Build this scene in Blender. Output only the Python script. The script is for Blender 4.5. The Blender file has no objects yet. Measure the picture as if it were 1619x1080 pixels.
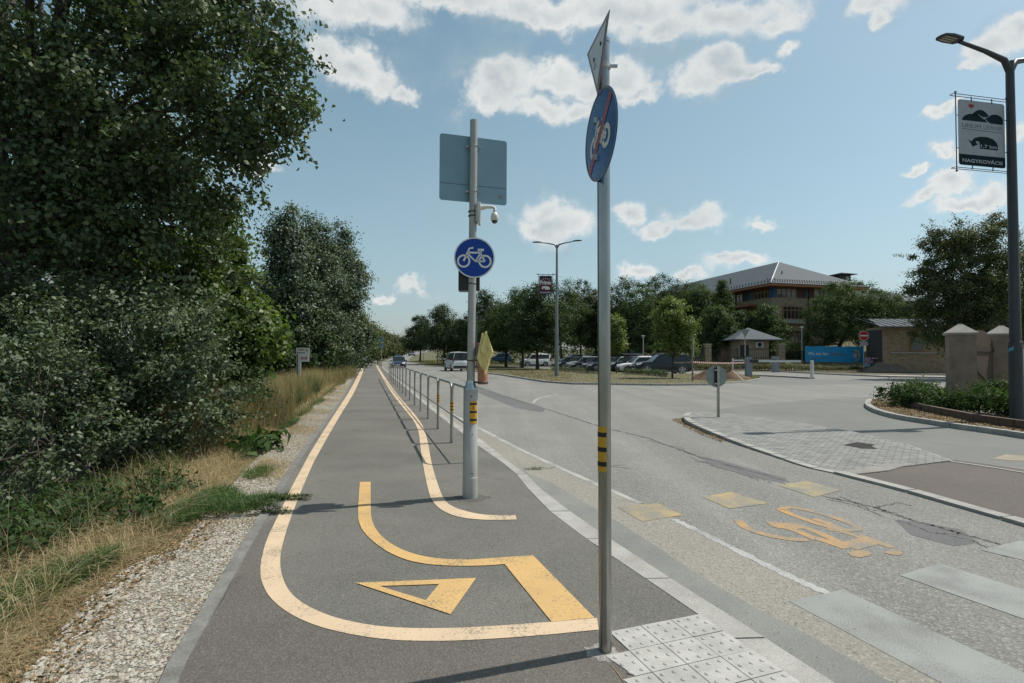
import bpy, bmesh, math, random
import numpy as np
from mathutils import Vector, Matrix
random.seed(7); RN = np.random.default_rng(11)
SC = bpy.context.scene
COL = SC.collection
R = math.radians

# ------------------------------------------------------------------ camera
CX, CY, F = 809.5, 540.0, 850.0
CAMH = 1.55
PITCH = math.atan(23 / F); ROLL = 0.005
fw = Vector((0, math.cos(PITCH), math.sin(PITCH)))
r0 = Vector((1, 0, 0)); u0 = Vector((0, -math.sin(PITCH), math.cos(PITCH)))
rt = r0 * math.cos(ROLL) + u0 * math.sin(ROLL)
up = -r0 * math.sin(ROLL) + u0 * math.cos(ROLL)
CAM = Vector((0, 0, CAMH))
cd = bpy.data.cameras.new('camera'); cam = bpy.data.objects.new('camera', cd); COL.objects.link(cam)
cd.sensor_width = 36; cd.lens = F / 1619 * 36; cd.clip_start = 0.05; cd.clip_end = 3000
m = Matrix((( rt.x, up.x, -fw.x, 0), (rt.y, up.y, -fw.y, 0), (rt.z, up.z, -fw.z, CAMH), (0, 0, 0, 1)))
cam.matrix_world = m
SC.camera = cam

# ------------------------------------------------------------------ sun, sky, exposure
SUNV = Vector((0.505, 0.168, 0.845)).normalized()
sl = bpy.data.lights.new('sun', 'SUN'); sl.energy = 5.0; sl.angle = R(0.55); sl.color = (1.0, 0.94, 0.85)
so = bpy.data.objects.new('sun', sl); COL.objects.link(so)
so.rotation_euler = (-SUNV).to_track_quat('-Z', 'Y').to_euler(); so.location = (20, 6, 40)
SC.view_settings.view_transform = 'Standard'; SC.view_settings.look = 'None'
SC.view_settings.exposure = -0.15; SC.view_settings.gamma = 1
SC.view_settings.use_curve_mapping = False
SC.cycles.max_bounces = 6; SC.cycles.transparent_max_bounces = 6
SC.cycles.diffuse_bounces = 3; SC.cycles.glossy_bounces = 3; SC.cycles.transmission_bounces = 3

def ray(x, y):
    return fw * F + rt * (x - CX) + up * (CY - y)
def G(x, y, z=0.0):                 # point of the level z seen at that place of the photograph
    d = ray(x, y)
    if d.z > -0.5: d.z = -0.5
    k = (z - CAMH) / d.z
    return Vector((d.x * k, d.y * k, z))
def P(x, y, Y):                     # point at ground distance Y
    d = ray(x, y); k = Y / d.y
    return Vector((d.x * k, Y, CAMH + d.z * k))

W = bpy.data.worlds.new("World"); SC.world = W; W.use_nodes = True
nt = W.node_tree; nt.nodes.clear()
def wn(t, **k):
    n = nt.nodes.new(t)
    for a, b in k.items(): setattr(n, a, b)
    return n
def wl(a, b): nt.links.new(a, b)
out = wn('ShaderNodeOutputWorld'); bg = wn('ShaderNodeBackground'); bg.inputs[1].default_value = 0.085
sky = wn('ShaderNodeTexSky', sky_type='NISHITA', sun_disc=False)
sky.sun_elevation = math.asin(SUNV.z); sky.sun_rotation = math.atan2(SUNV.x, SUNV.y)
sky.air_density = 1.0; sky.dust_density = 1.6; sky.ozone_density = 1.3; sky.altitude = 200
tc = wn('ShaderNodeTexCoord'); sep = wn('ShaderNodeSeparateXYZ'); wl(tc.outputs['Generated'], sep.inputs[0])
def mth(op, a, b=None, c=None):
    n = wn('ShaderNodeMath', operation=op)
    for i, v in enumerate((a, b, c)):
        if v is None: continue
        if isinstance(v, (int, float)): n.inputs[i].default_value = v
        else: wl(v, n.inputs[i])
    return n.outputs[0]
az = mth('ARCTAN2', sep.outputs[0], sep.outputs[1]); el = mth('ARCSINE', sep.outputs[2])
cmb = wn('ShaderNodeCombineXYZ'); wl(az, cmb.inputs[0]); wl(el, cmb.inputs[1])
# wobble the coordinates a little so that cloud edges billow
nz = wn('ShaderNodeTexNoise'); nz.inputs['Scale'].default_value = 9; nz.inputs['Detail'].default_value = 6; nz.inputs['Roughness'].default_value = .6
wl(tc.outputs['Generated'], nz.inputs['Vector'])
v1 = wn('ShaderNodeVectorMath', operation='SUBTRACT'); wl(nz.outputs['Color'], v1.inputs[0]); v1.inputs[1].default_value = (.5, .5, .5)
v2 = wn('ShaderNodeVectorMath', operation='SCALE'); wl(v1.outputs[0], v2.inputs[0]); v2.inputs['Scale'].default_value = 0.12
v3 = wn('ShaderNodeVectorMath', operation='ADD'); wl(cmb.outputs[0], v3.inputs[0]); wl(v2.outputs[0], v3.inputs[1])
# (px, py, rx, ry) cloud lobes
CL = [(560,12,110,36),(700,5,130,30),(860,10,120,34),(1000,8,160,42),(1060,40,120,46),(1150,20,130,50),(1230,30,50,40),
      (560,95,62,36),(605,118,40,36),(640,142,24,16),(515,72,34,22),
      (800,135,66,42),(870,120,64,36),(850,170,66,32),(760,160,40,30),(940,125,60,34),(985,120,50,34),(910,165,50,26),(1010,150,40,18),
      (1110,130,56,34),(1150,110,54,30),(1180,110,46,22),(1210,112,34,12),(1060,60,60,22),(1240,75,22,20),
      (870,325,48,28),(885,350,54,36),(850,355,44,24),(1000,335,28,22),(1040,362,36,14),(1100,348,44,18),(1060,360,30,14),(1195,346,34,12),
      (1390,18,62,26),(1400,40,30,18),(1570,70,60,30),(1610,40,46,34),(1530,100,20,10),
      (1465,180,38,16),(1490,170,30,14),(1480,232,34,18),(1520,235,30,22),(1500,280,44,24),(1460,305,36,14),(1560,300,50,26),(1520,315,60,12),(1435,262,26,10),(1600,220,40,26),
      (410,255,40,22),(385,262,40,22),(655,460,34,11),(600,470,26,9),(1170,412,52,13),(1150,405,30,10),(1010,425,32,13),(1280,425,24,8),(1090,432,36,10),(1230,425,30,8)]
prev = None
for (px, py, rx, ry) in CL:
    d = ray(px, py).normalized(); a0 = math.atan2(d.x, d.y); e0 = math.asin(d.z)
    d1 = ray(px + rx, py).normalized(); ra = abs(math.atan2(d1.x, d1.y) - a0)
    d2 = ray(px, py - ry).normalized(); re_ = abs(math.asin(d2.z) - e0)
    s = wn('ShaderNodeVectorMath', operation='SUBTRACT'); wl(v3.outputs[0], s.inputs[0]); s.inputs[1].default_value = (a0, e0, 0)
    q = wn('ShaderNodeVectorMath', operation='MULTIPLY'); wl(s.outputs[0], q.inputs[0]); q.inputs[1].default_value = (1 / ra, 1 / re_, 0)
    L = wn('ShaderNodeVectorMath', operation='LENGTH'); wl(q.outputs[0], L.inputs[0])
    prev = L.outputs['Value'] if prev is None else mth('SMOOTH_MIN', prev, L.outputs['Value'], 0.25)
fb = wn('ShaderNodeTexNoise'); fb.inputs['Scale'].default_value = 13; fb.inputs['Detail'].default_value = 9; fb.inputs['Roughness'].default_value = .62
wl(tc.outputs['Generated'], fb.inputs['Vector'])
dens = mth('SUBTRACT', 1.28, prev)
dens = mth('ADD', dens, mth('MULTIPLY', mth('SUBTRACT', fb.outputs['Fac'], .5), 2.1))
# a scatter of clouds over the rest of the dome, behind the camera
fb2 = wn('ShaderNodeTexNoise'); fb2.inputs['Scale'].default_value = 3.2; fb2.inputs['Detail'].default_value = 7
wl(tc.outputs['Generated'], fb2.inputs['Vector'])
back = mth('MULTIPLY', mth('SUBTRACT', fb2.outputs['Fac'], .56), 4.5)
back = mth('SUBTRACT', back, mth('MULTIPLY', mth('GREATER_THAN', sep.outputs[1], 0.25), 5))
dens = mth('MAXIMUM', dens, back)
mr = wn('ShaderNodeMapRange', interpolation_type='SMOOTHSTEP'); wl(dens, mr.inputs[0]); mr.inputs[1].default_value = 0.0; mr.inputs[2].default_value = .78
mr.inputs[3].default_value = 0; mr.inputs[4].default_value = 0.93
# thin wispy haze
wz = wn('ShaderNodeTexNoise'); wz.inputs['Scale'].default_value = 2.4; wz.inputs['Detail'].default_value = 5; wz.inputs['Roughness'].default_value = .55
mp = wn('ShaderNodeMapping'); mp.inputs['Scale'].default_value = (1, 1, 2.6); wl(tc.outputs['Generated'], mp.inputs[0]); wl(mp.outputs[0], wz.inputs['Vector'])
wisp = wn('ShaderNodeMapRange'); wl(wz.outputs['Fac'], wisp.inputs[0]); wisp.inputs[1].default_value = .42; wisp.inputs[2].default_value = .8; wisp.inputs[3].default_value = 0.04; wisp.inputs[4].default_value = .34
lowh = wn('ShaderNodeMapRange'); wl(el, lowh.inputs[0]); lowh.inputs[1].default_value = 0; lowh.inputs[2].default_value = .45; lowh.inputs[3].default_value = .42; lowh.inputs[4].default_value = 0
nearc = wn('ShaderNodeMapRange', interpolation_type='SMOOTHSTEP'); wl(dens, nearc.inputs[0]); nearc.inputs[1].default_value = -1.3; nearc.inputs[2].default_value = .2; nearc.inputs[3].default_value = 0; nearc.inputs[4].default_value = .55
thin = wn('ShaderNodeMapRange'); wl(nz.outputs['Fac'], thin.inputs[0]); thin.inputs[1].default_value = .42; thin.inputs[2].default_value = .68
thinf = mth('MULTIPLY', nearc.outputs[0], thin.outputs[0])
fac = mth('MAXIMUM', mth('MAXIMUM', mr.outputs[0], thinf), mth('ADD', wisp.outputs[0], lowh.outputs[0]))
# bright tops, greyer cores and bases
sh = wn('ShaderNodeMapRange'); wl(mth('ADD', dens, mth('MULTIPLY', mth('SUBTRACT', nz.outputs['Fac'], .5), 1.6)), sh.inputs[0])
sh.inputs[1].default_value = .45; sh.inputs[2].default_value = 1.5; sh.inputs[3].default_value = 0; sh.inputs[4].default_value = 1
cc = wn('ShaderNodeMix', data_type='RGBA'); wl(sh.outputs[0], cc.inputs[0])
cc.inputs[6].default_value = (11.6, 11.5, 11.1, 1); cc.inputs[7].default_value = (7.0, 7.7, 8.0, 1)
hz_ = wn('ShaderNodeMix', data_type='RGBA'); wl(mr.outputs[0], hz_.inputs[0]); hz_.inputs[6].default_value = (5.0, 6.4, 6.9, 1); wl(cc.outputs[2], hz_.inputs[7])
hs = wn('ShaderNodeHueSaturation'); hs.inputs['Hue'].default_value = .467; hs.inputs['Saturation'].default_value = .92; hs.inputs['Value'].default_value = 1.62; wl(sky.outputs[0], hs.inputs['Color'])
mx = wn('ShaderNodeMix', data_type='RGBA'); wl(fac, mx.inputs[0]); wl(hs.outputs[0], mx.inputs[6]); wl(hz_.outputs[2], mx.inputs[7])
wl(mx.outputs[2], bg.inputs[0]); wl(bg.outputs[0], out.inputs[0])

# ------------------------------------------------------------------ materials
MAT = {}
def node_mat(name):
    if name in MAT: return MAT[name], None, None
    mt = bpy.data.materials.new(name); mt.use_nodes = True; t = mt.node_tree; b = t.nodes['Principled BSDF']
    MAT[name] = mt
    return mt, t, b
def mk(name, col, rough=.7, metal=0.0, col2=None, scale=4.0, detail=6, lo=.35, hi=.65, bump=0.0, bscale=60.0, spec=.5, coat=0.0, trans=0.0, fine=0.0, fscale=120, stretch=None):
    mt, t, b = node_mat(name)
    if t is None: return mt
    N = t.nodes; L = t.links
    b.inputs['Roughness'].default_value = rough; b.inputs['Metallic'].default_value = metal
    b.inputs['Specular IOR Level'].default_value = spec; b.inputs['Coat Weight'].default_value = coat
    c = N.new('ShaderNodeTexCoord').outputs['Object']
    if stretch:
        mpn = N.new('ShaderNodeMapping'); mpn.inputs['Scale'].default_value = stretch; L.new(c, mpn.inputs[0]); c = mpn.outputs[0]
    if col2 is None: col2 = tuple(x * .82 for x in col)
    n1 = N.new('ShaderNodeTexNoise'); n1.inputs['Scale'].default_value = scale; n1.inputs['Detail'].default_value = detail; n1.inputs['Roughness'].default_value = .6
    L.new(c, n1.inputs['Vector'])
    mr_ = N.new('ShaderNodeMapRange'); mr_.inputs[1].default_value = lo; mr_.inputs[2].default_value = hi; L.new(n1.outputs['Fac'], mr_.inputs[0])
    mx_ = N.new('ShaderNodeMix'); mx_.data_type = 'RGBA'; L.new(mr_.outputs[0], mx_.inputs[0])
    mx_.inputs[6].default_value = (*col, 1); mx_.inputs[7].default_value = (*col2, 1)
    o = mx_.outputs[2]
    if fine > 0:
        n2 = N.new('ShaderNodeTexNoise'); n2.inputs['Scale'].default_value = fscale; n2.inputs['Detail'].default_value = 2; L.new(c, n2.inputs['Vector'])
        m2 = N.new('ShaderNodeMapRange'); m2.inputs[1].default_value = .3; m2.inputs[2].default_value = .7; m2.inputs[3].default_value = 1 - fine; m2.inputs[4].default_value = 1 + fine
        L.new(n2.outputs['Fac'], m2.inputs[0])
        vm = N.new('ShaderNodeVectorMath'); vm.operation = 'SCALE'; L.new(o, vm.inputs[0]); L.new(m2.outputs[0], vm.inputs['Scale']); o = vm.outputs[0]
    L.new(o, b.inputs['Base Color'])
    if bump > 0:
        n3 = N.new('ShaderNodeTexNoise'); n3.inputs['Scale'].default_value = bscale; n3.inputs['Detail'].default_value = 4; L.new(c, n3.inputs['Vector'])
        bp = N.new('ShaderNodeBump'); bp.inputs['Strength'].default_value = bump; bp.inputs['Distance'].default_value = .02; L.new(n3.outputs['Fac'], bp.inputs['Height']); L.new(bp.outputs[0], b.inputs['Normal'])
    return mt
def asphalt(name, base, patch, stone, agg=90, aggamt=.5, dirt=None, lines=0.0):
    mt, t, b = node_mat(name)
    if t is None: return mt
    N = t.nodes; L = t.links
    def nd(tp, **k):
        n = N.new(tp)
        for a, v in k.items(): setattr(n, a, v)
        return n
    c = nd('ShaderNodeTexCoord').outputs['Object']
    def noise(s, d=5, r=.6, vec=None):
        n = nd('ShaderNodeTexNoise'); n.inputs['Scale'].default_value = s; n.inputs['Detail'].default_value = d; n.inputs['Roughness'].default_value = r
        L.new(vec or c, n.inputs['Vector']); return n.outputs['Fac']
    def mr_(v, a, z, c_=0, d_=1):
        n = nd('ShaderNodeMapRange'); L.new(v, n.inputs[0])
        for i, q in enumerate((a, z, c_, d_)): n.inputs[i + 1].default_value = q
        return n.outputs[0]
    def mix(f, a, z):
        n = nd('ShaderNodeMix', data_type='RGBA'); L.new(f, n.inputs[0])
        for i, q in ((6, a), (7, z)):
            if isinstance(q, tuple): n.inputs[i].default_value = (*q, 1)
            else: L.new(q, n.inputs[i])
        return n.outputs[2]
    col = mix(mr_(noise(.55, 6), .36, .64), base, patch)
    if dirt: col = mix(mr_(noise(2.3, 7, .7), .56, .72, 0, .7), col, dirt)
    # traffic-worn streaks along the road heading
    if lines:
        mpn = nd('ShaderNodeMapping'); mpn.inputs['Rotation'].default_value = (0, 0, R(-15.3)); mpn.inputs['Scale'].default_value = (1.1, .06, 1); L.new(c, mpn.inputs[0])
        col = mix(mr_(noise(1.0, 5, .6, mpn.outputs[0]), .4, .62, 0, lines), col, tuple(x * .72 for x in base))
    vo = nd('ShaderNodeTexVoronoi'); vo.inputs['Scale'].default_value = agg; L.new(c, vo.inputs['Vector'])
    sc_ = nd('ShaderNodeSeparateColor'); L.new(vo.outputs['Color'], sc_.inputs[0])
    col = mix(mr_(sc_.outputs[0], .62, .95, 0, aggamt), col, stone)
    col = mix(mr_(sc_.outputs[1], .7, 1.0, 0, aggamt), col, tuple(x * .35 for x in base))
    col = mix(mr_(noise(agg * .45, 2), .55, .75, 0, aggamt * .6), col, tuple(x * .5 for x in base))
    L.new(col, b.inputs['Base Color']); b.inputs['Roughness'].default_value = .86; b.inputs['Specular IOR Level'].default_value = .35
    bp = nd('ShaderNodeBump'); bp.inputs['Strength'].default_value = .35; bp.inputs['Distance'].default_value = .006
    L.new(vo.outputs['Distance'], bp.inputs['Height']); L.new(bp.outputs[0], b.inputs['Normal'])
    return mt
def paint(name, col, under, wear=.3, scale=26):
    mt, t, b = node_mat(name)
    if t is None: return mt
    N = t.nodes; L = t.links
    c = N.new('ShaderNodeTexCoord').outputs['Object']
    n1 = N.new('ShaderNodeTexNoise'); n1.inputs['Scale'].default_value = scale; n1.inputs['Detail'].default_value = 8; n1.inputs['Roughness'].default_value = .75; L.new(c, n1.inputs['Vector'])
    n0 = N.new('ShaderNodeTexNoise'); n0.inputs['Scale'].default_value = 3; n0.inputs['Detail'].default_value = 4; L.new(c, n0.inputs['Vector'])
    ad = N.new('ShaderNodeMath'); ad.operation = 'MULTIPLY_ADD'; L.new(n0.outputs['Fac'], ad.inputs[0]); ad.inputs[1].default_value = .45; L.new(n1.outputs['Fac'], ad.inputs[2])
    m1 = N.new('ShaderNodeMapRange'); th = 1.17 - wear; m1.inputs[1].default_value = th - .12; m1.inputs[2].default_value = th + .04; L.new(ad.outputs[0], m1.inputs[0])
    n2 = N.new('ShaderNodeTexNoise'); n2.inputs['Scale'].default_value = 2.2; n2.inputs['Detail'].default_value = 8; L.new(c, n2.inputs['Vector'])
    m2 = N.new('ShaderNodeMapRange'); m2.inputs[1].default_value = .35; m2.inputs[2].default_value = .7; m2.inputs[3].default_value = 0; m2.inputs[4].default_value = .35; L.new(n2.outputs['Fac'], m2.inputs[0])
    a = N.new('ShaderNodeMix'); a.data_type = 'RGBA'; L.new(m2.outputs[0], a.inputs[0]); a.inputs[6].default_value = (*col, 1); a.inputs[7].default_value = (*[x * .7 for x in col], 1)
    z = N.new('ShaderNodeMix'); z.data_type = 'RGBA'; L.new(m1.outputs[0], z.inputs[0]); L.new(a.outputs[2], z.inputs[6]); z.inputs[7].default_value = (*under, 1)
    L.new(z.outputs[2], b.inputs['Base Color']); b.inputs['Roughness'].default_value = .75; b.inputs['Specular IOR Level'].default_value = .3
    bp = N.new('ShaderNodeBump'); bp.inputs['Strength'].default_value = .25; bp.inputs['Distance'].default_value = .004; L.new(n1.outputs['Fac'], bp.inputs['Height']); L.new(bp.outputs[0], b.inputs['Normal'])
    return mt
def leafmat(name, c1, c2, c3=None, rough=.45, tr=.35, spec=.4):
    mt, t, b = node_mat(name)
    if t is None: return mt
    N = t.nodes; L = t.links
    g = N.new('ShaderNodeNewGeometry')
    cr = N.new('ShaderNodeValToRGB'); cr.color_ramp.elements[0].color = (*c1, 1); cr.color_ramp.elements[1].color = (*c2, 1)
    if c3 is not None:
        e = cr.color_ramp.elements.new(.93); e.color = (*c2, 1); cr.color_ramp.elements[-1].color = (*c3, 1)
    L.new(g.outputs['Random Per Island'], cr.inputs[0])
    n1 = N.new('ShaderNodeTexNoise'); n1.inputs['Scale'].default_value = .9; n1.inputs['Detail'].default_value = 3
    L.new(N.new('ShaderNodeTexCoord').outputs['Object'], n1.inputs['Vector'])
    m1 = N.new('ShaderNodeMapRange'); m1.inputs[1].default_value = .3; m1.inputs[2].default_value = .7; m1.inputs[3].default_value = .7; m1.inputs[4].default_value = 1.3; L.new(n1.outputs['Fac'], m1.inputs[0])
    vm = N.new('ShaderNodeVectorMath'); vm.operation = 'SCALE'; L.new(cr.outputs[0], vm.inputs[0]); L.new(m1.outputs[0], vm.inputs['Scale'])
    L.new(vm.outputs[0], b.inputs['Base Color']); b.inputs['Roughness'].default_value = rough; b.inputs['Specular IOR Level'].default_value = spec
    tl = N.new('ShaderNodeBsdfTranslucent')
    v2_ = N.new('ShaderNodeVectorMath'); v2_.operation = 'MULTIPLY'; L.new(vm.outputs[0], v2_.inputs[0]); v2_.inputs[1].default_value = (1.25, 1.35, .6); L.new(v2_.outputs[0], tl.inputs['Color'])
    ms = N.new('ShaderNodeMixShader'); ms.inputs[0].default_value = tr; L.new(b.outputs[0], ms.inputs[1]); L.new(tl.outputs[0], ms.inputs[2])
    L.new(ms.outputs[0], t.nodes['Material Output'].inputs[0])
    return mt
def bricks(name, c1, c2, mortar, scale=1.0, bw=.45, bh=.18):
    mt, t, b = node_mat(name)
    if t is None: return mt
    N = t.nodes; L = t.links
    g = N.new('ShaderNodeTexCoord'); s = N.new('ShaderNodeSeparateXYZ'); L.new(g.outputs['Object'], s.inputs[0])
    ad = N.new('ShaderNodeMath'); ad.operation = 'ADD'; L.new(s.outputs[0], ad.inputs[0]); L.new(s.outputs[1], ad.inputs[1])
    cb = N.new('ShaderNodeCombineXYZ'); L.new(ad.outputs[0], cb.inputs[0]); L.new(s.outputs[2], cb.inputs[1])
    br = N.new('ShaderNodeTexBrick'); L.new(cb.outputs[0], br.inputs['Vector']); br.inputs['Scale'].default_value = scale
    br.inputs['Brick Width'].default_value = bw; br.inputs['Row Height'].default_value = bh; br.inputs['Mortar Size'].default_value = .012
    br.inputs['Color1'].default_value = (*c1, 1); br.inputs['Color2'].default_value = (*c2, 1); br.inputs['Mortar'].default_value = (*mortar, 1)
    n1 = N.new('ShaderNodeTexNoise'); n1.inputs['Scale'].default_value = 5; L.new(g.outputs['Object'], n1.inputs['Vector'])
    m1 = N.new('ShaderNodeMapRange'); m1.inputs[3].default_value = .5; m1.inputs[4].default_value = 1.5; L.new(n1.outputs['Fac'], m1.inputs[0])
    vm = N.new('ShaderNodeVectorMath'); vm.operation = 'SCALE'; L.new(br.outputs['Color'], vm.inputs[0]); L.new(m1.outputs[0], vm.inputs['Scale'])
    L.new(vm.outputs[0], b.inputs['Base Color']); b.inputs['Roughness'].default_value = .9
    return mt

ROADC = (.19, .19, .172)
m_path = asphalt('path asphalt', (.108, .109, .096), (.158, .155, .138), (.25, .235, .20), agg=130, aggamt=.45, dirt=(.10, .085, .072))
m_road = asphalt('road asphalt', ROADC, (.238, .236, .214), (.36, .35, .33), agg=80, aggamt=.55, dirt=(.20, .19, .165), lines=.55)
m_dark = asphalt('side road asphalt', (.155, .158, .146), (.185, .186, .172), (.26, .26, .25), agg=90, aggamt=.35, lines=.2)
m_brown = asphalt('old brown asphalt', (.10, .086, .076), (.125, .108, .095), (.17, .15, .13), agg=90, aggamt=.4)
m_gutter = mk('gutter concrete', (.165, .170, .157), .85, col2=(.215, .218, .20), scale=1.4, bump=.2, bscale=120, fine=.22, fscale=160)
m_shoulder = asphalt('dusty shoulder asphalt', (.235, .225, .19), (.27, .258, .22), (.38, .36, .32), agg=80, aggamt=.5, dirt=(.20, .19, .15))
m_kerb = mk('kerb concrete', (.37, .365, .335), .85, col2=(.27, .265, .245), scale=3, bump=.25, bscale=90, fine=.16, fscale=140)
m_edge = mk('edging concrete', (.20, .20, .185), .9, col2=(.13, .125, .115), scale=6, bump=.2, fine=.2)
m_cream = paint('cream line paint', (.60, .465, .315), (.15, .14, .12), wear=.30, scale=60)
m_orange = paint('orange line paint', (.57, .375, .155), (.16, .14, .11), wear=.30, scale=60)
m_wornyel = paint('worn yellow paint', (.46, .34, .14), (.20, .20, .18), wear=.44, scale=95)
m_wornor = paint('worn orange paint', (.50, .29, .10), (.20, .20, .18), wear=.42, scale=95)
m_white = paint('worn white road paint', (.42, .43, .41), (.20, .20, .19), wear=.38, scale=70)
m_zebra = paint('crosswalk paint', (.285, .30, .285), (.16, .16, .15), wear=.36, scale=110)
m_tile = mk('tactile paver', (.43, .425, .395), .8, col2=(.31, .31, .285), scale=7, bump=.2, bscale=150, fine=.12, fscale=180)
m_tar = mk('crack tar', (.05, .05, .05), .8, col2=(.09, .088, .084), scale=10)
m_patch = asphalt('repair patch', (.11, .112, .112), (.14, .14, .137), (.2, .2, .2), agg=100, aggamt=.35)
m_hole = mk('hole soil', (.02, .018, .015), .95)
m_metal = mk('galvanised steel', (.40, .40, .385), .27, .95, col2=(.24, .24, .235), scale=5, stretch=(1, 1, .25))
m_rail = mk('railing steel', (.46, .46, .44), .38, .7, col2=(.3, .3, .3), scale=12)
m_sleeve = mk('grey painted sleeve', (.42, .42, .40), .5, .15, col2=(.34, .34, .325), scale=3, fine=.04, fscale=40)
m_postp = mk('grey painted post', (.38, .38, .36), .45, .25, col2=(.31, .31, .295), scale=3)
m_yel = mk('warning yellow', (.62, .33, .02), .5, col2=(.5, .26, .015)); m_blk = mk('warning black', (.012, .012, .012), .5)
m_black = mk('black plastic', (.015, .016, .018), .45); m_dkmet = mk('dark lamp metal', (.05, .055, .06), .45, .4)
m_signback = mk('sign back aluminium', (.21, .33, .385), .45, .25, col2=(.17, .28, .34), scale=2)
m_signgrey = mk('sign back grey', (.26, .29, .28), .5, .4, col2=(.2, .225, .22), scale=5)
m_blue = mk('sign blue film', (.002, .045, .30), .35, col2=(.002, .04, .27), spec=.3)
m_blue2 = mk('sign blue film faded', (.012, .10, .30), .2, col2=(.01, .085, .26), coat=.15, spec=.4)
m_wht = mk('sign white film', (.72, .72, .70), .4, col2=(.64, .64, .62)); m_red = mk('sign red film', (.42, .02, .02), .4)
m_slash = mk('faded red slash', (.36, .035, .06), .35, col2=(.30, .035, .06), coat=.2)
m_mauve = mk('faded sign border', (.26, .2, .22), .4, col2=(.22, .18, .2))
m_facegrey = mk('faded sign face', (.52, .53, .53), .35, col2=(.44, .45, .46), coat=.4)
m_cctv = mk('camera white plastic', (.66, .65, .60), .45); m_glassd = mk('dark glass', (.012, .014, .016), .06, spec=.8, coat=.6)
m_terra = mk('flag holder tube plastic', (.36, .13, .06), .55, col2=(.40, .20, .13), scale=3, stretch=(1, 1, .2))
m_flag = mk('yellow flag cloth', (.70, .58, .24), .8, col2=(.62, .50, .19), scale=8, bump=.3, bscale=20)
m_stick = mk('flag stick', (.45, .32, .14), .6); m_strap = mk('steel strap', (.12, .1, .09), .5, .6)
m_bark = mk('bark', (.07, .058, .045), .9, col2=(.035, .03, .025), scale=9, bump=.8, bscale=14, stretch=(1, 1, .2))
m_barkg = mk('pale bark', (.16, .15, .13), .9, col2=(.07, .065, .06), scale=6, bump=.6, bscale=14, stretch=(1, 1, .3))
m_wood = mk('old gate wood', (.10, .065, .035), .85, col2=(.055, .038, .024), scale=7, stretch=(6, 6, .3), bump=.4)
m_stonep = mk('pillar render', (.27, .20, .15), .9, col2=(.18, .135, .105), scale=2.2, bump=.25, bscale=40, fine=.1)
m_cap = mk('pillar cap stone', (.33, .31, .28), .9, col2=(.25, .23, .21), scale=4, bump=.2)
m_rust = mk('brick edging', (.13, .085, .06), .9, col2=(.08, .055, .04), scale=8, bump=.3)
m_stone = bricks('fieldstone wall', (.36, .27, .17), (.24, .18, .12), (.20, .17, .13))
m_brick = bricks('kiosk brick', (.34, .17, .10), (.25, .13, .08), (.25, .2, .16), bw=.25, bh=.08)
m_render = mk('kiosk render', (.42, .33, .25), .9, col2=(.35, .28, .21), scale=2)
m_roof = mk('zinc roof', (.07, .088, .10), .75, .0, col2=(.058, .074, .085), scale=1.2, spec=.3)
m_fascia = mk('orange timber', (.38, .13, .05), .6, col2=(.28, .1, .04), scale=3)
m_frame = mk('timber window frame', (.36, .18, .07), .6)
m_dkwall = mk('dark cladding', (.05, .045, .045), .7); m_maroon = mk('maroon panel', (.10, .03, .028), .7); m_bluep = mk('blue panel', (.02, .10, .20), .6); m_teal = mk('teal panel', (.03, .10, .11), .6)
m_concl = mk('pale concrete', (.42, .41, .38), .85, col2=(.34, .33, .3))
m_iron = mk('dark iron fence', (.02, .022, .024), .6, .3)
m_dirt = mk('dug soil', (.17, .10, .06), .95, col2=(.10, .065, .04), scale=9, bump=.8, bscale=16, fine=.3, fscale=40)
m_rubble = mk('rubble pile', (.20, .17, .14), .95, col2=(.12, .10, .085), scale=8, bump=.9, bscale=14, fine=.3, fscale=30)
m_tapew = mk('tape white', (.62, .60, .58), .6); m_taper = mk('tape red', (.42, .05, .03), .6)
m_banblue = mk('banner blue', (.006, .25, .52), .6, col2=(.005, .21, .45), scale=1.5)
m_banw = mk('banner white', (.33, .34, .36), .6, col2=(.28, .29, .31))
m_bandk = mk('banner dark green', (.006, .022, .026), .85, spec=.15); m_banr = mk('banner wine', (.10, .008, .028), .6)
m_bantop = mk('banner dark violet', (.035, .015, .04), .6)
m_gold = mk('faded gold print', (.20, .22, .10), .6); m_goldl = mk('pale gold print', (.42, .37, .16), .6)
m_tyre = mk('tyre rubber', (.012, .012, .012), .8); m_rim = mk('alloy rim', (.5, .5, .5), .35, .8)
m_lens = mk('headlight lens', (.6, .62, .64), .15, coat=.8); m_tail = mk('tail light', (.30, .012, .01), .2, coat=.8)
m_glass = mk('car glass', (.014, .020, .024), .08, spec=.55, coat=.0); m_wglass = mk('window glass', (.03, .035, .035), .08, spec=.8)
m_cabinet = mk('grey cabinet', (.24, .26, .28), .6, col2=(.2, .215, .235)); m_wpost = mk('white painted post', (.62, .62, .6), .6)
m_pebble = mk('limestone pebble', (.46, .435, .375), .9, col2=(.28, .25, .20), scale=14, bump=.2)
def carpaint(n, c): return mk(n, c, .3, .0, col2=tuple(x * .93 for x in c), coat=.35, spec=.35)

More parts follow.
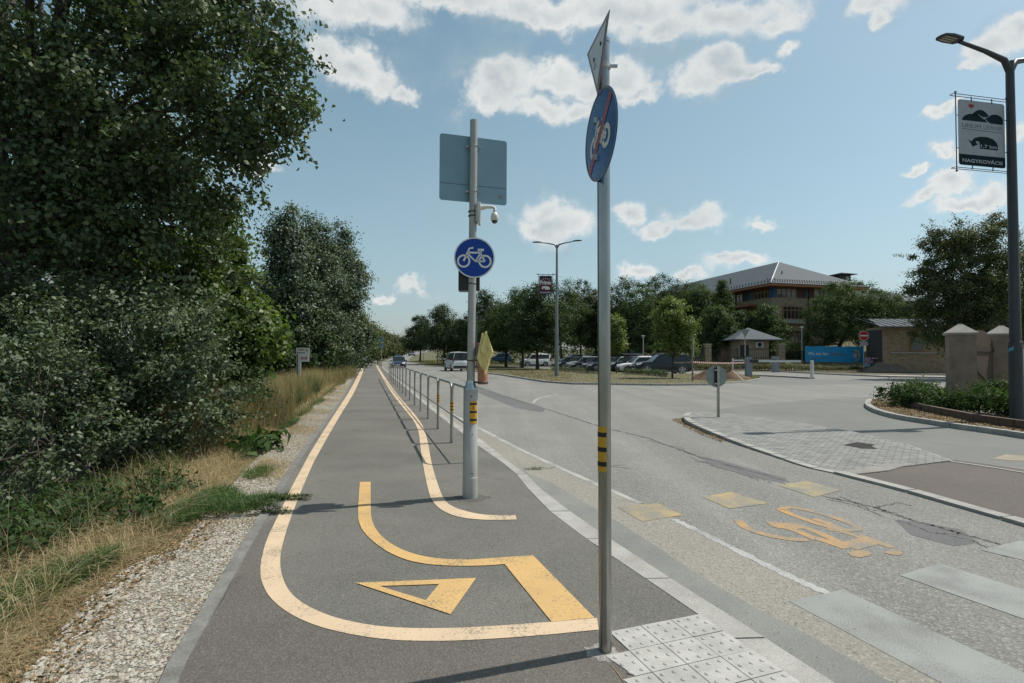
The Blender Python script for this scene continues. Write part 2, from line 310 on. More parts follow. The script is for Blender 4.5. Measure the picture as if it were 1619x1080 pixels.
# ------------------------------------------------------------------ object helpers
def tag(o, label=None, cat=None, group=None, kind=None):
    if label: o['label'] = label
    if cat: o['category'] = cat
    if group: o['group'] = group
    if kind: o['kind'] = kind
    return o
WL = {}
def thing(name, loc, label, cat, group=None, rz=0.0):
    o = bpy.data.objects.new(name, None); COL.objects.link(o); o.empty_display_size = .2
    o.location = loc; o.rotation_euler = (0, 0, rz); WL[o] = Vector(loc); tag(o, label, cat, group)
    return o
def smooth(me, ang=40):
    me.polygons.foreach_set('use_smooth', [True] * len(me.polygons))
    try: me.set_sharp_from_angle(angle=R(ang))
    except Exception: pass
class MB:
    def __init__(s): s.v = []; s.f = []
    def add(s, vs, fs):
        o = len(s.v); s.v += [tuple(p) for p in vs]; s.f += [tuple(i + o for i in f) for f in fs]; return s
    def box(s, c, d, rz=0.0, rx=0.0, ry=0.0):
        M_ = Matrix.Translation(Vector(c)) @ Matrix.Rotation(rz, 4, 'Z') @ Matrix.Rotation(ry, 4, 'Y') @ Matrix.Rotation(rx, 4, 'X')
        vs = [M_ @ Vector((x * d[0] / 2, y * d[1] / 2, z * d[2] / 2)) for x in (-1, 1) for y in (-1, 1) for z in (-1, 1)]
        return s.add(vs, [(0, 1, 3, 2), (4, 6, 7, 5), (0, 4, 5, 1), (2, 3, 7, 6), (0, 2, 6, 4), (1, 5, 7, 3)])
    def tube(s, pts, rad, n=12, caps=True, closed=False):
        pts = [Vector(p) for p in pts]; k = len(pts)
        if not isinstance(rad, (list, tuple)): rad = [rad] * k
        vs = []; fs = []; ref = None
        for i, p in enumerate(pts):
            if closed: t = pts[(i + 1) % k] - pts[i - 1]
            else: t = (pts[min(i + 1, k - 1)] - pts[max(i - 1, 0)])
            t.normalize()
            if ref is None:
                ref = Vector((0, 0, 1)) if abs(t.z) < .9 else Vector((0, 1, 0))
            a = (ref - t * ref.dot(t))
            if a.length < 1e-5: a = t.orthogonal()
            a.normalize(); b = t.cross(a); ref = a
            for j in range(n):
                th = 2 * math.pi * j / n
                vs.append(p + (a * math.cos(th) + b * math.sin(th)) * rad[i])
        m_ = k if closed else k - 1
        for i in range(m_):
            for j in range(n):
                i2 = (i + 1) % k
                fs.append((i * n + j, i * n + (j + 1) % n, i2 * n + (j + 1) % n, i2 * n + j))
        if caps and not closed:
            fs.append(tuple(range(n))[::-1]); fs.append(tuple((k - 1) * n + j for j in range(n)))
        return s.add(vs, fs)
    def lathe(s, c, prof, n=20):       # prof list of (r,z)
        vs = []; fs = []
        for r, z in prof:
            for j in range(n):
                th = 2 * math.pi * j / n; vs.append((c[0] + r * math.cos(th), c[1] + r * math.sin(th), c[2] + z))
        for i in range(len(prof) - 1):
            for j in range(n): fs.append((i * n + j, i * n + (j + 1) % n, (i + 1) * n + (j + 1) % n, (i + 1) * n + j))
        fs.append(tuple(range(n))[::-1]); fs.append(tuple((len(prof) - 1) * n + j for j in range(n)))
        return s.add(vs, fs)
    def prism(s, pts, off):            # closed polygon extruded by the vector off
        k = len(pts); off = Vector(off); pts = [Vector(p) for p in pts]
        vs = pts + [p + off for p in pts]
        fs = [tuple(range(k)), tuple(range(2 * k - 1, k - 1, -1))] + [(i, (i + 1) % k, k + (i + 1) % k, k + i)[::-1] for i in range(k)]
        return s.add(vs, fs)
    def poly(s, pts): return s.add(pts, [tuple(range(len(pts)))])
    def pieces(s, tol=.004):
        par = list(range(len(s.v)))
        def fd(a):
            while par[a] != a: par[a] = par[par[a]]; a = par[a]
            return a
        for f in s.f:
            for q in f[1:]: par[fd(q)] = fd(f[0])
        g = {}
        for i in range(len(s.v)): g.setdefault(fd(i), []).append(i)
        cl = [[set(v), [min(s.v[i][k] for i in v) for k in range(3)], [max(s.v[i][k] for i in v) for k in range(3)]] for v in g.values()]
        ch = True
        while ch:
            ch = False
            for a in range(len(cl)):
                for b in range(a + 1, len(cl)):
                    if all(cl[a][1][k] <= cl[b][2][k] + tol and cl[b][1][k] <= cl[a][2][k] + tol for k in range(3)):
                        cl[a] = [cl[a][0] | cl[b][0], [min(cl[a][1][k], cl[b][1][k]) for k in range(3)], [max(cl[a][2][k], cl[b][2][k]) for k in range(3)]]; cl.pop(b); ch = True; break
                if ch: break
        res = []
        for c in cl:
            ids = sorted(c[0]); mp = {o: i for i, o in enumerate(ids)}; m2 = MB(); m2.v = [s.v[i] for i in ids]; m2.f = [tuple(mp[i] for i in f) for f in s.f if f[0] in mp]; res.append(m2)
        return res
    SPLIT = {'clamp', 'rivet', 'bolt', 'strap', 'band', 'bracket', 'lens', 'black_stripe', 'figure_mark', 'light_print', 'thin_lettering', 'violet_print', 'white_print'}
    def build(s, name, mat, parent=None, sm=False, world=False, link=True):
        if name in s.SPLIT and parent is not None:
            ps = s.pieces(.05 if 'print' in name or 'letter' in name else .004)
            if len(ps) > 1: return [q._build(name, mat, parent, sm, world) for q in ps][0]
        return s._build(name, mat, parent, sm, world)
    def _build(s, name, mat, parent=None, sm=False, world=False):
        vs = s.v
        if world and parent is not None:
            w = WL[parent]; vs = [(a - w.x, b - w.y, c - w.z) for a, b, c in vs]
        me = bpy.data.meshes.new(name); me.from_pydata(vs, [], s.f); me.update()
        me.materials.append(mat)
        bm = bmesh.new(); bm.from_mesh(me); bmesh.ops.recalc_face_normals(bm, faces=bm.faces); bm.to_mesh(me); bm.free()
        if sm: smooth(me)
        o = bpy.data.objects.new(name, me); COL.objects.link(o)
        if parent is not None: o.parent = parent; WL[o] = WL[parent]
        else: WL[o] = Vector((0, 0, 0))
        return o
def up_fix(me):
    # ground sheets: make the normals look up
    bm = bmesh.new(); bm.from_mesh(me)
    for f in bm.faces:
        f.normal_update()
        if f.normal.z < 0: f.normal_flip()
    bm.to_mesh(me); bm.free()
def copy_tree(o, parent=None, name=None):
    c = o.copy(); COL.objects.link(c); c.parent = parent
    for ch in o.children: copy_tree(ch, c)
    return c
def resample(pts, n):
    pts = [Vector(p) for p in pts]; d = [0]
    for a, b in zip(pts, pts[1:]): d.append(d[-1] + (b - a).length)
    out_ = []
    for i in range(n):
        t = d[-1] * i / (n - 1); j = 0
        while j < len(d) - 2 and d[j + 1] < t: j += 1
        seg = d[j + 1] - d[j]; k = (t - d[j]) / seg if seg > 0 else 0
        out_.append(pts[j].lerp(pts[j + 1], k))
    return out_
def smoothline(pts, it=2):
    pts = [Vector(p) for p in pts]
    for _ in range(it):
        q = [pts[0]]
        for a, b in zip(pts, pts[1:]): q += [a.lerp(b, .25), a.lerp(b, .75)]
        q.append(pts[-1]); pts = q
    return pts
def sstep(a, b, x):
    t = min(max((x - a) / (b - a), 0), 1); return t * t * (3 - 2 * t)
def T(x, y):
    z = 0.0
    if y > 85: z += 2.3 * ((y - 85) / 115.0) ** 1.25 if y < 400 else 2.3 * (315 / 115.0) ** 1.25
    # ground rises towards the school on the right
    s = sstep(17, 30, x)
    z = z * (1 - s) + s * (4.6 * sstep(58, 84, y))
    # ditch beyond the verge on the left
    e = -2.9 - .275 * (y - 6)            # left border of the verge
    dl = e - x
    if dl > 1.2 and y < 60: z -= .45 * sstep(1.2, 4.0, dl) * (1 - sstep(40, 60, y))
    return z
def strip(name, Lp, Rp, n, z, mat, solid=0.0, terrain=True, kind='structure', label=None):
    A = resample(Lp, n); B = resample(Rp, n); mb = MB()
    vs = []; fs = []
    for a, b in zip(A, B):
        for p in (a, b): vs.append((p.x, p.y, z + (T(p.x, p.y) if terrain else 0)))
    for i in range(n - 1): fs.append((2 * i, 2 * i + 1, 2 * i + 3, 2 * i + 2))
    if solid > 0:
        k = len(vs); vs += [(x, y, zz - solid) for x, y, zz in vs]
        for i in range(n - 1):
            a, b, c, d = 2 * i, 2 * i + 1, 2 * i + 3, 2 * i + 2
            fs.append((a, d, d + k, a + k)); fs.append((b, c, c + k, b + k))
        fs.append((0, 1, 1 + k, k)); fs.append((2 * n - 2, 2 * n - 1, 2 * n - 1 + k, 2 * n - 2 + k))
    mb.add(vs, fs); o = mb.build(name, mat)
    if solid == 0: up_fix(o.data)
    if kind: o['kind'] = kind
    return o
def sheet(name, pts, z, mat, kind='structure', label=None, thick=0.0):
    mb = MB(); ps = [(p[0], p[1], z) for p in pts]
    if thick: mb.prism(ps, (0, 0, -thick))
    else: mb.poly(ps)
    o = mb.build(name, mat)
    if not thick: up_fix(o.data)
    if kind: o['kind'] = kind
    return o
def gp(lst, z=0.0): return [G(x, y, z) for x, y in lst]
def ribbon(mb, pts, w, z=None, closed=False, jit=0.0):
    pts = [Vector(p) for p in pts]; k = len(pts); vs = []
    for i, p in enumerate(pts):
        a = pts[i - 1] if (i > 0 or closed) else p
        b = pts[(i + 1) % k] if (i < k - 1 or closed) else p
        t = (b - a); t.z = 0; t.normalize(); nn = Vector((-t.y, t.x, 0))
        ww = (w[i] if isinstance(w, (list, tuple)) else w) / 2 * (1 + random.uniform(-jit, jit))
        zz = p.z if z is None else z
        vs += [(p.x + nn.x * ww, p.y + nn.y * ww, zz), (p.x - nn.x * ww, p.y - nn.y * ww, zz)]
    fs = [(2 * i, 2 * i + 1, 2 * i + 3, 2 * i + 2) for i in range(k - 1)]
    if closed: fs.append((2 * k - 2, 2 * k - 1, 1, 0))
    mb.add(vs, fs)
# flat artwork in a frame (origin, u, v): ribbons and polygons, pushed off along n
class Art:
    def __init__(s, o, u, v, n, lift=.004): s.o = Vector(o); s.u = Vector(u); s.v = Vector(v); s.n = Vector(n); s.lift = lift; s.mb = MB()
    def pt(s, a, b, l=None): return s.o + s.u * a + s.v * b + s.n * (s.lift if l is None else l)
    def poly(s, pts): s.mb.poly([s.pt(*p) for p in pts]); return s
    def line(s, pts, w, closed=False):
        k = len(pts); vs = []
        for i, p in enumerate(pts):
            a = pts[i - 1] if (i > 0 or closed) else p
            b = pts[(i + 1) % k] if (i < k - 1 or closed) else p
            tx, ty = b[0] - a[0], b[1] - a[1]; L_ = math.hypot(tx, ty) or 1; nx, ny = -ty / L_, tx / L_
            vs += [s.pt(p[0] + nx * w / 2, p[1] + ny * w / 2), s.pt(p[0] - nx * w / 2, p[1] - ny * w / 2)]
        fs = [(2 * i, 2 * i + 1, 2 * i + 3, 2 * i + 2) for i in range(k - 1)]
        if closed: fs.append((2 * k - 2, 2 * k - 1, 1, 0))
        s.mb.add(vs, fs); return s
    def ring(s, c, r, w, n=28, a0=0, a1=360):
        full = a1 - a0 >= 360
        k = n if full else n + 1
        pts = [(c[0] + r * math.cos(R(a0 + (a1 - a0) * i / n)), c[1] + r * math.sin(R(a0 + (a1 - a0) * i / n))) for i in range(k)]
        return s.line(pts, w, full)
    def disc(s, c, r, n=32, ry=None):
        ry = ry or r
        return s.poly([(c[0] + r * math.cos(2 * math.pi * i / n), c[1] + ry * math.sin(2 * math.pi * i / n)) for i in range(n)])
    def text(s, st, c, size, width=None, bold=0.0):
        cu = bpy.data.curves.new('t', 'FONT'); cu.body = st; cu.size = 1; cu.align_x = 'CENTER'; cu.align_y = 'CENTER'; cu.offset = bold
        ob = bpy.data.objects.new('t', cu); COL.objects.link(ob); bpy.context.view_layer.update()
        me = bpy.data.meshes.new_from_object(ob.evaluated_get(bpy.context.evaluated_depsgraph_get()))
        co = [v.co.copy() for v in me.vertices]; fs = [tuple(p.vertices) for p in me.polygons]
        bpy.data.objects.remove(ob); bpy.data.curves.remove(cu); bpy.data.meshes.remove(me)
        x0 = min(c_.x for c_ in co); x1 = max(c_.x for c_ in co); sx = size if width is None else width / (x1 - x0)
        xm = (x0 + x1) / 2; y0 = min(c_.y for c_ in co); y1 = max(c_.y for c_ in co); ym = (y0 + y1) / 2
        s.mb.add([s.pt(c[0] + (q.x - xm) * sx, c[1] + (q.y - ym) * size) for q in co], fs); return s
    def scrawl(s, c, w, h, n, seed=1):      # lettering too small to read: a joined row of strokes
        rnd = random.Random(seed); x = c[0] - w / 2
        s.line([(x, c[1] - h * .42), (x + w, c[1] - h * .42)], h * .10)
        for i in range(n):
            xx = x + w * (i + .5) / n + rnd.uniform(-.2, .2) * w / n
            if rnd.random() < .12: continue
            s.line([(xx, c[1] - h * .42), (xx + rnd.uniform(-.1, .1) * w / n, c[1] + h * rnd.choice((.2, .28, .5)))], w / n * .42)
        s.line([(x, c[1] + h * .16), (x + w, c[1] + h * .16)], h * .10)
        return s
    def build(s, name, mat, parent): return s.mb.build(name, mat, parent, world=True)
def bike(a, c, s_, w, flip=1):
    # bicycle pictogram, front wheel at -x
    q = lambda x, y: (c[0] + x * s_ * flip, c[1] + y * s_)
    a.ring(q(-.52, -.22), .28 * s_, w); a.ring(q(.52, -.22), .28 * s_, w)
    a.line([q(-.52, -.22), q(-.25, .40), q(-.05, .44)], w)
    a.line([q(-.34, .2), q(.32, .2)], w)
    a.line([q(-.34, .16), q(.05, -.22), q(.34, .24)], w)
    a.line([q(.52, -.22), q(.30, .16)], w * .9); a.line([q(.05, -.22), q(.52, -.22)], w * .8)
    a.line([q(.16, .34), q(.46, .34)], w * 1.3)
    a.line([q(.30, .34), q(.30, .2)], w)
    return a

# numpy meshes for foliage and grass
def np_mesh(name, V, k, mat, parent=None):      # V (n*k,3): n faces of k vertices each
    n = len(V) // k
    me = bpy.data.meshes.new(name)
    me.vertices.add(len(V)); me.vertices.foreach_set('co', V.astype(np.float32).ravel())
    me.loops.add(len(V)); me.loops.foreach_set('vertex_index', np.arange(len(V), dtype=np.int32))
    me.polygons.add(n); me.polygons.foreach_set('loop_start', np.arange(0, len(V), k, dtype=np.int32)); me.polygons.foreach_set('loop_total', np.full(n, k, dtype=np.int32))
    me.update(calc_edges=True); me.materials.append(mat)
    o = bpy.data.objects.new(name, me); COL.objects.link(o)
    if parent is not None: o.parent = parent; WL[o] = WL[parent]
    return o
def unit(n):
    v = RN.normal(size=(n, 3)); return v / np.linalg.norm(v, axis=1)[:, None]
def leaves(C, size, asp=.62, droop=.25, jit=.3, up_bias=.55, D=None):
    n = len(C); nrm = unit(n)
    if D is not None: nrm = nrm * .75 + D * .95
    else: nrm[:, 2] = np.abs(nrm[:, 2])
    nrm[:, 2] += up_bias; nrm /= np.linalg.norm(nrm, axis=1)[:, None]
    a = unit(n); a -= (a * nrm).sum(1)[:, None] * nrm; a /= np.linalg.norm(a, axis=1)[:, None]
    b = np.cross(nrm, a); s = size * (1 + RN.uniform(-jit, jit, n))[:, None]
    fold = nrm * s * .14
    V = np.stack([C - a * s * .5, C + b * s * asp * .5 + fold - a * s * .05, C + a * s * .55 - nrm * s * droop, C - b * s * asp * .5 + fold - a * s * .05], 1)
    return V.reshape(-1, 3)
def crown_pts(ells, n, clump=.35, nclump=120, shell=.62, flat=.7):
    """ells: list of (center, (rx,ry,rz), weight). leaves gather in clumps near the surface of each lobe"""
    global LASTD
    ws = np.array([e[2] for e in ells], float); ws /= ws.sum(); pts = []; cls = []; LASTD = []
    for e, w in zip(ells, ws):
        c = np.array(e[0]); r = np.array(e[1]); k = max(3, int(nclump * w)); m_ = max(10, int(n * w))
        d = unit(k); rad = shell + (1 - shell) * RN.random(k) ** .6
        cc_ = c + d * rad[:, None] * r
        idx = RN.integers(0, k, m_); sz = clump * (.6 + .8 * RN.random(k))
        off = RN.normal(size=(m_, 3)) * .5; off[:, 2] *= flat
        dd_ = off / (np.linalg.norm(off, axis=1)[:, None] + 1e-6) * .8 + d[idx] * .6; LASTD.append(dd_ / (np.linalg.norm(dd_, axis=1)[:, None] + 1e-6))
        pts.append(cc_[idx] + off * sz[idx][:, None]); cls.append(cc_)
    return np.concatenate(pts), np.concatenate(cls)
Z_ = Vector((0, 0, 1))
def tree(name, base, ells, n, leaf, mat, label, cat='tree', group=None, clump=.35, nclump=120, tr=.18, bark=None, trunk_top=None, limbs=14, shell=.62, asp=.62, flat=.7, lean=(0, 0), stem='trunk', crown='crown', dens_in=0.0, sprays=0, spray_len=.7, spray_to=()):
    base = Vector(base); root = thing(name, base, label, cat, group)
    if cat == 'tree' and base.y > 22: n = int(n * 1.9)
    pts, cl = crown_pts(ells, n, clump, nclump, shell, flat); DD = np.concatenate(LASTD)
    if cat == 'tree' and base.y > 22 and not dens_in: dens_in = .35
    if dens_in:
        e = [(c, tuple(q * .6 for q in r), w) for c, r, w in ells]; p2, _ = crown_pts(e, int(n * dens_in), clump * 1.6, nclump, .1, 1); pts = np.concatenate([pts, p2]); DD = np.concatenate([DD] + LASTD)
    tw = []
    lobes = [(np.array(e[0]), np.array(e[1])) for e in ells]
    for q in range(sprays):
        c = cl[RN.integers(0, len(cl))]; li = min(lobes, key=lambda L_: np.linalg.norm((c - L_[0]) / L_[1]))
        d = (c - li[0]) / li[1]; d = d / (np.linalg.norm(d) + 1e-6) + RN.normal(size=3) * .35 + np.array([0, 0, .15]); d /= np.linalg.norm(d)
        tw.append((c, c + d * spray_len * RN.uniform(.7, 1.3)))
    for a_, b_ in spray_to: tw.append((np.array(a_), np.array(b_)))
    for a_, b_ in tw:
        L_ = np.linalg.norm(b_ - a_); k = int(30 * L_ / spray_len); t = RN.random(k) ** .8; sag = np.zeros((k, 3)); sag[:, 2] = -.12 * L_ * t * t
        off = RN.normal(size=(k, 3)) * leaf * .8 * (1.25 - .6 * t[:, None]); pts = np.concatenate([pts, a_ + (b_ - a_) * t[:, None] + off + sag])
        o3 = off / (np.linalg.norm(off, axis=1)[:, None] + 1e-6) * .6 + np.array([0, 0, .5]); DD = np.concatenate([DD, o3])
    kp = pts[:, 2] > base.z + .05; pts = pts[kp] - np.array(base); DD = DD[kp]
    np_mesh(crown, leaves(pts, leaf, asp, up_bias=.35, D=DD), 4, mat, root)
    if bark is None: bark = m_bark
    cz = np.mean([e[0][2] for e in ells]); cxy = np.mean([[e[0][0], e[0][1]] for e in ells], axis=0)
    top = Vector(trunk_top) if trunk_top else Vector((cxy[0], cxy[1], cz + .35 * max(e[1][2] for e in ells)))
    mb = MB(); k = 7; tp = []
    for i in range(k):
        t = i / (k - 1); p = base.lerp(top, t) + Vector((math.sin(t * 5 + base.x) * .04, math.cos(t * 4) * .04, 0)) * (top - base).length * .25
        if i == 0: p = base - Vector((0, 0, .1))
        tp.append(p)
    mb.tube(tp, [tr * (1.25 if i == 0 else 1 - .75 * i / (k - 1)) for i in range(k)], 9)
    sel = cl[RN.permutation(len(cl))[:limbs]]
    for q in sel:
        q = Vector(q); t = random.uniform(.3, .9); i = int(t * (k - 1)); s = tp[i].lerp(tp[min(i + 1, k - 1)], t * (k - 1) - i)
        mid = s.lerp(q, .5) + Vector((random.uniform(-.1, .1), random.uniform(-.1, .1), .12)) * (q - s).length
        r_ = tr * (1 - .7 * t) * .5
        mb.tube([s, mid, q], [r_, r_ * .6, r_ * .2], 5)
    for a_, b_ in tw:
        m3 = Vector(a_).lerp(Vector(b_), .5) - Z_ * .03 * (Vector(b_) - Vector(a_)).length; e3 = Vector(b_) - Z_ * .12 * (Vector(b_) - Vector(a_)).length
        mb.tube([Vector(a_), m3, e3], [.012, .007, .002], 4, caps=False)
    mb.build(stem, bark, root, sm=True, world=True)
    return root
def blades(P0, h, w, lean=.35, jit=.4, flatdir=None):
    """bent two-piece blades as quads: P0 roots (n,3)"""
    n = len(P0); hh = h * (1 + RN.uniform(-jit, jit, n))[:, None]; a = RN.random(n) * 2 * np.pi
    d = np.stack([np.cos(a), np.sin(a), np.zeros(n)], 1); l = (lean * (0.3 + RN.random(n) * 1.4))[:, None]
    if flatdir is not None: d = d + np.array(flatdir); d /= np.linalg.norm(d, axis=1)[:, None] + 1e-6
    side = np.stack([-d[:, 1], d[:, 0], np.zeros(n)], 1) * (w * .5)
    up_ = np.array([0, 0, 1.0]); mid = P0 + d * hh * l * .35 + up_ * hh * .6 / (1 + l * .4); tip = P0 + d * hh * l + up_ * hh / (1 + l)
    q1 = np.stack([P0 - side, P0 + side, mid + side * .8, mid - side * .8], 1)
    q2 = np.stack([mid - side * .8, mid + side * .8, tip + side * .08, tip - side * .08], 1)
    return np.concatenate([q1, q2]).reshape(-1, 3)

# ================================================================== the setting
def ext(p, q, d):       # extend beyond q, away from p
    return q + (q - p).normalized() * d
m_soil = mk('verge soil and litter', (.13, .115, .075), .95, col2=(.075, .068, .045), scale=3, bump=.6, bscale=40, fine=.25, fscale=60)
def ground():
    xs = sorted(set([-900, -500, -300, -200, -140, -100, -80] + list(range(-64, 66, 2)) + [-5, -3, 80, 100, 140, 200, 300, 500, 900]))
    ys = sorted(set([-60, -20] + list(range(-8, 124, 2)) + list(range(124, 300, 8)) + [320, 360, 400, 500, 700, 1000, 1500]))
    mb = MB(); vs = [(x, y, T(x, y) - .07) for y in ys for x in xs]; nx = len(xs)
    fs = [(j * nx + i, j * nx + i + 1, (j + 1) * nx + i + 1, (j + 1) * nx + i) for j in range(len(ys) - 1) for i in range(nx - 1)]
    mb.add(vs, fs)
    o = mb.build('ground', mk('dry turf', (.075, .085, .035), .95, col2=(.13, .115, .06), scale=.9, detail=9, bump=.7, bscale=25, fine=.35, fscale=30), sm=False)
    up_fix(o.data); tag(o, kind='structure')
ground()

edgeL = gp([(280,1080),(300,1030),(350,955),(395,862),(415,832),(465,742),(500,690),(540,636),(559,600),(571,578.5)])
edgeL = [ext(edgeL[1], edgeL[0], 2.5)] + edgeL
far_pl = [Vector((-29.5,108,0)), Vector((-33,125,0)), Vector((-38.5,160,0)), Vector((-43.5,200,0))]
kerbL = gp([(603,580),(615,591),(640,612),(664,633),(693,657),(719,676),(756,705),(790,728),(817,750),(841,780),(870,809),(902,833),(935,858),(1040,928),(1119,983),(1266,1080)])[::-1]
kerbL = [ext(kerbL[1], kerbL[0], 3)] + kerbL
kerbR = gp([(604.5,580),(617,591),(643,611),(668,631),(698,654),(724,672),(760,694),(794.6,723),(837,754),(862,780),(907,813),(943,838),(976,860),(1040,902),(1136,964),(1208,1008),(1319,1080)])[::-1]
kerbR = [ext(kerbR[1], kerbR[0], 3)] + kerbR
def at_y(poly, y):
    for a, b in zip(poly, poly[1:]):
        if (a.y - y) * (b.y - y) <= 0 and a.y != b.y: return a.lerp(b, (y - a.y) / (b.y - a.y)).x
    return poly[0].x if y < poly[0].y else poly[-1].x
far_pr = [Vector((-27.2,108,0)), Vector((-30.6,125,0)), Vector((-36,160,0)), Vector((-41,200,0))]
def by_y(A, B, ys):
    return [Vector((at_y(A, y), y, 0)) for y in ys], [Vector((at_y(B, y), y, 0)) for y in ys]
ys = [0.2 + i * .25 for i in range(60)] + [15.5 + i for i in range(70)] + [86 + 3 * i for i in range(38)]
A, B = by_y(edgeL + far_pl, kerbL + far_pr, ys)
mb = MB(); vs = []
for a, b in zip(A, B): vs += [(a.x, a.y, T(a.x, a.y)), (b.x, b.y, T(b.x, b.y))]
mb.add(vs, [(2*i, 2*i+1, 2*i+3, 2*i+2) for i in range(len(A)-1)])
o = mb.build('bike_path', m_path); up_fix(o.data); tag(o, kind='structure')
# concrete edging along the left side of the path
A2 = [p + Vector((-.085, 0, 0)) for p in A]
strip('path_edging', A2, [p + Vector((.004, 0, 0)) for p in A], 150, .012, m_edge, solid=.06)
# kerb stones in short lengths with joints
mb = MB()
KL = resample(kerbL, 90); KR = resample(kerbR, 90)
for i in range(89):
    a, b, c, d = KL[i], KR[i], KR[i + 1], KL[i + 1]
    if a.y > 90: break
    g = .012 if i % 2 == 0 else 0
    t = (d - a).normalized() * g; z = .004 + random.uniform(-.0015, .0015)
    q = [Vector((p.x, p.y, z)) for p in (a + t, b + t, c - t, d - t)]
    mb.prism(q, (0, 0, -.08))
tag(mb.build('kerb', m_kerb), kind='structure')

# carriageway
rp = [Vector((p.x, p.y, 0)) for p in kerbL if p.y < 82]
sheet('road', [(p.x + .03, p.y) for p in rp] + [(-20.2, 84), (14, 84), (17, 61), (80, 61), (80, -6), (6, -6)], -.03, m_road)
RL = [(-20.2,83.9),(-24,98),(-26,108),(-29,125),(-34.5,160),(-39.5,200),(-43,240),(-47,300)]
RR = [(-11.7,83.9),(-16.3,98),(-20.3,108),(-24,125),(-29.5,160),(-34.0,200),(-37,240),(-40,300)]
strip('road', [Vector((*p, 0)) for p in RL], [Vector((*p, 0)) for p in RR], 90, -.024, m_road)
# gutter and dusty shoulder
gR = gp([(809,719),(837,750),(874,764),(929,797),(949,808),(994,836),(1040,865),(1098,906),(1199,964),(1280,1005),(1401,1075)], -.03)[::-1]
gR = [ext(gR[1], gR[0], 2.5)] + gR
sh_out = gp([(690,640),(730,662),(762,679),(800.7,699.5),(841.5,719),(882,738),(949,768),(1014,797),(1069,821),(1136,854.5),(1184,878.6),(1232,902.7),(1300,940),(1400,1000),(1500,1058)], -.03)[::-1]
sh_out = [ext(sh_out[1], sh_out[0], 2)] + sh_out
kr2 = [p for p in kerbR if p.y < 22]
sheet('shoulder', [(p.x - .01, p.y) for p in kr2] + [(p.x, p.y) for p in sh_out[::-1]], -.0288, m_shoulder)
kr3 = [p for p in kerbR if p.y < 8.0]
sheet('gutter', [(p.x - .01, p.y) for p in kr3] + [(p.x, p.y) for p in gR[::-1]], -.0282, m_gutter)
def marking(name, mat, z, fn):
    mb = MB(); fn(mb); o = mb.build(name, mat); up_fix(o.data); tag(o, kind='structure'); return o
def edge_line(mb):
    a = smoothline(gp([(700,647),(730,663),(762,679),(801,700),(842,720),(883,739),(949,768),(1012,796)], -.03), 1); a = resample(a, 60)
    ribbon(mb, a, .085, z=-.0270, jit=.18)
    b = resample(smoothline(gp([(1065,821),(1100,838),(1136,856),(1184,880),(1232,904),(1281,927),(1325,945)], -.03), 1), 70)
    ribbon(mb, b, .075, z=-.0270, jit=.3)
    ribbon(mb, resample(smoothline(gp([(843,637),(848,631),(862,627),(883,623.5)], -.03), 2), 20), .10, z=-.0270)
marking('edge_line', m_white, 0, edge_line)
def zebra(mb):
    # two or three near stripes, long sides parallel
    def stripe(p1, p2, q2):         # p1-p2 left short side, q2 a further point on the upper long side
        a = G(*p1, -.03); b = G(*p2, -.03); c = G(*q2, -.03); d = (c - b).normalized() * 6.0
        for p in (a, b): p.z = -.0268
        mb.poly([a, b, b + d * Vector((1, 1, 0)), a + d * Vector((1, 1, 0))])
    stripe((1247, 951), (1333, 933), (1619, 1064))
    stripe((1422, 910), (1485, 891), (1619, 933))
    stripe((1550, 870), (1612, 855), (1700, 874))
marking('crosswalk', m_zebra, 0, zebra)
def yellow(mb):
    for q in ([(976,802),(1039,796),(1080,815),(1015,825)], [(1111,786.4),(1154,778.3),(1214.7,796.3),(1154,804.7)], [(1229.5,767.7),(1275,761),(1329.5,775.8),(1287.5,786.4)], [(1567,726),(1590,719),(1640,722),(1650,731)]):
        mb.poly([(p.x, p.y, -.0262) for p in gp(q, -.03)])
marking('bike_crossing_marking', m_wornyel, 0, yellow)
def zb(l): return [(1080 + a / 4.0475, 740 + b / 4.0475) for a, b in l]
def roadbike(mb):
    z = -.0266
    w1 = smoothline(gp(zb([(625,268),(660,252),(760,262),(900,297),(1040,342),(1118,378),(1118,398),(1040,400),(930,380),(800,338),(690,297),(625,268)]), -.03), 2)
    ribbon(mb, w1[:-1], .085, z=z, closed=True)
    for i, (l, w) in enumerate((([(350,335),(400,385),(520,428),(680,458),(800,462)], .09), ([(560,345),(600,372),(640,385)], .1), ([(600,368),(720,400),(830,448)], .085), ([(620,362),(700,360),(760,372),(800,385)], .09),
                 ([(640,385),(760,378)], .1), ([(770,378),(900,428),(1060,508)], .09), ([(800,448),(860,450),(1050,515)], .10), ([(1050,505),(1120,485),(1215,465)], .17), ([(1130,430),(1240,470),(1340,512)], .085),
                 ([(835,325),(920,352),(1010,395),(1080,405)], .08), ([(920,392),(1010,402),(1150,450)], .07))):
        ribbon(mb, resample(smoothline(gp(zb(l), -.03), 1), 18), w, z=z - .00012 * i)
    for l in ([(1055,548),(1090,532),(1160,528),(1215,548),(1190,565),(1130,574),(1080,568)], [(1285,545),(1330,520),(1385,530),(1408,550),(1380,562),(1330,556)]):
        mb.poly([(p.x, p.y, z + .0004) for p in gp(zb(l), -.03)])
marking('bicycle_road_marking', m_wornor, 0, roadbike)
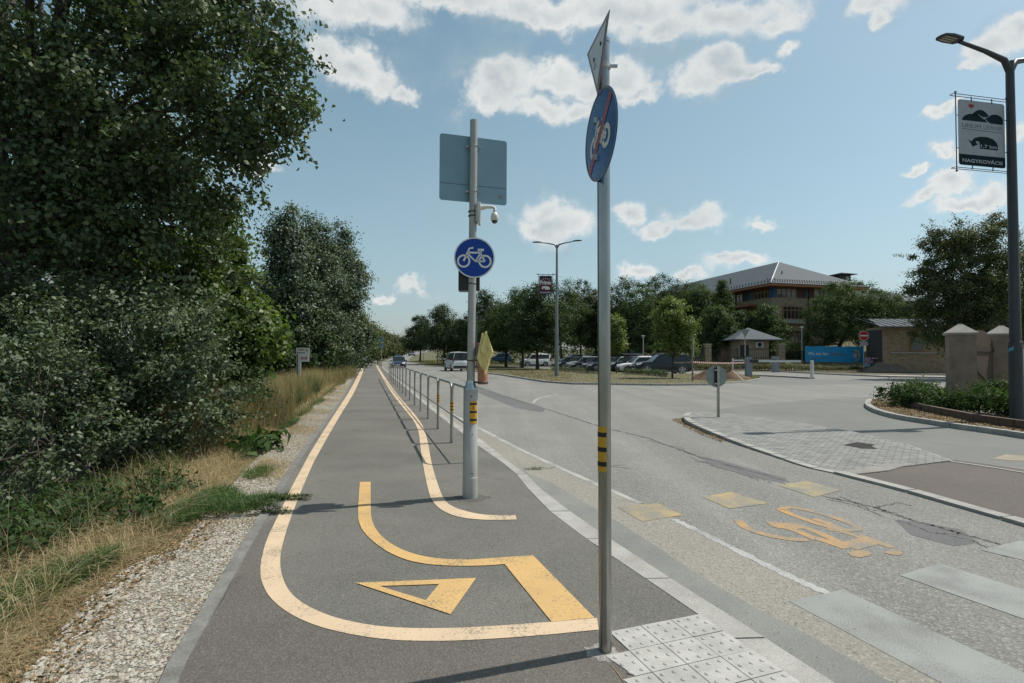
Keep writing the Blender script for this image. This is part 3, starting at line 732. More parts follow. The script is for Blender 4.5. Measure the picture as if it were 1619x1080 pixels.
# repaired joints and cracks along the carriageway
def cracks(mb):
    z = -.0275
    def cr(l, w, j=.5, n=90, wob=.03):
        ps = resample(gp(l, -.03), n); ps = [p + Vector((random.uniform(-wob, wob), random.uniform(-wob, wob) * 1.5, 0)) for p in ps]
        ribbon(mb, ps, w, z=z, jit=j)
    cr([(841,640),(886,654),(949,674.6),(1025,693),(1080,713),(1102,721),(1170,740.5),(1247,762)], .045, .7, 130, .02)
    cr([(1300,784),(1377,800.6),(1449,824.7),(1521,844),(1564.6,856),(1640,880)], .035, .8, 110, .02)
    cr([(700,585),(757,614),(800,628),(841,640)], .05, .6)
    for l in ([(1025,696),(1050,704),(1075,707),(1090,718)], [(1090,722),(1130,738),(1165,747),(1200,760)], [(1140,733),(1180,748),(1220,764)], [(1310,790),(1350,798),(1400,818)], [(1330,786),(1375,806),(1420,812)], [(1380,803),(1420,795),(1440,800)],
              [(1480,842),(1540,856),(1590,880)], [(990,735),(960,737),(1000,741)], [(880,738),(868,741),(850,739)], [(1100,730),(1130,733)], [(1240,765),(1262,770),(1290,772)], [(1420,822),(1470,842),(1520,846)]):
        cr(l, .012, .6, 40, .018)
marking('road_cracks', m_tar, 0, cracks)
sheet('road_patch', gp([(1415,822),(1460,826),(1520,838),(1546,858),(1510,864),(1440,846)], -.03), -.0284, m_patch)
sheet('road_patch', gp([(735,603),(757,611),(800,626),(862,646),(858,652),(815,645),(770,627),(735,612)], -.03), -.0284, m_patch)
sheet('road_patch', gp([(1102,722),(1140,728),(1190,742),(1245,757),(1238,764),(1190,755),(1130,738)], -.03), -.0284, m_patch)
# darker side-road surfacing between the island and the planting bed
sheet('side_road', gp([(1128,648),(1190,640),(1300,631),(1377,628),(1372,641),(1390,654),(1473,670),(1640,697),(1760,720),(1760,775),(1640,742),(1502,728),(1487,722),(1348,684),(1257,669),(1136,655)], -.03), -.0293, m_dark)
sheet('side_road', gp([(1100,598),(1210,591),(1290,600),(1500,601),(1640,604),(1640,612),(1400,606),(1290,609),(1190,608)], -.03), -.0293, m_dark)
# lane beyond the kerb line, right of the island
sheet('old_surface', gp([(1352,748),(1405,742),(1425,735),(1510,727),(1640,745),(1800,776),(1800,900),(1640,826),(1521,795),(1425,768)], -.03), -.0286, m_brown)
# island: paving and kerb
isl_front = gp([(1083,661),(1090,670),(1136,688),(1184,705),(1232.5,720),(1280.6,736.5),(1324,745)], -.0)
isl_back = gp([(1083,661),(1093,655),(1136,655),(1256.6,669),(1348,683.7),(1425,700.6),(1487.6,722),(1502,727)], 0)
isl = isl_front + gp([(1390,744),(1425,736),(1502,727)]) + isl_back[::-1][1:-1]
def isl_z(p):
    return .085 * (1 - sstep(2.6, 4.4, p.x - .0) * sstep(-12.0, -7.0, -p.y)) if p.x > 4 else .085
m_cob = bricks('grey paving blocks', (.25, .25, .235), (.195, .198, .185), (.12, .12, .115), bw=.2, bh=.1)
def paving_mat():
    t = m_cob.node_tree
    for n in t.nodes:
        if n.type == 'TEX_BRICK':
            L = t.links; c = t.nodes.new('ShaderNodeTexCoord'); mp_ = t.nodes.new('ShaderNodeMapping'); mp_.inputs['Rotation'].default_value = (0, 0, R(38))
            L.new(c.outputs['Object'], mp_.inputs[0]); L.new(mp_.outputs[0], n.inputs['Vector'])
paving_mat()
zI = lambda y: -.020 + .070 * (y - 7.3) / 6.6
mb = MB(); mb.prism([(p.x, p.y, zI(p.y)) for p in isl], (0, 0, -.09)); tag(mb.build('paved_island', m_cob), kind='structure')
def kerbrow(pts, w, h, z0, mat, seg=.9, name='kerb', gap=.012, htaper=None):
    L_ = sum((b - a).length for a, b in zip(pts, pts[1:])); n = max(3, int(L_ / seg) * 3 + 1); q = resample(pts, n); mb = MB()
    for i in range(n - 1):
        a, b = q[i], q[i + 1]; t = (b - a).normalized(); nn = Vector((-t.y, t.x, 0)) * w / 2
        g0 = t * (gap if i % 3 == 0 else -.001); g1 = t * (gap if i % 3 == 2 else -.001)
        hh = (h if htaper is None else h + (htaper - h) * i / (n - 2)) + random.uniform(-.002, .002)
        mb.prism([(p.x, p.y, z0 + hh) for p in (a + g0 + nn, a + g0 - nn, b - g1 - nn, b - g1 + nn)], (0, 0, -hh - .05))
    return tag(mb.build(name, mat), kind='structure')
kerbrow(smoothline([isl_front[0] + Vector((.3, .5, 0))] + isl_front, 2), .14, .115, -.03, m_kerb, htaper=.016)
kerbrow(isl_back[1:], .10, .085, -.03, m_kerb, htaper=.014)
kerbrow(gp([(1324,745),(1357.6,753.5),(1425,770),(1521,797),(1640,830),(1800,880)]), .15, .034, -.03, m_kerb)
kerbrow(gp([(1502,727),(1560,735),(1640,748),(1750,770)]), .06, .012, -.03, m_kerb)
sheet('concrete_patch', gp([(1330,744),(1352,748),(1405,742),(1440,732),(1500,727),(1490,722),(1430,724),(1380,736)], 0), -.0125, mk('rough concrete', (.27, .26, .235), .9, col2=(.21, .20, .18), scale=4, bump=.4, fine=.15), thick=.03)
sheet('missing_paver', gp([(1333,704),(1348,701),(1356,700),(1384,703.5),(1378,706),(1388,710),(1362,709.5),(1350,707)], .0), -.5, m_hole)
for v_ in bpy.data.objects['missing_paver'].data.vertices: v_.co.z = zI(v_.co.y) + .003
# litter by the island nose
m_leaflit = leafmat('dry leaf litter', (.30, .20, .10), (.17, .11, .06), (.40, .30, .18), rough=.8, tr=.1)
def litter(name, pts, n, s=.05, z=-.02):
    C = []
    ps = np.array([[p[0], p[1]] for p in pts]); mn = ps.min(0); mxx = ps.max(0)
    while len(C) < n:
        q = mn + RN.random(2) * (mxx - mn); ins = False; j = len(ps) - 1
        for i in range(len(ps)):
            if (ps[i][1] > q[1]) != (ps[j][1] > q[1]) and q[0] < (ps[j][0] - ps[i][0]) * (q[1] - ps[i][1]) / (ps[j][1] - ps[i][1]) + ps[i][0]: ins = not ins
            j = i
        if ins: C.append((q[0], q[1], z + T(q[0], q[1]) + RN.random() * .015))
    o = np_mesh(name, leaves(np.array(C), s, .6, up_bias=2.0), 4, m_leaflit); tag(o, kind='stuff'); return o
litter('leaf_litter', gp([(1062,664),(1080,661),(1095,676),(1150,696),(1140,700),(1100,685)], -.03), 700, .035)

# painted guidance lines on the path
def zt(l): return [(400 + a / 2.891, 740 + b / 2.891) for a, b in l]
oL = ([(576.7,572),(571,584),(551,622),(526.7,657.8),(487.8,720)] + zt([(225,0),(180,80),(120,210),(60,330),(35,430),(33,480),(38,520),(70,590),(150,660),(260,715),(400,755),(600,788),(800,795),(1000,790),(1300,770),(1580,742)]))
iL = ([(577.8,573),(575.6,585),(560,622),(535.6,660),(501.8,720)] + zt([(265,0),(210,130),(150,290),(124,400),(124,440),(128,480),(152,550),(205,608),(300,660),(420,700),(580,728),(760,737),(1000,732),(1360,707),(1572,688)]))
def two(name, A_, B_, mat, z, n=120):
    f_ = lambda l: [G(p.x, p.y) for p in resample(smoothline([(x, y, 0) for x, y in l], 2), n)]
    A_ = f_(A_); B_ = f_(B_); mb = MB(); vs = []
    for a, b in zip(A_, B_): vs += [(a.x, a.y, z), (b.x, b.y, z)]
    mb.add(vs, [(2*i, 2*i+1, 2*i+3, 2*i+2) for i in range(n-1)]); o = mb.build(name, mat); up_fix(o.data); tag(o, kind='structure')
two('path_line', oL, iL, m_cream, .0045, 160)
two('path_line', ([(590.7,571),(599,586.7),(619.6,623.7),(649.3,659),(658,672),(662.6,686),(664,700.7),(666.3,720),(669.8,740),(675,767.7),(682,792),(697.5,807.5),(721.7,817.8),(752.8,822),(785,823),(816.8,822)]),
    ([(593,571),(601,585.5),(627,623),(656.7,656),(668,672),(673,686),(676.7,700.7),(680,720),(684,740),(692,766),(701,790),(714.8,802),(746,811.6),(772,815),(795,815.5),(815,815.4)]), m_cream, .0045, 120)
two('lane_line', (zt([(488,65),(480,180),(480,215),(482,245),(500,290),(560,350),(640,400),(740,435),(880,450),(1040,450),(1160,441)])), (zt([(538,65),(538,190),(540,225),(550,262),(580,310),(650,362),(740,398),(850,418),(1000,422),(1120,412),(1278,402)])), m_orange, .0052, 70)
sheet('stop_bar', gp(zt([(1150,442),(1280,402),(1560,688),(1365,707)])), .0058, m_orange)
def yieldtri(mb):
    o_ = gp(zt([(468,528),(1020,506),(903,672)])); i_ = gp(zt([(578,543),(850,534),(790,608)]))
    for p in o_ + i_: p.z = .0058
    for a in range(3):
        b = (a + 1) % 3; mb.poly([o_[a], o_[b], i_[b], i_[a]])
marking('yield_marking', m_orange, 0, yieldtri)
# darker red-brown older surface in front of the cream line
oo = [G(p.x, p.y) for p in resample(smoothline([(x, y, 0) for x, y in zt([(120,210),(60,330),(35,430),(33,480),(38,520),(70,590),(150,660),(260,715),(400,755),(600,788),(800,795),(1000,790),(1300,770),(1580,742)])], 2), 60)]
ed_ = [p for p in edgeL if p.y < 5.3]
sheet('older_surface', [(p.x + .01, p.y) for p in oo] + [(p.x, p.y) for p in gp([(975,1012),(1000,1042),(1042,1074),(1120,1160)])] + [(.6, 1.4), (-1.2, 1.4)] + [(p.x + .01, p.y) for p in ed_ if p.y > 1.4], .0018, asphalt('older path asphalt', (.098, .091, .080), (.128, .119, .105), (.22, .2, .18), agg=120, aggamt=.4, dirt=(.085, .075, .066)))
# tactile paving
mb = MB(); A0 = G(1097.1,1008.4); B0 = G(1137.7,1038.7); e1 = (B0 - A0).normalized(); e2 = Vector((-e1.y, e1.x, 0)); 
D0 = G(1050.7,1021.7)
if e2.dot(D0 - A0) < 0: e2 = -e2
S = .207
bump = MB()
for i in range(-1, 9):
    for j in range(-1, 3):
        if (i == -1 and j == 2): continue
        a = A0 + e1 * (i * S) + e2 * (j * S); g = .0025
        q = [a + e1 * g + e2 * g, a + e1 * (S - g) + e2 * g, a + e1 * (S - g) + e2 * (S - g), a + e1 * g + e2 * (S - g)]
        z = .006 + random.uniform(-.0012, .0012)
        if j == 2: 
            q[2] = q[2] - e2 * random.uniform(.0, .09); q[3] = q[3] - e2 * random.uniform(.0, .09)
            if i in (0, 1): q[2] = q[2] - e2 * .06
        mb.prism([(p.x, p.y, z) for p in q], (0, 0, -.03))
        for u_ in range(3):
            for w_ in range(3):
                c = a + e1 * S * (.17 + .33 * u_) + e2 * S * (.17 + .33 * w_)
                if j == 2 and w_ == 2: continue
                bump.lathe((c.x, c.y, z - .001), [(.0135, 0), (.0125, .003), (.009, .0052), (.004, .006)], 10)
o = mb.build('tactile_paving', m_tile); tag(o, kind='structure')
o2 = bump.build('tactile_paving', m_tile, sm=True); tag(o2, kind='structure')
# crumbled mortar beside the tiles and around the near post
m_mort = mk('crumbled mortar', (.36, .35, .32), .95, col2=(.22, .21, .19), scale=30, bump=.8, bscale=90, fine=.2, fscale=90)
def blot(name, c, r, z, mat, n=26, sq=1.0, jit=.25, rot=0):
    pts = []
    for i in range(n):
        a = 2 * math.pi * i / n; rr = r * (1 + random.uniform(-jit, jit)); x = rr * math.cos(a); y = rr * sq * math.sin(a)
        pts.append((c[0] + x * math.cos(rot) - y * math.sin(rot), c[1] + x * math.sin(rot) + y * math.cos(rot)))
    return sheet(name, pts, z, mat)
c2 = G(955, 1030); blot('mortar_collar', (c2.x - .01, c2.y - .01), .085, .003, m_mort)
mortp = gp([(980,1008),(1005,1004),(1030,1000),(1060,994),(1100,984),(1120,982),(1110,990),(1055,1006),(1035,1022),(1020,1035),(1000,1040),(990,1022)])
sheet('mortar_strip', mortp, .0035, m_mort)
sheet('mortar_strip', gp([(1000,1040),(1016,1038),(1045,1066),(1070,1090),(1150,1170),(1120,1170),(1042,1072)]), .0032, m_mort)
cb_ = G(743, 786); blot('tar_ring', (cb_.x + .03, cb_.y - .02), .17, .002, mk('tar stain', (.075, .07, .062), .9, col2=(.1, .095, .085), scale=20, fine=.2), jit=.3)

# gravel margin
grL = gp([(60,1080),(110,1010),(170,940),(230,890),(300,862),(345,810),(385,760),(440,695),(480,655),(520,620),(548,597),(566,577)])
grL = [ext(grL[1], grL[0], 2)] + grL
ys = [.3 + .3 * i for i in range(60)] + [18.5 + 1.5 * i for i in range(40)]
GA, GB = by_y(grL, [p + Vector((-.08, 0, 0)) for p in edgeL], ys)
m_grav = mk('white limestone gravel', (.30, .28, .235), .95, col2=(.15, .125, .09), scale=9, detail=8, lo=.45, hi=.7, bump=1.0, bscale=70, fine=.35, fscale=75)
strip('gravel_margin', GA, GB, 120, -.012, m_grav)
def glx(y): return at_y(grL, y)
def grx(y): return at_y(edgeL, y) - .09
# loose stones
def stones():
    n = 17000; V = []
    base = np.array([[0,0,1],[.9,0,.1],[.3,.85,.15],[-.7,.55,.1],[-.75,-.5,.15],[.25,-.9,.1],[0,0,-.4]])
    tri = [(0,1,2),(0,2,3),(0,3,4),(0,4,5),(0,5,1)]
    for _ in range(n):
        y = 2.0 + 9.5 * random.random() ** 1.5; a = glx(y) - .10; b = grx(y); x = a + (b - a) * random.random()
        s = random.uniform(.005, .015) * (1.8 if random.random() < .05 else 1)
        Mx = Matrix.Translation((x, y, -.010)) @ Matrix.Rotation(random.random() * 6.28, 4, 'Z') @ Matrix.Diagonal((s * random.uniform(.7, 1.3), s, s * random.uniform(.35, .8), 1))
        p = [Mx @ (Vector(q) + Vector((random.uniform(-.15, .15), random.uniform(-.15, .15), 0))) for q in base]
        for t in tri: V += [p[t[0]], p[t[1]], p[t[2]]]
    o = np_mesh('gravel_stones', np.array([tuple(v) for v in V]), 3, m_pebble); tag(o, kind='stuff')
    for _ in range(9):
        pass
stones()
litter('leaf_litter', [(p.x - .25, p.y) for p in grL[1:7]] + [(p.x + .12, p.y) for p in grL[6:0:-1]], 900, .03, z=-.008)

litter('leaf_litter', [(glx(y) , y) for y in (2, 3, 4, 5, 6, 8, 10, 13)] + [(grx(y), y) for y in (13, 10, 8, 6, 5, 4, 3, 2)], 1900, .020, z=-.002)
# grasses along the verge
m_straw = leafmat('straw grass', (.46, .37, .22), (.30, .235, .13), (.60, .52, .36), rough=.7, tr=.25)
m_green = leafmat('green grass', (.045, .10, .025), (.075, .14, .035), (.20, .20, .08), rough=.55, tr=.3)
m_tall = leafmat('tall seeding grass', (.34, .27, .16), (.19, .17, .08), (.46, .38, .25), rough=.7, tr=.3)
m_weed = leafmat('mixed weeds', (.05, .085, .028), (.10, .12, .045), (.2, .17, .08), rough=.6, tr=.3)
def band(n, y0, y1, u0, u1, pw=1.5):
    y = y0 + (y1 - y0) * RN.random(n) ** pw
    w = u0 + (u1 - u0) * RN.random(n)
    x = np.array([glx(float(a)) for a in y]) - w
    z = np.array([T(float(a), float(b)) for a, b in zip(x, y)]) - .07
    return np.stack([x, y, z], 1)
# clumpy dry straw, mostly lying over
P0 = band(42000, 1.8, 15, -.12, 1.25, 1.3)
keep = (np.sin(P0[:, 0] * 9 + 2) * np.cos(P0[:, 1] * 5) + RN.normal(size=len(P0)) * .7) > -.5; P0 = P0[keep]
tag(np_mesh('dry_grass', blades(P0, .13, .0042, lean=1.7, flatdir=(.35, .35, 0)), 4, m_straw), kind='stuff')
y_ = 4.5 + 24 * RN.random(16000) ** 1.4; t_ = RN.random(16000)
gx = np.array([glx(float(a)) for a in y_]); wx = np.array([grx(float(a)) for a in y_]) - gx
P0 = np.stack([gx + wx * t_ ** 1.5 * .95, y_, np.full(16000, -.010)], 1)
kk = (np.sin(P0[:, 1] * 4.1 + P0[:, 0] * 3) + np.cos(P0[:, 1] * 1.7) + RN.normal(size=16000) * .5) > .5 - .05 * (P0[:, 1] - 5); P0 = P0[kk]
tag(np_mesh('dry_grass', blades(P0, .075, .0045, lean=2.6, flatdir=(.6, .1, 0)), 4, m_straw), kind='stuff')
P0 = band(13000, 2.5, 14, .3, 1.5, 1.3)
tag(np_mesh('dry_grass', blades(P0, .30, .0038, lean=1.0), 4, m_straw), kind='stuff')
P0 = np.concatenate([band(4200, 14, 30, .0, 1.3, 1.2)])
tag(np_mesh('dry_grass', blades(P0, .38, .008, lean=.7), 4, m_straw), kind='stuff')
def blob(n, c, rx, ry, rot=0.0):
    a = RN.random(n) * 2 * np.pi; r = RN.random(n) ** .6; x = np.cos(a) * r * rx; y = np.sin(a) * r * ry
    X = c[0] + x * math.cos(rot) - y * math.sin(rot); Y = c[1] + x * math.sin(rot) + y * math.cos(rot)
    return np.stack([X, Y, np.full(n, -.06)], 1)
gs = []
for (px, py, rx, ry, n) in ((290,812,.20,.42,2600),(335,790,.22,.5,3200),(375,800,.26,.30,1900),(420,790,.25,.16,700),(410,748,.16,.35,700),(60,925,.16,.40,2200),(10,960,.14,.4,1600),(120,905,.10,.26,1100),(160,885,.08,.2,700),(395,715,.2,.5,900),(455,668,.22,1.0,1600),(480,650,.2,1.2,1200),(500,635,.22,1.5,1200),(520,618,.25,2.2,1200),(540,603,.3,3.5,1200)):
    c = G(px, py); gs.append(blob(n, (c.x, c.y), rx, ry, R(15)))
tag(np_mesh('green_grass', blades(np.concatenate(gs), .16, .0065, lean=.7), 4, m_green), kind='stuff')
gs = []
for (px, py, rx, ry, n) in ((395,800,.32,.10,700),(455,790,.26,.05,380),(430,812,.2,.06,260),(478,789,.12,.02,90)):
    c = G(px, py); gs.append(blob(n, (c.x, c.y), rx, ry, R(-6)) + np.array([0, 0, .07]) + np.array([[0, 0, 1]]) * RN.random((n, 1)) * .05)
tag(np_mesh('creeping_weed', leaves(np.concatenate(gs), .022, .6), 4, m_weed), kind='stuff')
# tall weeds and seeding grass between the shrubs and the verge
def tallband(n, pts, hgt, w, mat, name, lean=.25):
    gs = []
    for (px, Y, dx, dy, k) in pts:
        c = P(px, 600, Y); q = blob(int(n * k), (c.x, c.y), dx, dy, R(15)); q[:, 2] = [T(a, b) - .07 for a, b in q[:, :2]]; gs.append(q)
    tag(np_mesh(name, blades(np.concatenate(gs), hgt, w, lean=lean), 4, mat), kind='stuff')
tallband(5200, [(440,17,.9,3.2,.9),(470,24,1.2,4.0,.8),(500,29,1.5,4.0,.9),(405,12.5,.8,2.2,.9),(365,10.5,.6,1.5,.9),(320,9,.45,1.1,.7),(530,38,1.5,6,.6)], .95, .009, m_tall, 'tall_grass', .25)
tallband(3800, [(420,15,.9,2.6,.9),(455,20,1.1,3.5,.9),(370,12,.8,1.8,.8),(330,10,.6,1.2,.5)], .8, .013, m_weed, 'tall_weeds', .35)
P0 = band(420, 3.2, 12, .55, 1.5, 1.2)
tag(np_mesh('seed_stems', blades(P0, .62, .0035, lean=.8), 4, m_tall), kind='stuff')
P0 = band(1500, 3.0, 12, .9, 1.7, 1.2)
tag(np_mesh('dark_weeds', blades(P0, .42, .010, lean=.5), 4, m_weed), kind='stuff')
# tuft growing in the gutter joint, stems
c = G(845, 739); q = blob(90, (c.x, c.y), .14, .03, 0); tag(np_mesh('gutter_tuft', blades(q + np.array([0, 0, .03]), .06, .004, lean=1.2), 4, m_weed), kind='stuff')
# specks, twigs and small stones on the asphalt
def specks():
    V = []
    for _ in range(900):
        if random.random() < .55: p = G(random.uniform(420, 1400), random.uniform(700, 1080))
        else: p = G(random.uniform(740, 1300), random.uniform(760, 1080))
        z = .002 if p.x < at_y(kerbR, p.y) else -.024
        s = random.uniform(.0015, .005)
        a = random.random() * 6.28
        q = [Vector((p.x + s * math.cos(a + k * 2.1) * random.uniform(.6, 1.3), p.y + s * math.sin(a + k * 2.1), z)) for k in range(3)]; t = Vector((p.x, p.y, z + s * .8))
        for k in range(3): V += [q[k], q[(k + 1) % 3], t]
    tag(np_mesh('grit', np.array([tuple(v) for v in V]), 3, mk('grit', (.34, .32, .28), .9, col2=(.10, .08, .06), scale=3, lo=.45, hi=.55)), kind='stuff')
specks()
mb = MB(); a = G(965,1052); b = G(990,1085); mb.tube([(a.x, a.y, .004), ((a.x+b.x)/2+.004, (a.y+b.y)/2, .006), (b.x, b.y, .004)], .0016, 6)
tag(mb.build('twig', m_stick), 'thin pale twig lying on the asphalt below the near signpost', 'twig')

# ================================================================== things
Z = Vector((0, 0, 1))
def disc_plate(mb, c, u, v, n, r, t, seg=40):
    pts = [c + u * r * math.cos(2 * math.pi * i / seg) + v * r * math.sin(2 * math.pi * i / seg) for i in range(seg)]
    mb.prism(pts, -n * t)
def collar(mb, c, r, h=.03): mb.lathe((c[0], c[1], c[2] - h / 2), [(r, 0), (r + .006, .004), (r + .006, h - .004), (r, h)], 16)

def curved(mb, c, r, a0, a1, z0, z1, n=10):
    vs = []
    for i in range(n + 1):
        t = a0 + (a1 - a0) * i / n; vs += [(c.x + r * math.sin(t), c.y - r * math.cos(t), z0), (c.x + r * math.sin(t), c.y - r * math.cos(t), z1)]
    mb.add(vs, [(2*i, 2*i+2, 2*i+3, 2*i+1) for i in range(n)])
# ---- near signpost with end-of-cycle-path disc and a yield triangle seen edge-on
b = G(957, 1029); pr = .0345
near = thing('sign_post', (b.x, b.y, 0), 'nearest tall steel post with a struck-through blue bicycle disc and an edge-on triangle above it', 'signpost')
lean = Vector((-.012, 0, 0))
def nb(z): return Vector((b.x, b.y, 0)) + Vector((-.004, 0, 0)) * z + Z * z
MB().tube([nb(-.05), nb(1.6), nb(3.27)], pr, 24).build('post', m_metal, near, sm=True, world=True)
MB().lathe(tuple(nb(3.27)), [(pr + .002, -.02), (pr + .002, 0), (pr * .6, .012)], 24).build('post_cap', m_metal, near, sm=True, world=True)
# reflective warning tape as short bands
ty = 2.8
def z_at(y_, Yd): return CAMH + (562.6 - y_) / F * Yd
z1 = z_at(672, b.y); z0_ = z_at(742, b.y); hh = (z1 - z0_)
mb = MB(); pc_ = nb((z0_ + z1) / 2); curved(mb, pc_, pr + .0012, -2.1, .12, z0_, z1, 16); tp = mb.build('reflective_band', m_yel, near, sm=True, world=True)
for k, (a_, c_) in enumerate(((.12, .22), (.44, .54), (.77, .87))):
    mb = MB(); curved(mb, pc_, pr + .0024, -2.1, .12, z0_ + hh * a_, z0_ + hh * c_, 16); mb.build('black_stripe', m_blk, tp, sm=True, world=True)
th = R(79); su = Vector((math.cos(th), -math.sin(th), 0)); sn = Vector((-math.sin(th), -math.cos(th), 0))
cz = z_at(217, b.y); cc0 = nb(cz) + sn * (pr + .007) + su * .06
mb = MB(); disc_plate(mb, cc0, su, Z, sn, .238, .004, 64); dsk = mb.build('end_of_cycle_path_sign', m_blue2, near, world=True)
a = Art(cc0, su, Z, sn, .0012); a.ring((0, 0), .231, .012, 64); a.build('rim', m_signgrey, dsk)
a = Art(cc0, su, Z, sn, .0016); bike(a, (0, .0), .172, .027); a.build('bicycle_symbol', m_wht, dsk)
a = Art(cc0, su, Z, sn, .0024); a.line([(-.160, -.155), (.160, .155)], .046); a.build('red_slash', m_slash, dsk)
mb = MB()
for dz in (-.10, .10):
    collar(mb, nb(cz + dz), pr, .026); mb.box(nb(cz + dz) + sn * (pr + .008), (.03, .022, .03), rz=th)
mb.build('clamp', m_rail, near, sm=False, world=True)
ztop = 3.27; tri_c = nb(ztop) + sn * (pr + .016) + su * .05
tu = su; tu = Vector((math.cos(R(82)), -math.sin(R(82)), 0)); r3 = [tri_c + tu * .20 + Z * .0, tri_c - tu * .20, tri_c - Z * .335]
r3 = [p + tu * .0 for p in r3]
mb = MB(); mb.prism(r3, -sn * .004); ys_ = mb.build('yield_sign', m_mauve, near, world=True)
cen = (r3[0] + r3[1] + r3[2]) / 3
a = MB(); a.poly([cen + (p - cen) * .80 + sn * .0016 for p in r3]); a.build('sign_face', m_facegrey, ys_, world=True)
mb = MB()
for q in (.06, -.06): mb.box(cen + tu * q + sn * .003 + Z * (.02 if q > 0 else -.0), (.016, .004, .016), rz=th)
mb.build('rivet', m_blk, ys_, world=True)
mb = MB(); collar(mb, nb(3.12), pr, .03); mb.box(nb(3.12) + Vector((.05, -.01, 0)), (.05, .012, .014)); mb.box(nb(3.12) + sn * (pr + .008), (.03, .022, .03), rz=th); mb.build('clamp', m_rail, near, world=True)

# ---- signal/sign mast with thick sleeve
b2 = G(743, 786); mast = thing('sign_mast', (b2.x, b2.y, 0), 'grey mast with thick sleeve carrying a blue cycle disc, dome camera and square sign back', 'signpost')
D2 = b2.y
def mz(y_): return CAMH + (562.3 - y_) / F * D2
px1 = D2 / F
def mp_(x, z, dy=0.0): return Vector((b2.x + x * px1, b2.y + dy, z))
zs = mz(615)
MB().lathe((b2.x, b2.y, -.03), [(.083, 0), (.083, .03 + mz(752)), (.0805, .032 + mz(752)), (.0805, .03 + mz(680)), (.0795, .0315 + mz(680)), (.0795, zs + .03)], 32).build('sleeve', m_sleeve, mast, sm=True, world=True)
MB().lathe((b2.x, b2.y, zs), [(.080, 0), (.076, .015), (.055, .05), (.046, .085), (.046, .1)], 32).build('reducer', mk('bright zinc collar', (.5, .55, .56), .3, .85), mast, sm=True, world=True)
MB().tube([(b2.x, b2.y, zs + .08), (b2.x + .01, b2.y, 2.6), (b2.x + .015, b2.y, mz(186))], [.044, .043, .042], 24).build('post', m_postp, mast, sm=True, world=True)
# sticker on the sleeve: yellow and black warning plate, curved to the sleeve
mb = MB(); zt0, zt1 = mz(668), mz(633); curved(mb, b2, .0812, -.05, 1.15, zt0, zt1); st = mb.build('warning_sticker', m_yel, mast, world=True)
for f0, f1 in ((.12, .22), (.47, .57), (.83, .92)):
    mb = MB(); curved(mb, b2, .0818, -.02, 1.1, zt0 + (zt1 - zt0) * f0, zt0 + (zt1 - zt0) * f1); mb.build('black_stripe', m_blk, st, world=True)
mb = MB()
for (s0, s1, z_0, z_1) in ((.35, .5, .60, .80), (.6, .48, .60, .80), (.35, .75, .27, .32), (.5, .62, .32, .44)):
    mb.add([(b2.x + .0822 * math.sin(s), b2.y - .0822 * math.cos(s), zt0 + (zt1 - zt0) * z) for s, z in ((s0, z_0), (s0 + .07, z_0), (s1 + .07, z_1), (s1, z_1))], [(0, 1, 2, 3)])
mb.build('figure_mark', m_blk, st, world=True)
mb = MB(); curved(mb, b2, .0803, .0, .32, mz(627.5), mz(624)); mb.build('type_plate', mk('worn plate', (.2, .2, .19), .6), mast, world=True)
mb = MB(); mb.lathe((b2.x + .03, b2.y - .078, mz(684)), [(.004, -.004), (.004, .004)], 8); mb.lathe((b2.x + .03, b2.y - .08, mz(745)), [(.005, -.005), (.005, .005)], 8); mb.build('bolt', m_blk, mast, world=True)
# straps
mb = MB()
for y_ in (608, 570, 448, 386, 340, 333): collar(mb, (b2.x + .006, b2.y, mz(y_)), .0445, .016)
mb.build('strap', m_strap, mast, world=True)
# square sign seen from behind
yaw = R(-17); qu = Vector((math.cos(yaw), -math.sin(yaw), 0)); qn = Vector((-math.sin(yaw), -math.cos(yaw), 0))
qc = mp_(4.5, mz(262.5)) - qn * .066
def rrect(w, h, r, n=5):
    pts = []
    for cx_, cy_, a0 in ((w/2-r, h/2-r, 0), (-w/2+r, h/2-r, 90), (-w/2+r, -h/2+r, 180), (w/2-r, -h/2+r, 270)):
        for i in range(n + 1): t = R(a0 + 90 * i / n); pts.append((cx_ + r * math.cos(t), cy_ + r * math.sin(t)))
    return pts
mb = MB(); mb.prism([qc + qu * x + Z * y for x, y in rrect(.775, .745, .03)], -qn * .004); sq = mb.build('square_sign', m_signback, mast, world=True)
mb = MB()
for z_ in (.17, -.17): mb.box(qc + qn * .01 + Z * z_, (.72, .012, .030), rz=-yaw)
mb2 = MB()
a = Art(qc, qu, Z, qn, .003); a.line([(-.38, -.18), (.38, -.18)], .006); a.build('seam', mk('sign seam', (.11, .17, .2), .6), sq)
a = Art(qc, qu, Z, qn, .003); a.poly([(.285, -.30), (.335, -.30), (.335, -.26), (.285, -.26)]); a.build('sticker', mk('sticker', (.30, .30, .26), .7, col2=(.15, .15, .14), scale=60), sq)
mb = MB()
for y_ in (228, 300):
    zc = mz(y_); collar(mb, (b2.x + .012, b2.y, zc), .045, .012)
    for s in (-1, 1):
        mb.box((b2.x + .012 + s * .058, b2.y + .01, zc), (.03, .012, .012)); mb.box((b2.x + .012 + s * .07, b2.y + .02, zc - .004), (.012, .05, .02))
mb.build('clamp', m_rail, mast, world=True)
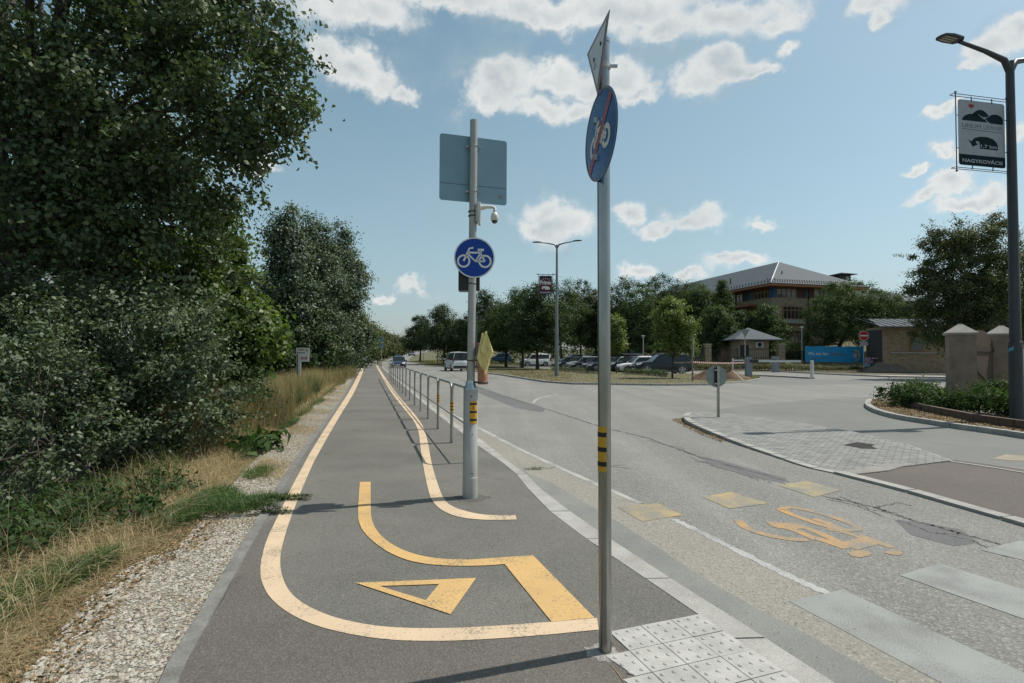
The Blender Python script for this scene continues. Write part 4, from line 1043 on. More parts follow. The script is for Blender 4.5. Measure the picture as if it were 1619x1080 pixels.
# dome camera on its bracket
cz_ = mz(337); kx = b2.x + .065
cctv = MB().box((kx + .018, b2.y, mz(336)), (.03, .10, .245)).build('surveillance_camera', m_cctv, mast, world=True)
MB().box((kx - .008, b2.y, mz(336)), (.022, .12, .20)).build('mounting_plate', m_sleeve, cctv, world=True)
MB().tube([(kx + .03, b2.y - .01, mz(327)), (kx + .10, b2.y - .02, mz(326)), (kx + .17, b2.y - .02, mz(326)), (kx + .188, b2.y - .02, mz(328)), (kx + .19, b2.y - .02, mz(334))], [.030, .020, .018, .018, .02], 12).build('arm', m_cctv, cctv, sm=True, world=True)
dc = (kx + .188, b2.y - .02, mz(334))
MB().lathe((dc[0], dc[1], mz(348)), [(.038, 0), (.043, .012), (.044, .05), (.036, .075), (.02, .095)], 20).build('housing', m_cctv, cctv, sm=True, world=True)
MB().lathe((dc[0], dc[1], mz(348) - .032), [(.008, 0), (.022, .006), (.031, .018), (.034, .034)], 20).build('dome', m_glassd, cctv, sm=True, world=True)
# round cycle path sign
rc = mp_(5.0, mz(408), -.062); U_ = Vector((1, 0, 0)); N_ = Vector((0, -1, 0))
ny = R(-4); U_ = Vector((math.cos(ny), -math.sin(ny), 0)); N_ = Vector((-math.sin(ny), -math.cos(ny), 0))
mb = MB(); disc_plate(mb, rc, U_, Z, N_, .2235, .004, 64); ds = mb.build('cycle_path_sign', m_blue, mast, world=True)
a = Art(rc, U_, Z, N_, .0015); a.ring((0, 0), .2165, .013, 64); a.build('rim', m_wht, ds)
a = Art(rc, U_, Z, N_, .0018); bike(a, (.0, .01), .225, .020); a.build('bicycle_symbol', m_wht, ds)
# black box (signal head seen from the side) behind the disc
mb = MB(); mb.box((b2.x - .085, b2.y + .10, mz(434)), (.125, .16, .34)); mb.box((b2.x + .03, b2.y + .09, mz(436)), (.09, .10, .30)); mb.box((b2.x + .07, b2.y + .09, mz(435)), (.03, .12, .31)); mb.build('signal_box', m_black, mast, world=True)
# flag tube strapped to the mast
tx = b2.x + 17 * px1 + .013
mb = MB(); mb.lathe((tx, b2.y - .01, mz(607)), [(.056, 0), (.056, mz(541) - mz(607)), (.050, mz(541) - mz(607)), (.050, .03)], 24); tube_ = mb.build('flag_holder', m_terra, mast, sm=True, world=True)
mb = MB()
for y_ in (604, 569.5): collar(mb, (tx, b2.y - .01, mz(y_)), .057, .022)
mb.build('band', m_strap, tube_, world=True)
MB().box((b2.x + .06, b2.y - .0, mz(604)), (.05, .03, .02)).box((b2.x + .06, b2.y, mz(569.5)), (.05, .03, .02)).build('bracket', m_strap, mast, world=True)
# two crossing flags standing in the tube
def flag(x0, ztop_, side, label, drape):
    root = thing('hand_flag', (x0, b2.y - .01, mz(600)), label, 'flag', 'flags in the tube')
    MB().tube([(x0, b2.y - .01, mz(600)), (x0 + .012 * side, b2.y - .012, ztop_)], .008, 8).build('stick', m_stick, root, sm=True, world=True)
    # draped cloth: folded sheet
    n, k = 14, 9; vs = []
    for i in range(n):
        t = i / (n - 1); z = ztop_ - .01 - t * drape
        wl_ = (.008 + .105 * min(t, .62) / .62) if t < .62 else .113 * (1 - (t - .62) / .38) + .012
        for j in range(k):
            s = j / (k - 1); f = math.sin(s * 7 + t * 3) * .018 * (t + .1)
            xx = x0 + side * .01 + (s - .5) * wl_ * 1.25 + side * .022 * t
            vs.append((xx, b2.y - .078 - f - .02 * t, z - .05 * s * t * (1 if side > 0 else -.6)))
    mb = MB(); mb.add(vs, [(i*k+j, i*k+j+1, (i+1)*k+j+1, (i+1)*k+j) for i in range(n-1) for j in range(k-1)])
    c = mb.build('cloth', m_flag, root, sm=True, world=True); mo = c.modifiers.new('t', 'SOLIDIFY'); mo.thickness = .002
flag(tx - .012, mz(526), 1, 'yellow cloth flag hanging in front over the orange tube on the mast', .42)
flag(tx + .025, mz(523), 1, 'taller of the two yellow flags, its pale stick behind the draped cloth on the mast', .30)

# ---- bicycle railing
rb = [G(735, 722), G(616, 600.7)]
base0 = G(714, 700); dirv = (G(616, 600.7) - base0); dirv.z = 0; Lr = dirv.length; dirv.normalize()
rail = thing('guard_railing', tuple(base0), 'low steel tube railing of hoops between the cycle path and the road', 'railing')
pitch_r = 1.87; ns = int(Lr / pitch_r) + 1
def rpt(s, z): return base0 + dirv * s + Z * z
for i in range(-1, ns):
    s0 = i * pitch_r + .034; s1 = (i + 1) * pitch_r - .034; H_ = 1.06; rr = .19; r_ = .023
    pts = [rpt(s0, -.02), rpt(s0, H_ - rr - .12)]
    pts += [rpt(s0 + rr - rr * math.cos(R(q)), H_ - rr + rr * math.sin(R(q))) for q in (0, 22, 45, 67, 90)]
    pts += [rpt(s1 - rr + rr * math.sin(R(q)), H_ - rr + rr * math.cos(R(q))) for q in (0, 22, 45, 67, 90)] + [rpt(s1, H_ - rr - .12), rpt(s1, -.02)]
    hp = MB().tube(pts, r_, 12).build('hoop', m_rail, rail, sm=True, world=True)
    MB().tube([rpt(s0, .50), rpt(s1, .50)], .014, 10).build('mid_rail', m_rail, hp, sm=True, world=True)
    if i in (-1, 0, 1):
        for s in ((s1,) if i == -1 else (s0, s1) if i == 0 else (s0,)):
            tb = MB().tube([rpt(s, .55), rpt(s, .74)], r_ + .0025, 12, caps=False).build('reflective_band', m_yel, hp, sm=True, world=True)
            mb = MB()
            for z_ in (.585, .64, .695): mb.tube([rpt(s, z_), rpt(s, z_ + .016)], r_ + .0035, 12, caps=False)
            mb.build('black_stripe', m_blk, hp, sm=True, world=True)

# ---- street lamps
def lamp(base, h, r0_, r1_, arms, label, group=None, name='street_lamp', mat=None, head=True):
    mat = mat or m_metal
    root = thing(name, tuple(base), label, 'street lamp', group)
    MB().tube([base - Z * .1, base + Z * (h * .22), base + Z * (h * .221), base + Z * h], [r0_, r0_ * .95, r0_ * .8, r1_], 14).build('pole', mat, root, sm=True, world=True)
    for (dx, dy, up_, L_) in arms:
        d = Vector((dx, dy, 0)).normalized(); e = base + Z * h
        MB().tube([e - Z * .25, e + d * .18 + Z * .02, e + d * L_ * .5 + Z * (.06 + up_ * .5), e + d * L_ + Z * (.08 + up_)], [r1_, r1_ * .85, r1_ * .62, r1_ * .5], 10).build('arm', mat, root, sm=True, world=True)
        hd = MB(); c = e + d * (L_ + .28) + Z * (.10 + up_); s = Vector((-d.y, d.x, 0))
        prof = [(-.33, .055, .03), (-.25, .14, .05), (.05, .16, .055), (.27, .135, .035), (.34, .07, .012)]
        vs = []
        for t, w, hh_ in prof:
            for a_, z_ in ((-1, -.0), (-1, .6), (-.6, 1), (.6, 1), (1, .6), (1, -.0)): vs.append(c + d * t + s * (w * a_) + Z * (hh_ * z_ * 1.3 + t * up_ * .25))
        fs = [(i*6+j, i*6+(j+1)%6, (i+1)*6+(j+1)%6, (i+1)*6+j) for i in range(4) for j in range(6)] + [tuple(range(6))[::-1], tuple(24+j for j in range(6))]
        hd.add(vs, fs); ho = hd.build('lamp_head', m_dkmet, root, sm=False, world=True)
        mb = MB()
        for q in (-.07, 0, .07): mb.prism([c + d * t + s * (q + w) + Z * (-.004 + t * up_ * .25) for t, w in ((-.12, -.022), (.24, -.022), (.24, .022), (-.12, .022))], -Z * .006)
        mb.build('lens', mk('lamp lens', (.35, .32, .27), .3), ho, world=True)
    return root
lb = G(1608, 668); 
lampR = lamp(Vector((lb.x, lb.y, 0)), (568 - 92) / F * lb.y + CAMH, .145, .085, [(-1, -.22, .22, 1.55), (1, .22, .22, 1.55)], 'tall dark double-armed street lamp at the right edge beside the gate pillars', mat=m_dkmet)
lb2 = G(880, 596); lh = (563 - 386) / F * lb2.y + CAMH
lamp(Vector((lb2.x, lb2.y, 0)), lh, .17, .075, [(-1, .2, .14, 1.25), (1, -.2, .14, 1.25)], 'tall grey double-armed street lamp with a wine-red banner in the grass strip', mat=mk('lamp pole grey', (.24, .26, .265), .5, .5))
def simple_lamp(px, py, pt, Yd, label, arms, r=.07, z=None):
    p = P(px, py, Yd); zz = T(p.x, p.y); h = CAMH + (562 - pt) / F * Yd - zz
    lamp(Vector((p.x, p.y, zz)), h, r, r * .6, arms, label, 'street lamps along the road', mat=mk('lamp pole grey', (.24, .26, .265), .5, .5))
simple_lamp(691.5, 575, 492, 92, 'slim street lamp before the trees, nearest of those down the road', [(-1, -.2, .1, 1.2)])
simple_lamp(669, 570, 528, 118, 'small distant street lamp before the dark tree down the road', [(-1, -.2, .1, 1.2)])
simple_lamp(656.5, 566, 545, 150, 'farthest tiny street lamp at the bend of the road', [(-1, -.2, .1, 1.0)], r=.06)
simple_lamp(753.5, 586, 492, 66, 'street lamp pole standing right behind the mast with the flags', [(1, -.2, .1, 1.2)], r=.075)
# park lamps by the car park
def park_lamp(px, pt, Yd, label):
    p = P(px, 580, Yd); zz = T(p.x, p.y); zt_ = CAMH + (565 - pt) / F * Yd
    root = thing('park_lamp', (p.x, p.y, zz), label, 'lamp')
    MB().tube([(p.x, p.y, zz), (p.x, p.y, zt_)], .055, 10).build('pole', m_sleeve, root, sm=True, world=True)
    MB().lathe((p.x, p.y, zt_), [(.09, -.35), (.11, -.1), (.24, -.06), (.24, 0), (.05, .05)], 16).build('lamp_head', m_sleeve, root, sm=True, world=True)
park_lamp(1017, 532, 66, 'short grey lamp with a flat round head behind the roof box in the car park')
park_lamp(1268, 517, 66, 'grey garden lamp with a flat head left above the blue banner')

# ---- banners on lamps
def lamp_banner(c, w, h, u, label, kind):
    """c centre, u horizontal direction towards the pole"""
    n = Vector((u.y, -u.x, 0)); 
    if n.y > 0: n = -n
    root = thing('lamp_banner', tuple(c - Z * h / 2), label, 'banner'); WL[root] = Vector(c - Z * h / 2)
    mb = MB(); mb.prism([c + u * x + Z * y for x, y in rrect(w, h, .05 * w, 4)], -n * .006)
    pn = mb.build('banner_panel', m_banw if kind == 0 else m_banr, root, world=True)
    fr = MB(); W_ = w / 2 + .07; H2 = h / 2 + .09; rr = .011 * (1 if kind == 0 else 1.6)
    for s in (-1, 1):
        fr.tube([c + u * (s * W_) - Z * (H2 + .07), c + u * (s * W_) + Z * (H2 + .07)], rr, 8)
        for o_ in (-.05, .05): fr.tube([c + u * (-W_ - .1) + Z * (s * H2) + n * o_, c + u * (W_ + .12) + Z * (s * H2) + n * o_], rr * .8, 6)
        fr.tube([c + u * (-W_ - .1) + Z * (s * H2) + n * .05, c + u * (-W_ - .13) + Z * (s * H2), c + u * (-W_ - .1) + Z * (s * H2) - n * .05], rr * .8, 6)
        for q in (-.22, .22): fr.tube([c + u * (q * w) + Z * (s * H2), c + u * (q * w) + Z * (s * (h / 2 - .02)) + n * .01], rr, 6)
        for q in (-.25, .25): fr.tube([c + u * (s * W_) + Z * (q * h), c + u * (s * (w / 2 - .01)) + Z * (q * h)], rr * .9, 6)
        for q in (-1, 1): fr.lathe(tuple(c + u * (s * W_) + Z * (q * (H2 + .07))), [(.008, -.02), (.028, -.008), (.028, .01), (.01, .022)], 8)
        fr.box(c + u * (W_ + .12) + Z * (s * H2), (.10, .14, .06))
    fr.build('frame', m_iron, root, world=True)
    X = lambda q: (q - .5) * w
    Y = lambda q: (.5 - q) * h
    if kind == 0:
        a = Art(c, u, Z, n, .003)
        a.poly([(X(.0) + .004, Y(1) + .03), (X(.03), Y(1) + .006), (X(.97), Y(1) + .006), (X(1) - .004, Y(1) + .03), (X(1) - .004, Y(.835)), (X(0) + .004, Y(.835))])
        def hill(x0, x1, yb, yt, sh=.0):
            pts = [(X(x0 + (x1 - x0) * i / 14), Y(yb - (yb - yt) * math.sin(math.pi * (i / 14) ** (1 - sh)) ** .8)) for i in range(15)]
            return pts
        a.poly(hill(.28, .68, .235, .13) ); a.poly(hill(.07, .62, .315, .205, .2)); a.poly([(X(.55), Y(.275)), (X(.62), Y(.23)), (X(.72), Y(.185)), (X(.82), Y(.175)), (X(.92), Y(.2)), (X(.96), Y(.24)), (X(.96), Y(.325)), (X(.7), Y(.325))])
        a.line([(X(.07), Y(.445)), (X(.95), Y(.455))], .008)
        # curved arrow and distance plate
        a.poly([(X(.20), Y(.60)), (X(.27), Y(.63)), (X(.33), Y(.575)), (X(.45), Y(.545)), (X(.62), Y(.54)), (X(.74), Y(.565)), (X(.81), Y(.61)), (X(.84), Y(.66)), (X(.84), Y(.73)), (X(.45), Y(.73)), (X(.45), Y(.65)), (X(.42), Y(.615)), (X(.36), Y(.625)), (X(.37), Y(.65)), (X(.42), Y(.66)), (X(.30), Y(.71))])
        a.build('dark_print', m_bandk, pn)
        a = Art(c, u, Z, n, .0045); a.line([(X(.42), Y(.205)), (X(.55), Y(.255)), (X(.66), Y(.325))], .012); a.line([(X(.58), Y(.25)), (X(.66), Y(.215))], .012)
        a.text('1,7 km', (X(.645), Y(.69)), .105, width=w * .35, bold=.02); a.text('NAGYKOVÁCSI', (X(.5), Y(.92)), .115, width=w * .86, bold=.03); a.build('light_print', m_banw, pn)
        a = Art(c, u, Z, n, .003); a.text('LINUM', (X(.28), Y(.39)), .15, width=w * .40); a.text('UDVAR', (X(.74), Y(.392)), .15, width=w * .40); a.build('thin_lettering', mk('lettering grey', (.12, .15, .18), .6), pn)
        a = Art(c, u, Z, n, .003); a.poly([(X(.22), Y(.06)), (X(.25), Y(.07)), (X(.28), Y(.05)), (X(.31), Y(.07)), (X(.34), Y(.06)), (X(.33), Y(.10)), (X(.28), Y(.12)), (X(.23), Y(.10))]); a.line([(X(.28), Y(.12)), (X(.28), Y(.17))], .005); a.build('flower_mark', mk('flower red', (.28, .03, .04), .8), pn)
    else:
        a = Art(c, u, Z, n, .004); a.poly([(X(.0), Y(0)), (X(.0), Y(.3)), (X(.2), Y(.16)), (X(.5), Y(.10)), (X(.85), Y(.16)), (X(1), Y(.28)), (X(1), Y(0))]); a.poly([(X(0), Y(1)), (X(0), Y(.80)), (X(1), Y(.80)), (X(1), Y(1))]); a.build('violet_print', m_bantop, pn)
        a = Art(c, u, Z, n, .008); a.text('Prima', (X(.5), Y(.355)), .38, width=w * .86, bold=.04)
        for i in range(5):
            q = 150 - 30 * i; a.disc((X(.5) + .33 * w * math.cos(R(q)), Y(.30) + .15 * h * math.sin(R(q))), .035 * w, 8)
        a.poly([(X(.18), Y(.66)), (X(.25), Y(.57)), (X(.45), Y(.545)), (X(.7), Y(.56)), (X(.84), Y(.62)), (X(.84), Y(.73)), (X(.46), Y(.73)), (X(.45), Y(.66)), (X(.36), Y(.655)), (X(.28), Y(.73))])
        a.build('white_print', m_wht, pn)
        a = Art(c, u, Z, n, .008); a.scrawl((X(.5), Y(.88)), w * .84, .11, 13, 3); a.build('town_lettering', m_wht, pn)
        a = Art(c, u, Z, n, .006); a.line([(X(.05), Y(.475)), (X(.95), Y(.475))], .03); a.build('rule', m_slash, pn)
c_ = P(1552.5, 212, lb.y - .12); uB = Vector((1, .20, 0)).normalized()
lamp_banner(Vector((c_.x, c_.y, c_.z)), 70 / F * lb.y * 1.30, 104 / F * lb.y, uB, 'white lamp banner reading LINUM UDVAR and NAGYKOVÁCSI at the upper right', 0)
c_ = P(862.5, 451, lb2.y - .1)
lamp_banner(c_, 20 / F * lb2.y, 30 / F * lb2.y, Vector((1, 0, 0)), 'wine-red lamp banner reading Prima on the middle street lamp', 1)
# blue rag tied to the right lamp
q = P(1599, 551, lb.y - .17); rg = MB()
for i in range(9):
    a_ = random.random() * 6.28; rg.tube([q, q + Vector((math.cos(a_) * .05 - .02, random.uniform(-.03, .03), math.sin(a_) * .05)), q + Vector((math.cos(a_ + .4) * .09 - .03, 0, math.sin(a_ + .4) * .08))], [.02, .016, .006], 6)
tag(rg.build('plastic_rag', mk('blue plastic', (.03, .25, .38), .4), sm=True), 'scrap of blue plastic tied to the right lamp pole beside the gate', 'rag')

# ---- round sign on the paved island (seen from behind)
bi = G(1133, 659, .05); isp = thing('traffic_sign', tuple(bi), 'round grey sign back on a short post at the tip of the paved island', 'road sign')
zc = CAMH + (564.6 - 595) / F * bi.y; 
mb = MB(); disc_plate(mb, Vector((bi.x, bi.y - .0, zc)), Vector((1, 0, 0)), Z, Vector((0, -1, 0)), .27, .004, 40); mb.build('sign_plate', m_signgrey, isp, world=True)
zt_ = CAMH + (564.6 - 579) / F * bi.y
MB().box((bi.x + .03, bi.y - .035, (bi.z + zt_) / 2), (.055, .05, zt_ - bi.z)).build('post', m_metal, isp, world=True)
MB().box((bi.x - .03, bi.y - .012, zc + .01), (.045, .02, .42)).build('channel', m_iron, isp, world=True)
MB().box((bi.x, bi.y - .03, zc - .18), (.14, .07, .03)).box((bi.x, bi.y - .03, zc + .16), (.14, .07, .03)).build('clamp', m_rail, isp, world=True)

# ---- distant twin sign posts down the path and the advertising board in the weeds
def P_t(px, Yd): p = P(px, 570, Yd); return Vector((p.x, p.y, T(p.x, p.y)))
q = P_t(603, 80); ds1 = thing('traffic_sign', tuple(q), 'far post by the cycle path with a triangle above a square plate', 'road sign')
hh = CAMH + (562 - 531) / F * 80
MB().tube([q, q + Z * hh], .05, 8).build('post', m_postp, ds1, sm=True, world=True)
m_sbl = mk('sign back pale blue', (.14, .24, .29), .5, .3)
MB().prism([q + Vector((-.42, -.06, hh - .85)), q + Vector((.42, -.06, hh - .85)), q + Vector((0, -.06, hh - .08))], (0, .02, 0)).prism([q + Vector((-.42, -.065, hh - .15)), q + Vector((-.1, -.065, hh - .15)), q + Vector((-.26, -.065, hh - .6))], (0, .004, 0)).build('triangle_plate', m_sbl, ds1, world=True)
MB().box(q + Vector((0, -.06, hh - 1.55)), (.62, .02, .62)).build('square_plate', m_sbl, ds1, world=True)
q = P_t(597, 84); ds2 = thing('traffic_signal', tuple(q), 'far slim pole with a small black signal head beside the cycle path', 'traffic light'); hh = CAMH + (562 - 534) / F * 84
MB().tube([q, q + Z * hh], .05, 8).build('post', m_iron, ds2, sm=True, world=True)
MB().box(q + Vector((0, -.1, hh - 1.2)), (.28, .22, .75)).build('signal_head', m_black, ds2, world=True)
q = P_t(476.5, 20.0)
ad = thing('advert_board', tuple(q), 'white board with red and blue lettering on a thin pole in the tall dry weeds', 'sign')
d = 20 / F
def ap(x, y): return Vector((P(x, y, 20).x, 20.0, P(x, y, 20).z))
MB().tube([ap(470, 612), ap(470, 560)], .018, 8).build('post', m_iron, ad, sm=True, world=True)
ba = MB().prism([ap(468.2, 549.8), ap(489, 550), ap(488.2, 572), ap(476, 572), ap(475, 594), ap(468.6, 591)], (0, .02, 0)).build('board', m_wht, ad, world=True)
def adtext(st, x, y, w, h, mat, nm):
    a = Art(ap(x, y), Vector((1, 0, 0)), Z, Vector((0, -1, 0)), .006); a.scrawl((0, 0), w * d, h * d, 9 + len(st), len(st)); a.build(nm, mat, ba)
adtext('aaaa', 475.5, 553, 11.5, 2.6, m_red, 'red_lettering'); adtext('aaaaaa', 475.8, 557.4, 12.5, 2.4, mk('print blue', (.03, .08, .14), .6), 'blue_lettering')
MB().box(ap(480.8, 566.4) + Vector((0, -.006, 0)), (9.5 * d, .008, 3.2 * d)).build('red_field', m_red, ba, world=True)
a = Art(ap(480.8, 566.4), Vector((1, 0, 0)), Z, Vector((0, -1, 0)), .013); a.line([(-.07, 0), (.07, 0)], .025); a.build('arrow_mark', m_wht, ba)
a = Art(ap(485.3, 554), Vector((1, 0, 0)), Z, Vector((0, -1, 0)), .006); a.ring((0, 0), .045, .012, 14); a.build('ring_mark', m_bandk, ba)

# ================================================================== grass strip with the middle lamp, side kerbs
m_turf = mk('worn turf', (.075, .085, .035), .95, col2=(.16, .13, .07), scale=1.3, detail=9, bump=.7, bscale=30, fine=.35, fscale=35)
med_f = gp([(690,577.5),(730,583),(773,590.5),(794,593),(822,597.5),(864,604),(906,607),(990,608),(1053,609),(1120,608),(1181,603.5),(1203,599)], 0)
med_b = gp([(1196,594.5),(1150,592.5),(1100,592),(1000,590),(900,586),(830,582),(760,578),(705,575)], 0)
med = med_f + med_b
mb = MB(); mb.prism([(p.x, p.y, .07) for p in med], (0, 0, -.12)); tag(mb.build('grass_strip', m_turf), kind='structure')
kerbrow([p - Vector((0, .1, 0)) for p in med_f[1:]], .16, .105, -.03, m_kerb, gap=.02)
def strip_pts(n, A_, B_):
    a = resample(A_, 200); b = resample(B_[::-1], 200); i = RN.random(n) * 198.9; t = RN.random(n)
    return np.array([[*(a[int(k)].lerp(a[int(k) + 1], k % 1).lerp(b[int(k)].lerp(b[int(k) + 1], k % 1), q))[:2], .06] for k, q in zip(i, t)])
P0 = strip_pts(22000, med_f, med_b)
tag(np_mesh('strip_grass', blades(P0, .10, .02, lean=.7), 4, leafmat('strip grass', (.075, .10, .03), (.17, .15, .06), (.36, .29, .16), rough=.7, tr=.3)), kind='stuff')
litter('leaf_litter', [(p.x, p.y) for p in gp([(795,585),(862,584),(905,592),(900,604),(864,602),(822,596)], .07)], 1500, .09, z=.075)
# verge to the right of the far road: grass blades over the ground
gs = []
for (px, Yd, dx, dy, n) in ((690,96,3.5,9,2600),(675,112,3,12,2000),(720,86,5,4,1600),(770,95,12,14,2600)):
    c = P(px, 575, Yd); q = blob(n, (c.x, c.y), dx, dy); q[:, 2] = [T(a, b) - .07 for a, b in q[:, :2]]; gs.append(q)
tag(np_mesh('verge_grass', blades(np.concatenate(gs), .16, .05, lean=.6), 4, leafmat('verge grass', (.08, .10, .03), (.19, .17, .07), (.36, .29, .16), rough=.7, tr=.3)), kind='stuff')
# low clipped hedge in front of the cars, dry base
m_hedge = leafmat('hedge leaves', (.03, .06, .018), (.06, .10, .03), (.14, .15, .05), tr=.25)
def hedge(pts, w, h, n, leaf, mat, name, label, cat='hedge', stems=True, z0=.06):
    q = resample(pts, 60); C = []
    root = thing(name, tuple(q[0]), label, cat)
    idx = RN.random(n) * 58.99
    for t in idx:
        i = int(t); p = q[i].lerp(q[i + 1], t - i); hh = h * (.85 + .15 * math.sin(t * 1.7) + .1 * math.sin(t * 5))
        C.append((p.x + RN.normal() * w * .3, p.y + RN.normal() * w * .3, z0 + hh * (.35 + .65 * RN.random() ** .7)))
    np_mesh('foliage', leaves(np.array(C) - np.array(q[0]), leaf), 4, mat, root)
    mb = MB()
    for i in range(0, 59):
        for _ in range(3):
            p = q[i].lerp(q[i + 1], random.random()) + Vector((random.uniform(-.1, .1), random.uniform(-.1, .1), 0)); mb.tube([(p.x, p.y, z0 - .02), (p.x + random.uniform(-.06, .06), p.y, z0 + h * .6)], .012, 4, caps=False)
    mb.build('stems', m_barkg, root, world=True)
    return root
hedge(gp([(985,591.5),(1020,593),(1055,596)], .07), .5, .52, 5200, .05, m_hedge, 'low_hedge', 'low clipped hedge right of the near signpost, in front of the white hatchback')
hedge(gp([(872,586),(900,588),(930,590),(958,591)], .07), .5, .5, 4200, .055, m_hedge, 'low_hedge', 'low clipped hedge left of the near signpost, before the parked row')
hedge(gp([(775,575),(810,577),(850,579)], .07), .6, .5, 2600, .07, m_hedge, 'low_hedge', 'low hedge under the trees left of the middle street lamp')

# ---- island with barrier kerbs and footpath
fp = gp([(1110,582),(1208,586.5),(1301.7,591.6),(1405,596),(1495,597.5),(1650,600)], .0)
kerbrow(fp, .2, .12, -.03, m_kerb, gap=.03, seg=1.2)
fpb = [p + Vector((.2, 3.2, 0)) for p in fp]
sheet('footpath', [(p.x, p.y + .1) for p in fp] + [(p.x, p.y) for p in fpb[::-1]], .075, m_concl, thick=.1)
bed_b = [p + Vector((.4, 9.5, 0)) for p in fp]
sheet('planting_soil', [(p.x, p.y + .02) for p in fpb] + [(p.x, p.y) for p in bed_b[::-1]], .09, m_soil, thick=.15)
kerbrow(gp([(1196,594),(1240,596),(1284,598.5)], 0), .5, .12, -.03, m_kerb, gap=.03)
# ---- planting island at the right edge
pk = gp([(1412,629),(1377,633),(1369.6,642),(1386.5,652),(1425,662),(1473,669),(1521,677),(1569,683),(1640,694),(1760,712)], 0)
pin = gp([(1412,630),(1425,636),(1449,645),(1521,660),(1560,667),(1640,678),(1760,694)], .1)
pb = gp([(1700,640),(1600,625),(1500,618),(1440,622)], 0)
kerbrow(smoothline(pk, 2), .16, .115, -.03, m_kerb, seg=.6)
sheet('planting_soil', [(p.x, p.y) for p in pk] + [(p.x, p.y) for p in pb], .06, m_soil, thick=.1)
kr = smoothline(pin, 2)
kw = kerbrow(kr, .14, .19, .05, m_rust, seg=.35, name='bed_edging'); 
litter('leaf_litter', [(p.x, p.y) for p in pk[1:9]] + [(p.x, p.y) for p in pin[6:0:-1]], 2600, .055, z=.065)
m_bed = leafmat('bed foliage', (.028, .060, .018), (.060, .11, .03), (.10, .13, .05), rough=.65, tr=.3, spec=.2)
def shrub(name, c, rx, ry, rz, n, leaf, mat, label, cat='shrub', group=None, clump=.22, nclump=22, z=None, asp=.5):
    zz = (T(c[0], c[1]) if z is None else z)
    return tree(name, (c[0], c[1], zz), [((c[0], c[1], zz + rz * .85), (rx, ry, rz), 1)], n, leaf, mat, label, cat, group, clump, nclump, tr=.02, limbs=10, asp=asp, stem='stems', crown='foliage', dens_in=.4)
for i, (px, py, rx, rz, n, lab) in enumerate(((1432,640,.85,.50,1500,'leftmost leafy plant of the bed at the kerb corner'), (1470,644,.7,.36,1300,'low green plant left of the stone pillar'), (1492,648,.5,.34,900,'small bright plant at the foot of the left pillar'),
        (1548,652,.75,.46,1700,'broad leafy plant in front of the pillar by the brick edging'), (1573,640,.65,.60,1500,'tall pale green plant between the two gate pillars'), (1600,658,.45,.40,900,'plant beside the foot of the dark street lamp'), (1455,628,.9,.42,1300,'dark plant at the back of the bed by the road'))):
    c = G(px, py, .1); shrub('bed_plant', (c.x, c.y), rx * .9, rx * .9, rz * .78, n, .085, m_bed, lab, 'plant', 'plants in the bed by the gate', clump=.2, z=.06)

# ---- gate pillars, gate
def pillar(px, py, w, h, label, rz):
    c = G(px, py, .05); root = thing('gate_pillar', (c.x, c.y, 0), label, 'pillar', 'gate pillars')
    MB().box((c.x, c.y, h / 2), (w, w, h), rz=rz).build('shaft', m_stonep, root, world=True)
    mb = MB()
    def fr(w0, w1, z0, z1):
        M_ = Matrix.Rotation(rz, 4, 'Z'); vs = []
        for w_, z_ in ((w0, z0), (w1, z1)):
            for x, y in ((-1, -1), (1, -1), (1, 1), (-1, 1)): p = M_ @ Vector((x * w_ / 2, y * w_ / 2, 0)); vs.append((c.x + p.x, c.y + p.y, z_))
        mb.add(vs, [(0, 1, 2, 3)[::-1], (4, 5, 6, 7)] + [(i, (i + 1) % 4, 4 + (i + 1) % 4, 4 + i) for i in range(4)])
    fr(w + .06, w + .14, h - .02, h + .03); fr(w + .14, w + .14, h + .03, h + .07); fr(w + .12, w * .22, h + .07, h + .36); fr(w * .22, w * .16, h + .36, h + .40)
    mb.build('cap', m_cap, root, world=True)
    MB().box((c.x, c.y, .12), (w + .06, w + .06, .24), rz=rz).build('plinth', m_stonep, root, world=True)
    return c
rzp = R(-30)
hp_ = CAMH + (566.8 - 530) / F * G(1520, 634, .05).y
p1 = pillar(1520, 634, .74, hp_, 'pale rendered gate pillar with pyramid cap, standing left of the wooden gate', rzp)
p2c = G(1585, 628, .05); hp2 = CAMH + (567.3 - 531) / F * p2c.y
p2 = pillar(1585, 628, .72, hp2, 'rendered gate pillar with pyramid cap, standing right of the wooden gate beside the lamp', rzp)
g0 = Vector((p1.x + .25, p1.y + .05, 0)); g1 = Vector((p2.x - .25, p2.y, 0)); gu = (g1 - g0); gl = gu.length; gu.normalize(); gn = Vector((gu.y, -gu.x, 0))
gate = thing('wooden_gate', tuple(g0), 'dark weathered wooden gate with an arched top between two rendered pillars', 'gate')
gh = CAMH + (567 - 521) / F * (p1.y + .5)
k = 11; mb = MB()
for i in range(k):
    a0_, a1_ = i / k, (i + 1) / k; f = lambda t: gh - .55 * (2 * t - 1) ** 2
    mb.prism([g0 + gu * (gl * a0_ + .006) + Z * .08, g0 + gu * (gl * a1_ - .006) + Z * .08, g0 + gu * (gl * a1_ - .006) + Z * f(a1_), g0 + gu * (gl * a0_ + .006) + Z * f(a0_)], -gn * (.03 + .002 * (i % 2)))
mb.build('planks', m_wood, gate, world=True)
m_wood2 = mk('dark gate beam', (.045, .03, .02), .85)
MB().prism([g0 + gn * .03 + gu * (gl * t) + Z * z for t, z in ((.04, gh - .80), (.96, gh - .80), (.96, gh - .62), (.04, gh - .62))], -gn * .028).build('rail', m_wood2, gate, world=True)
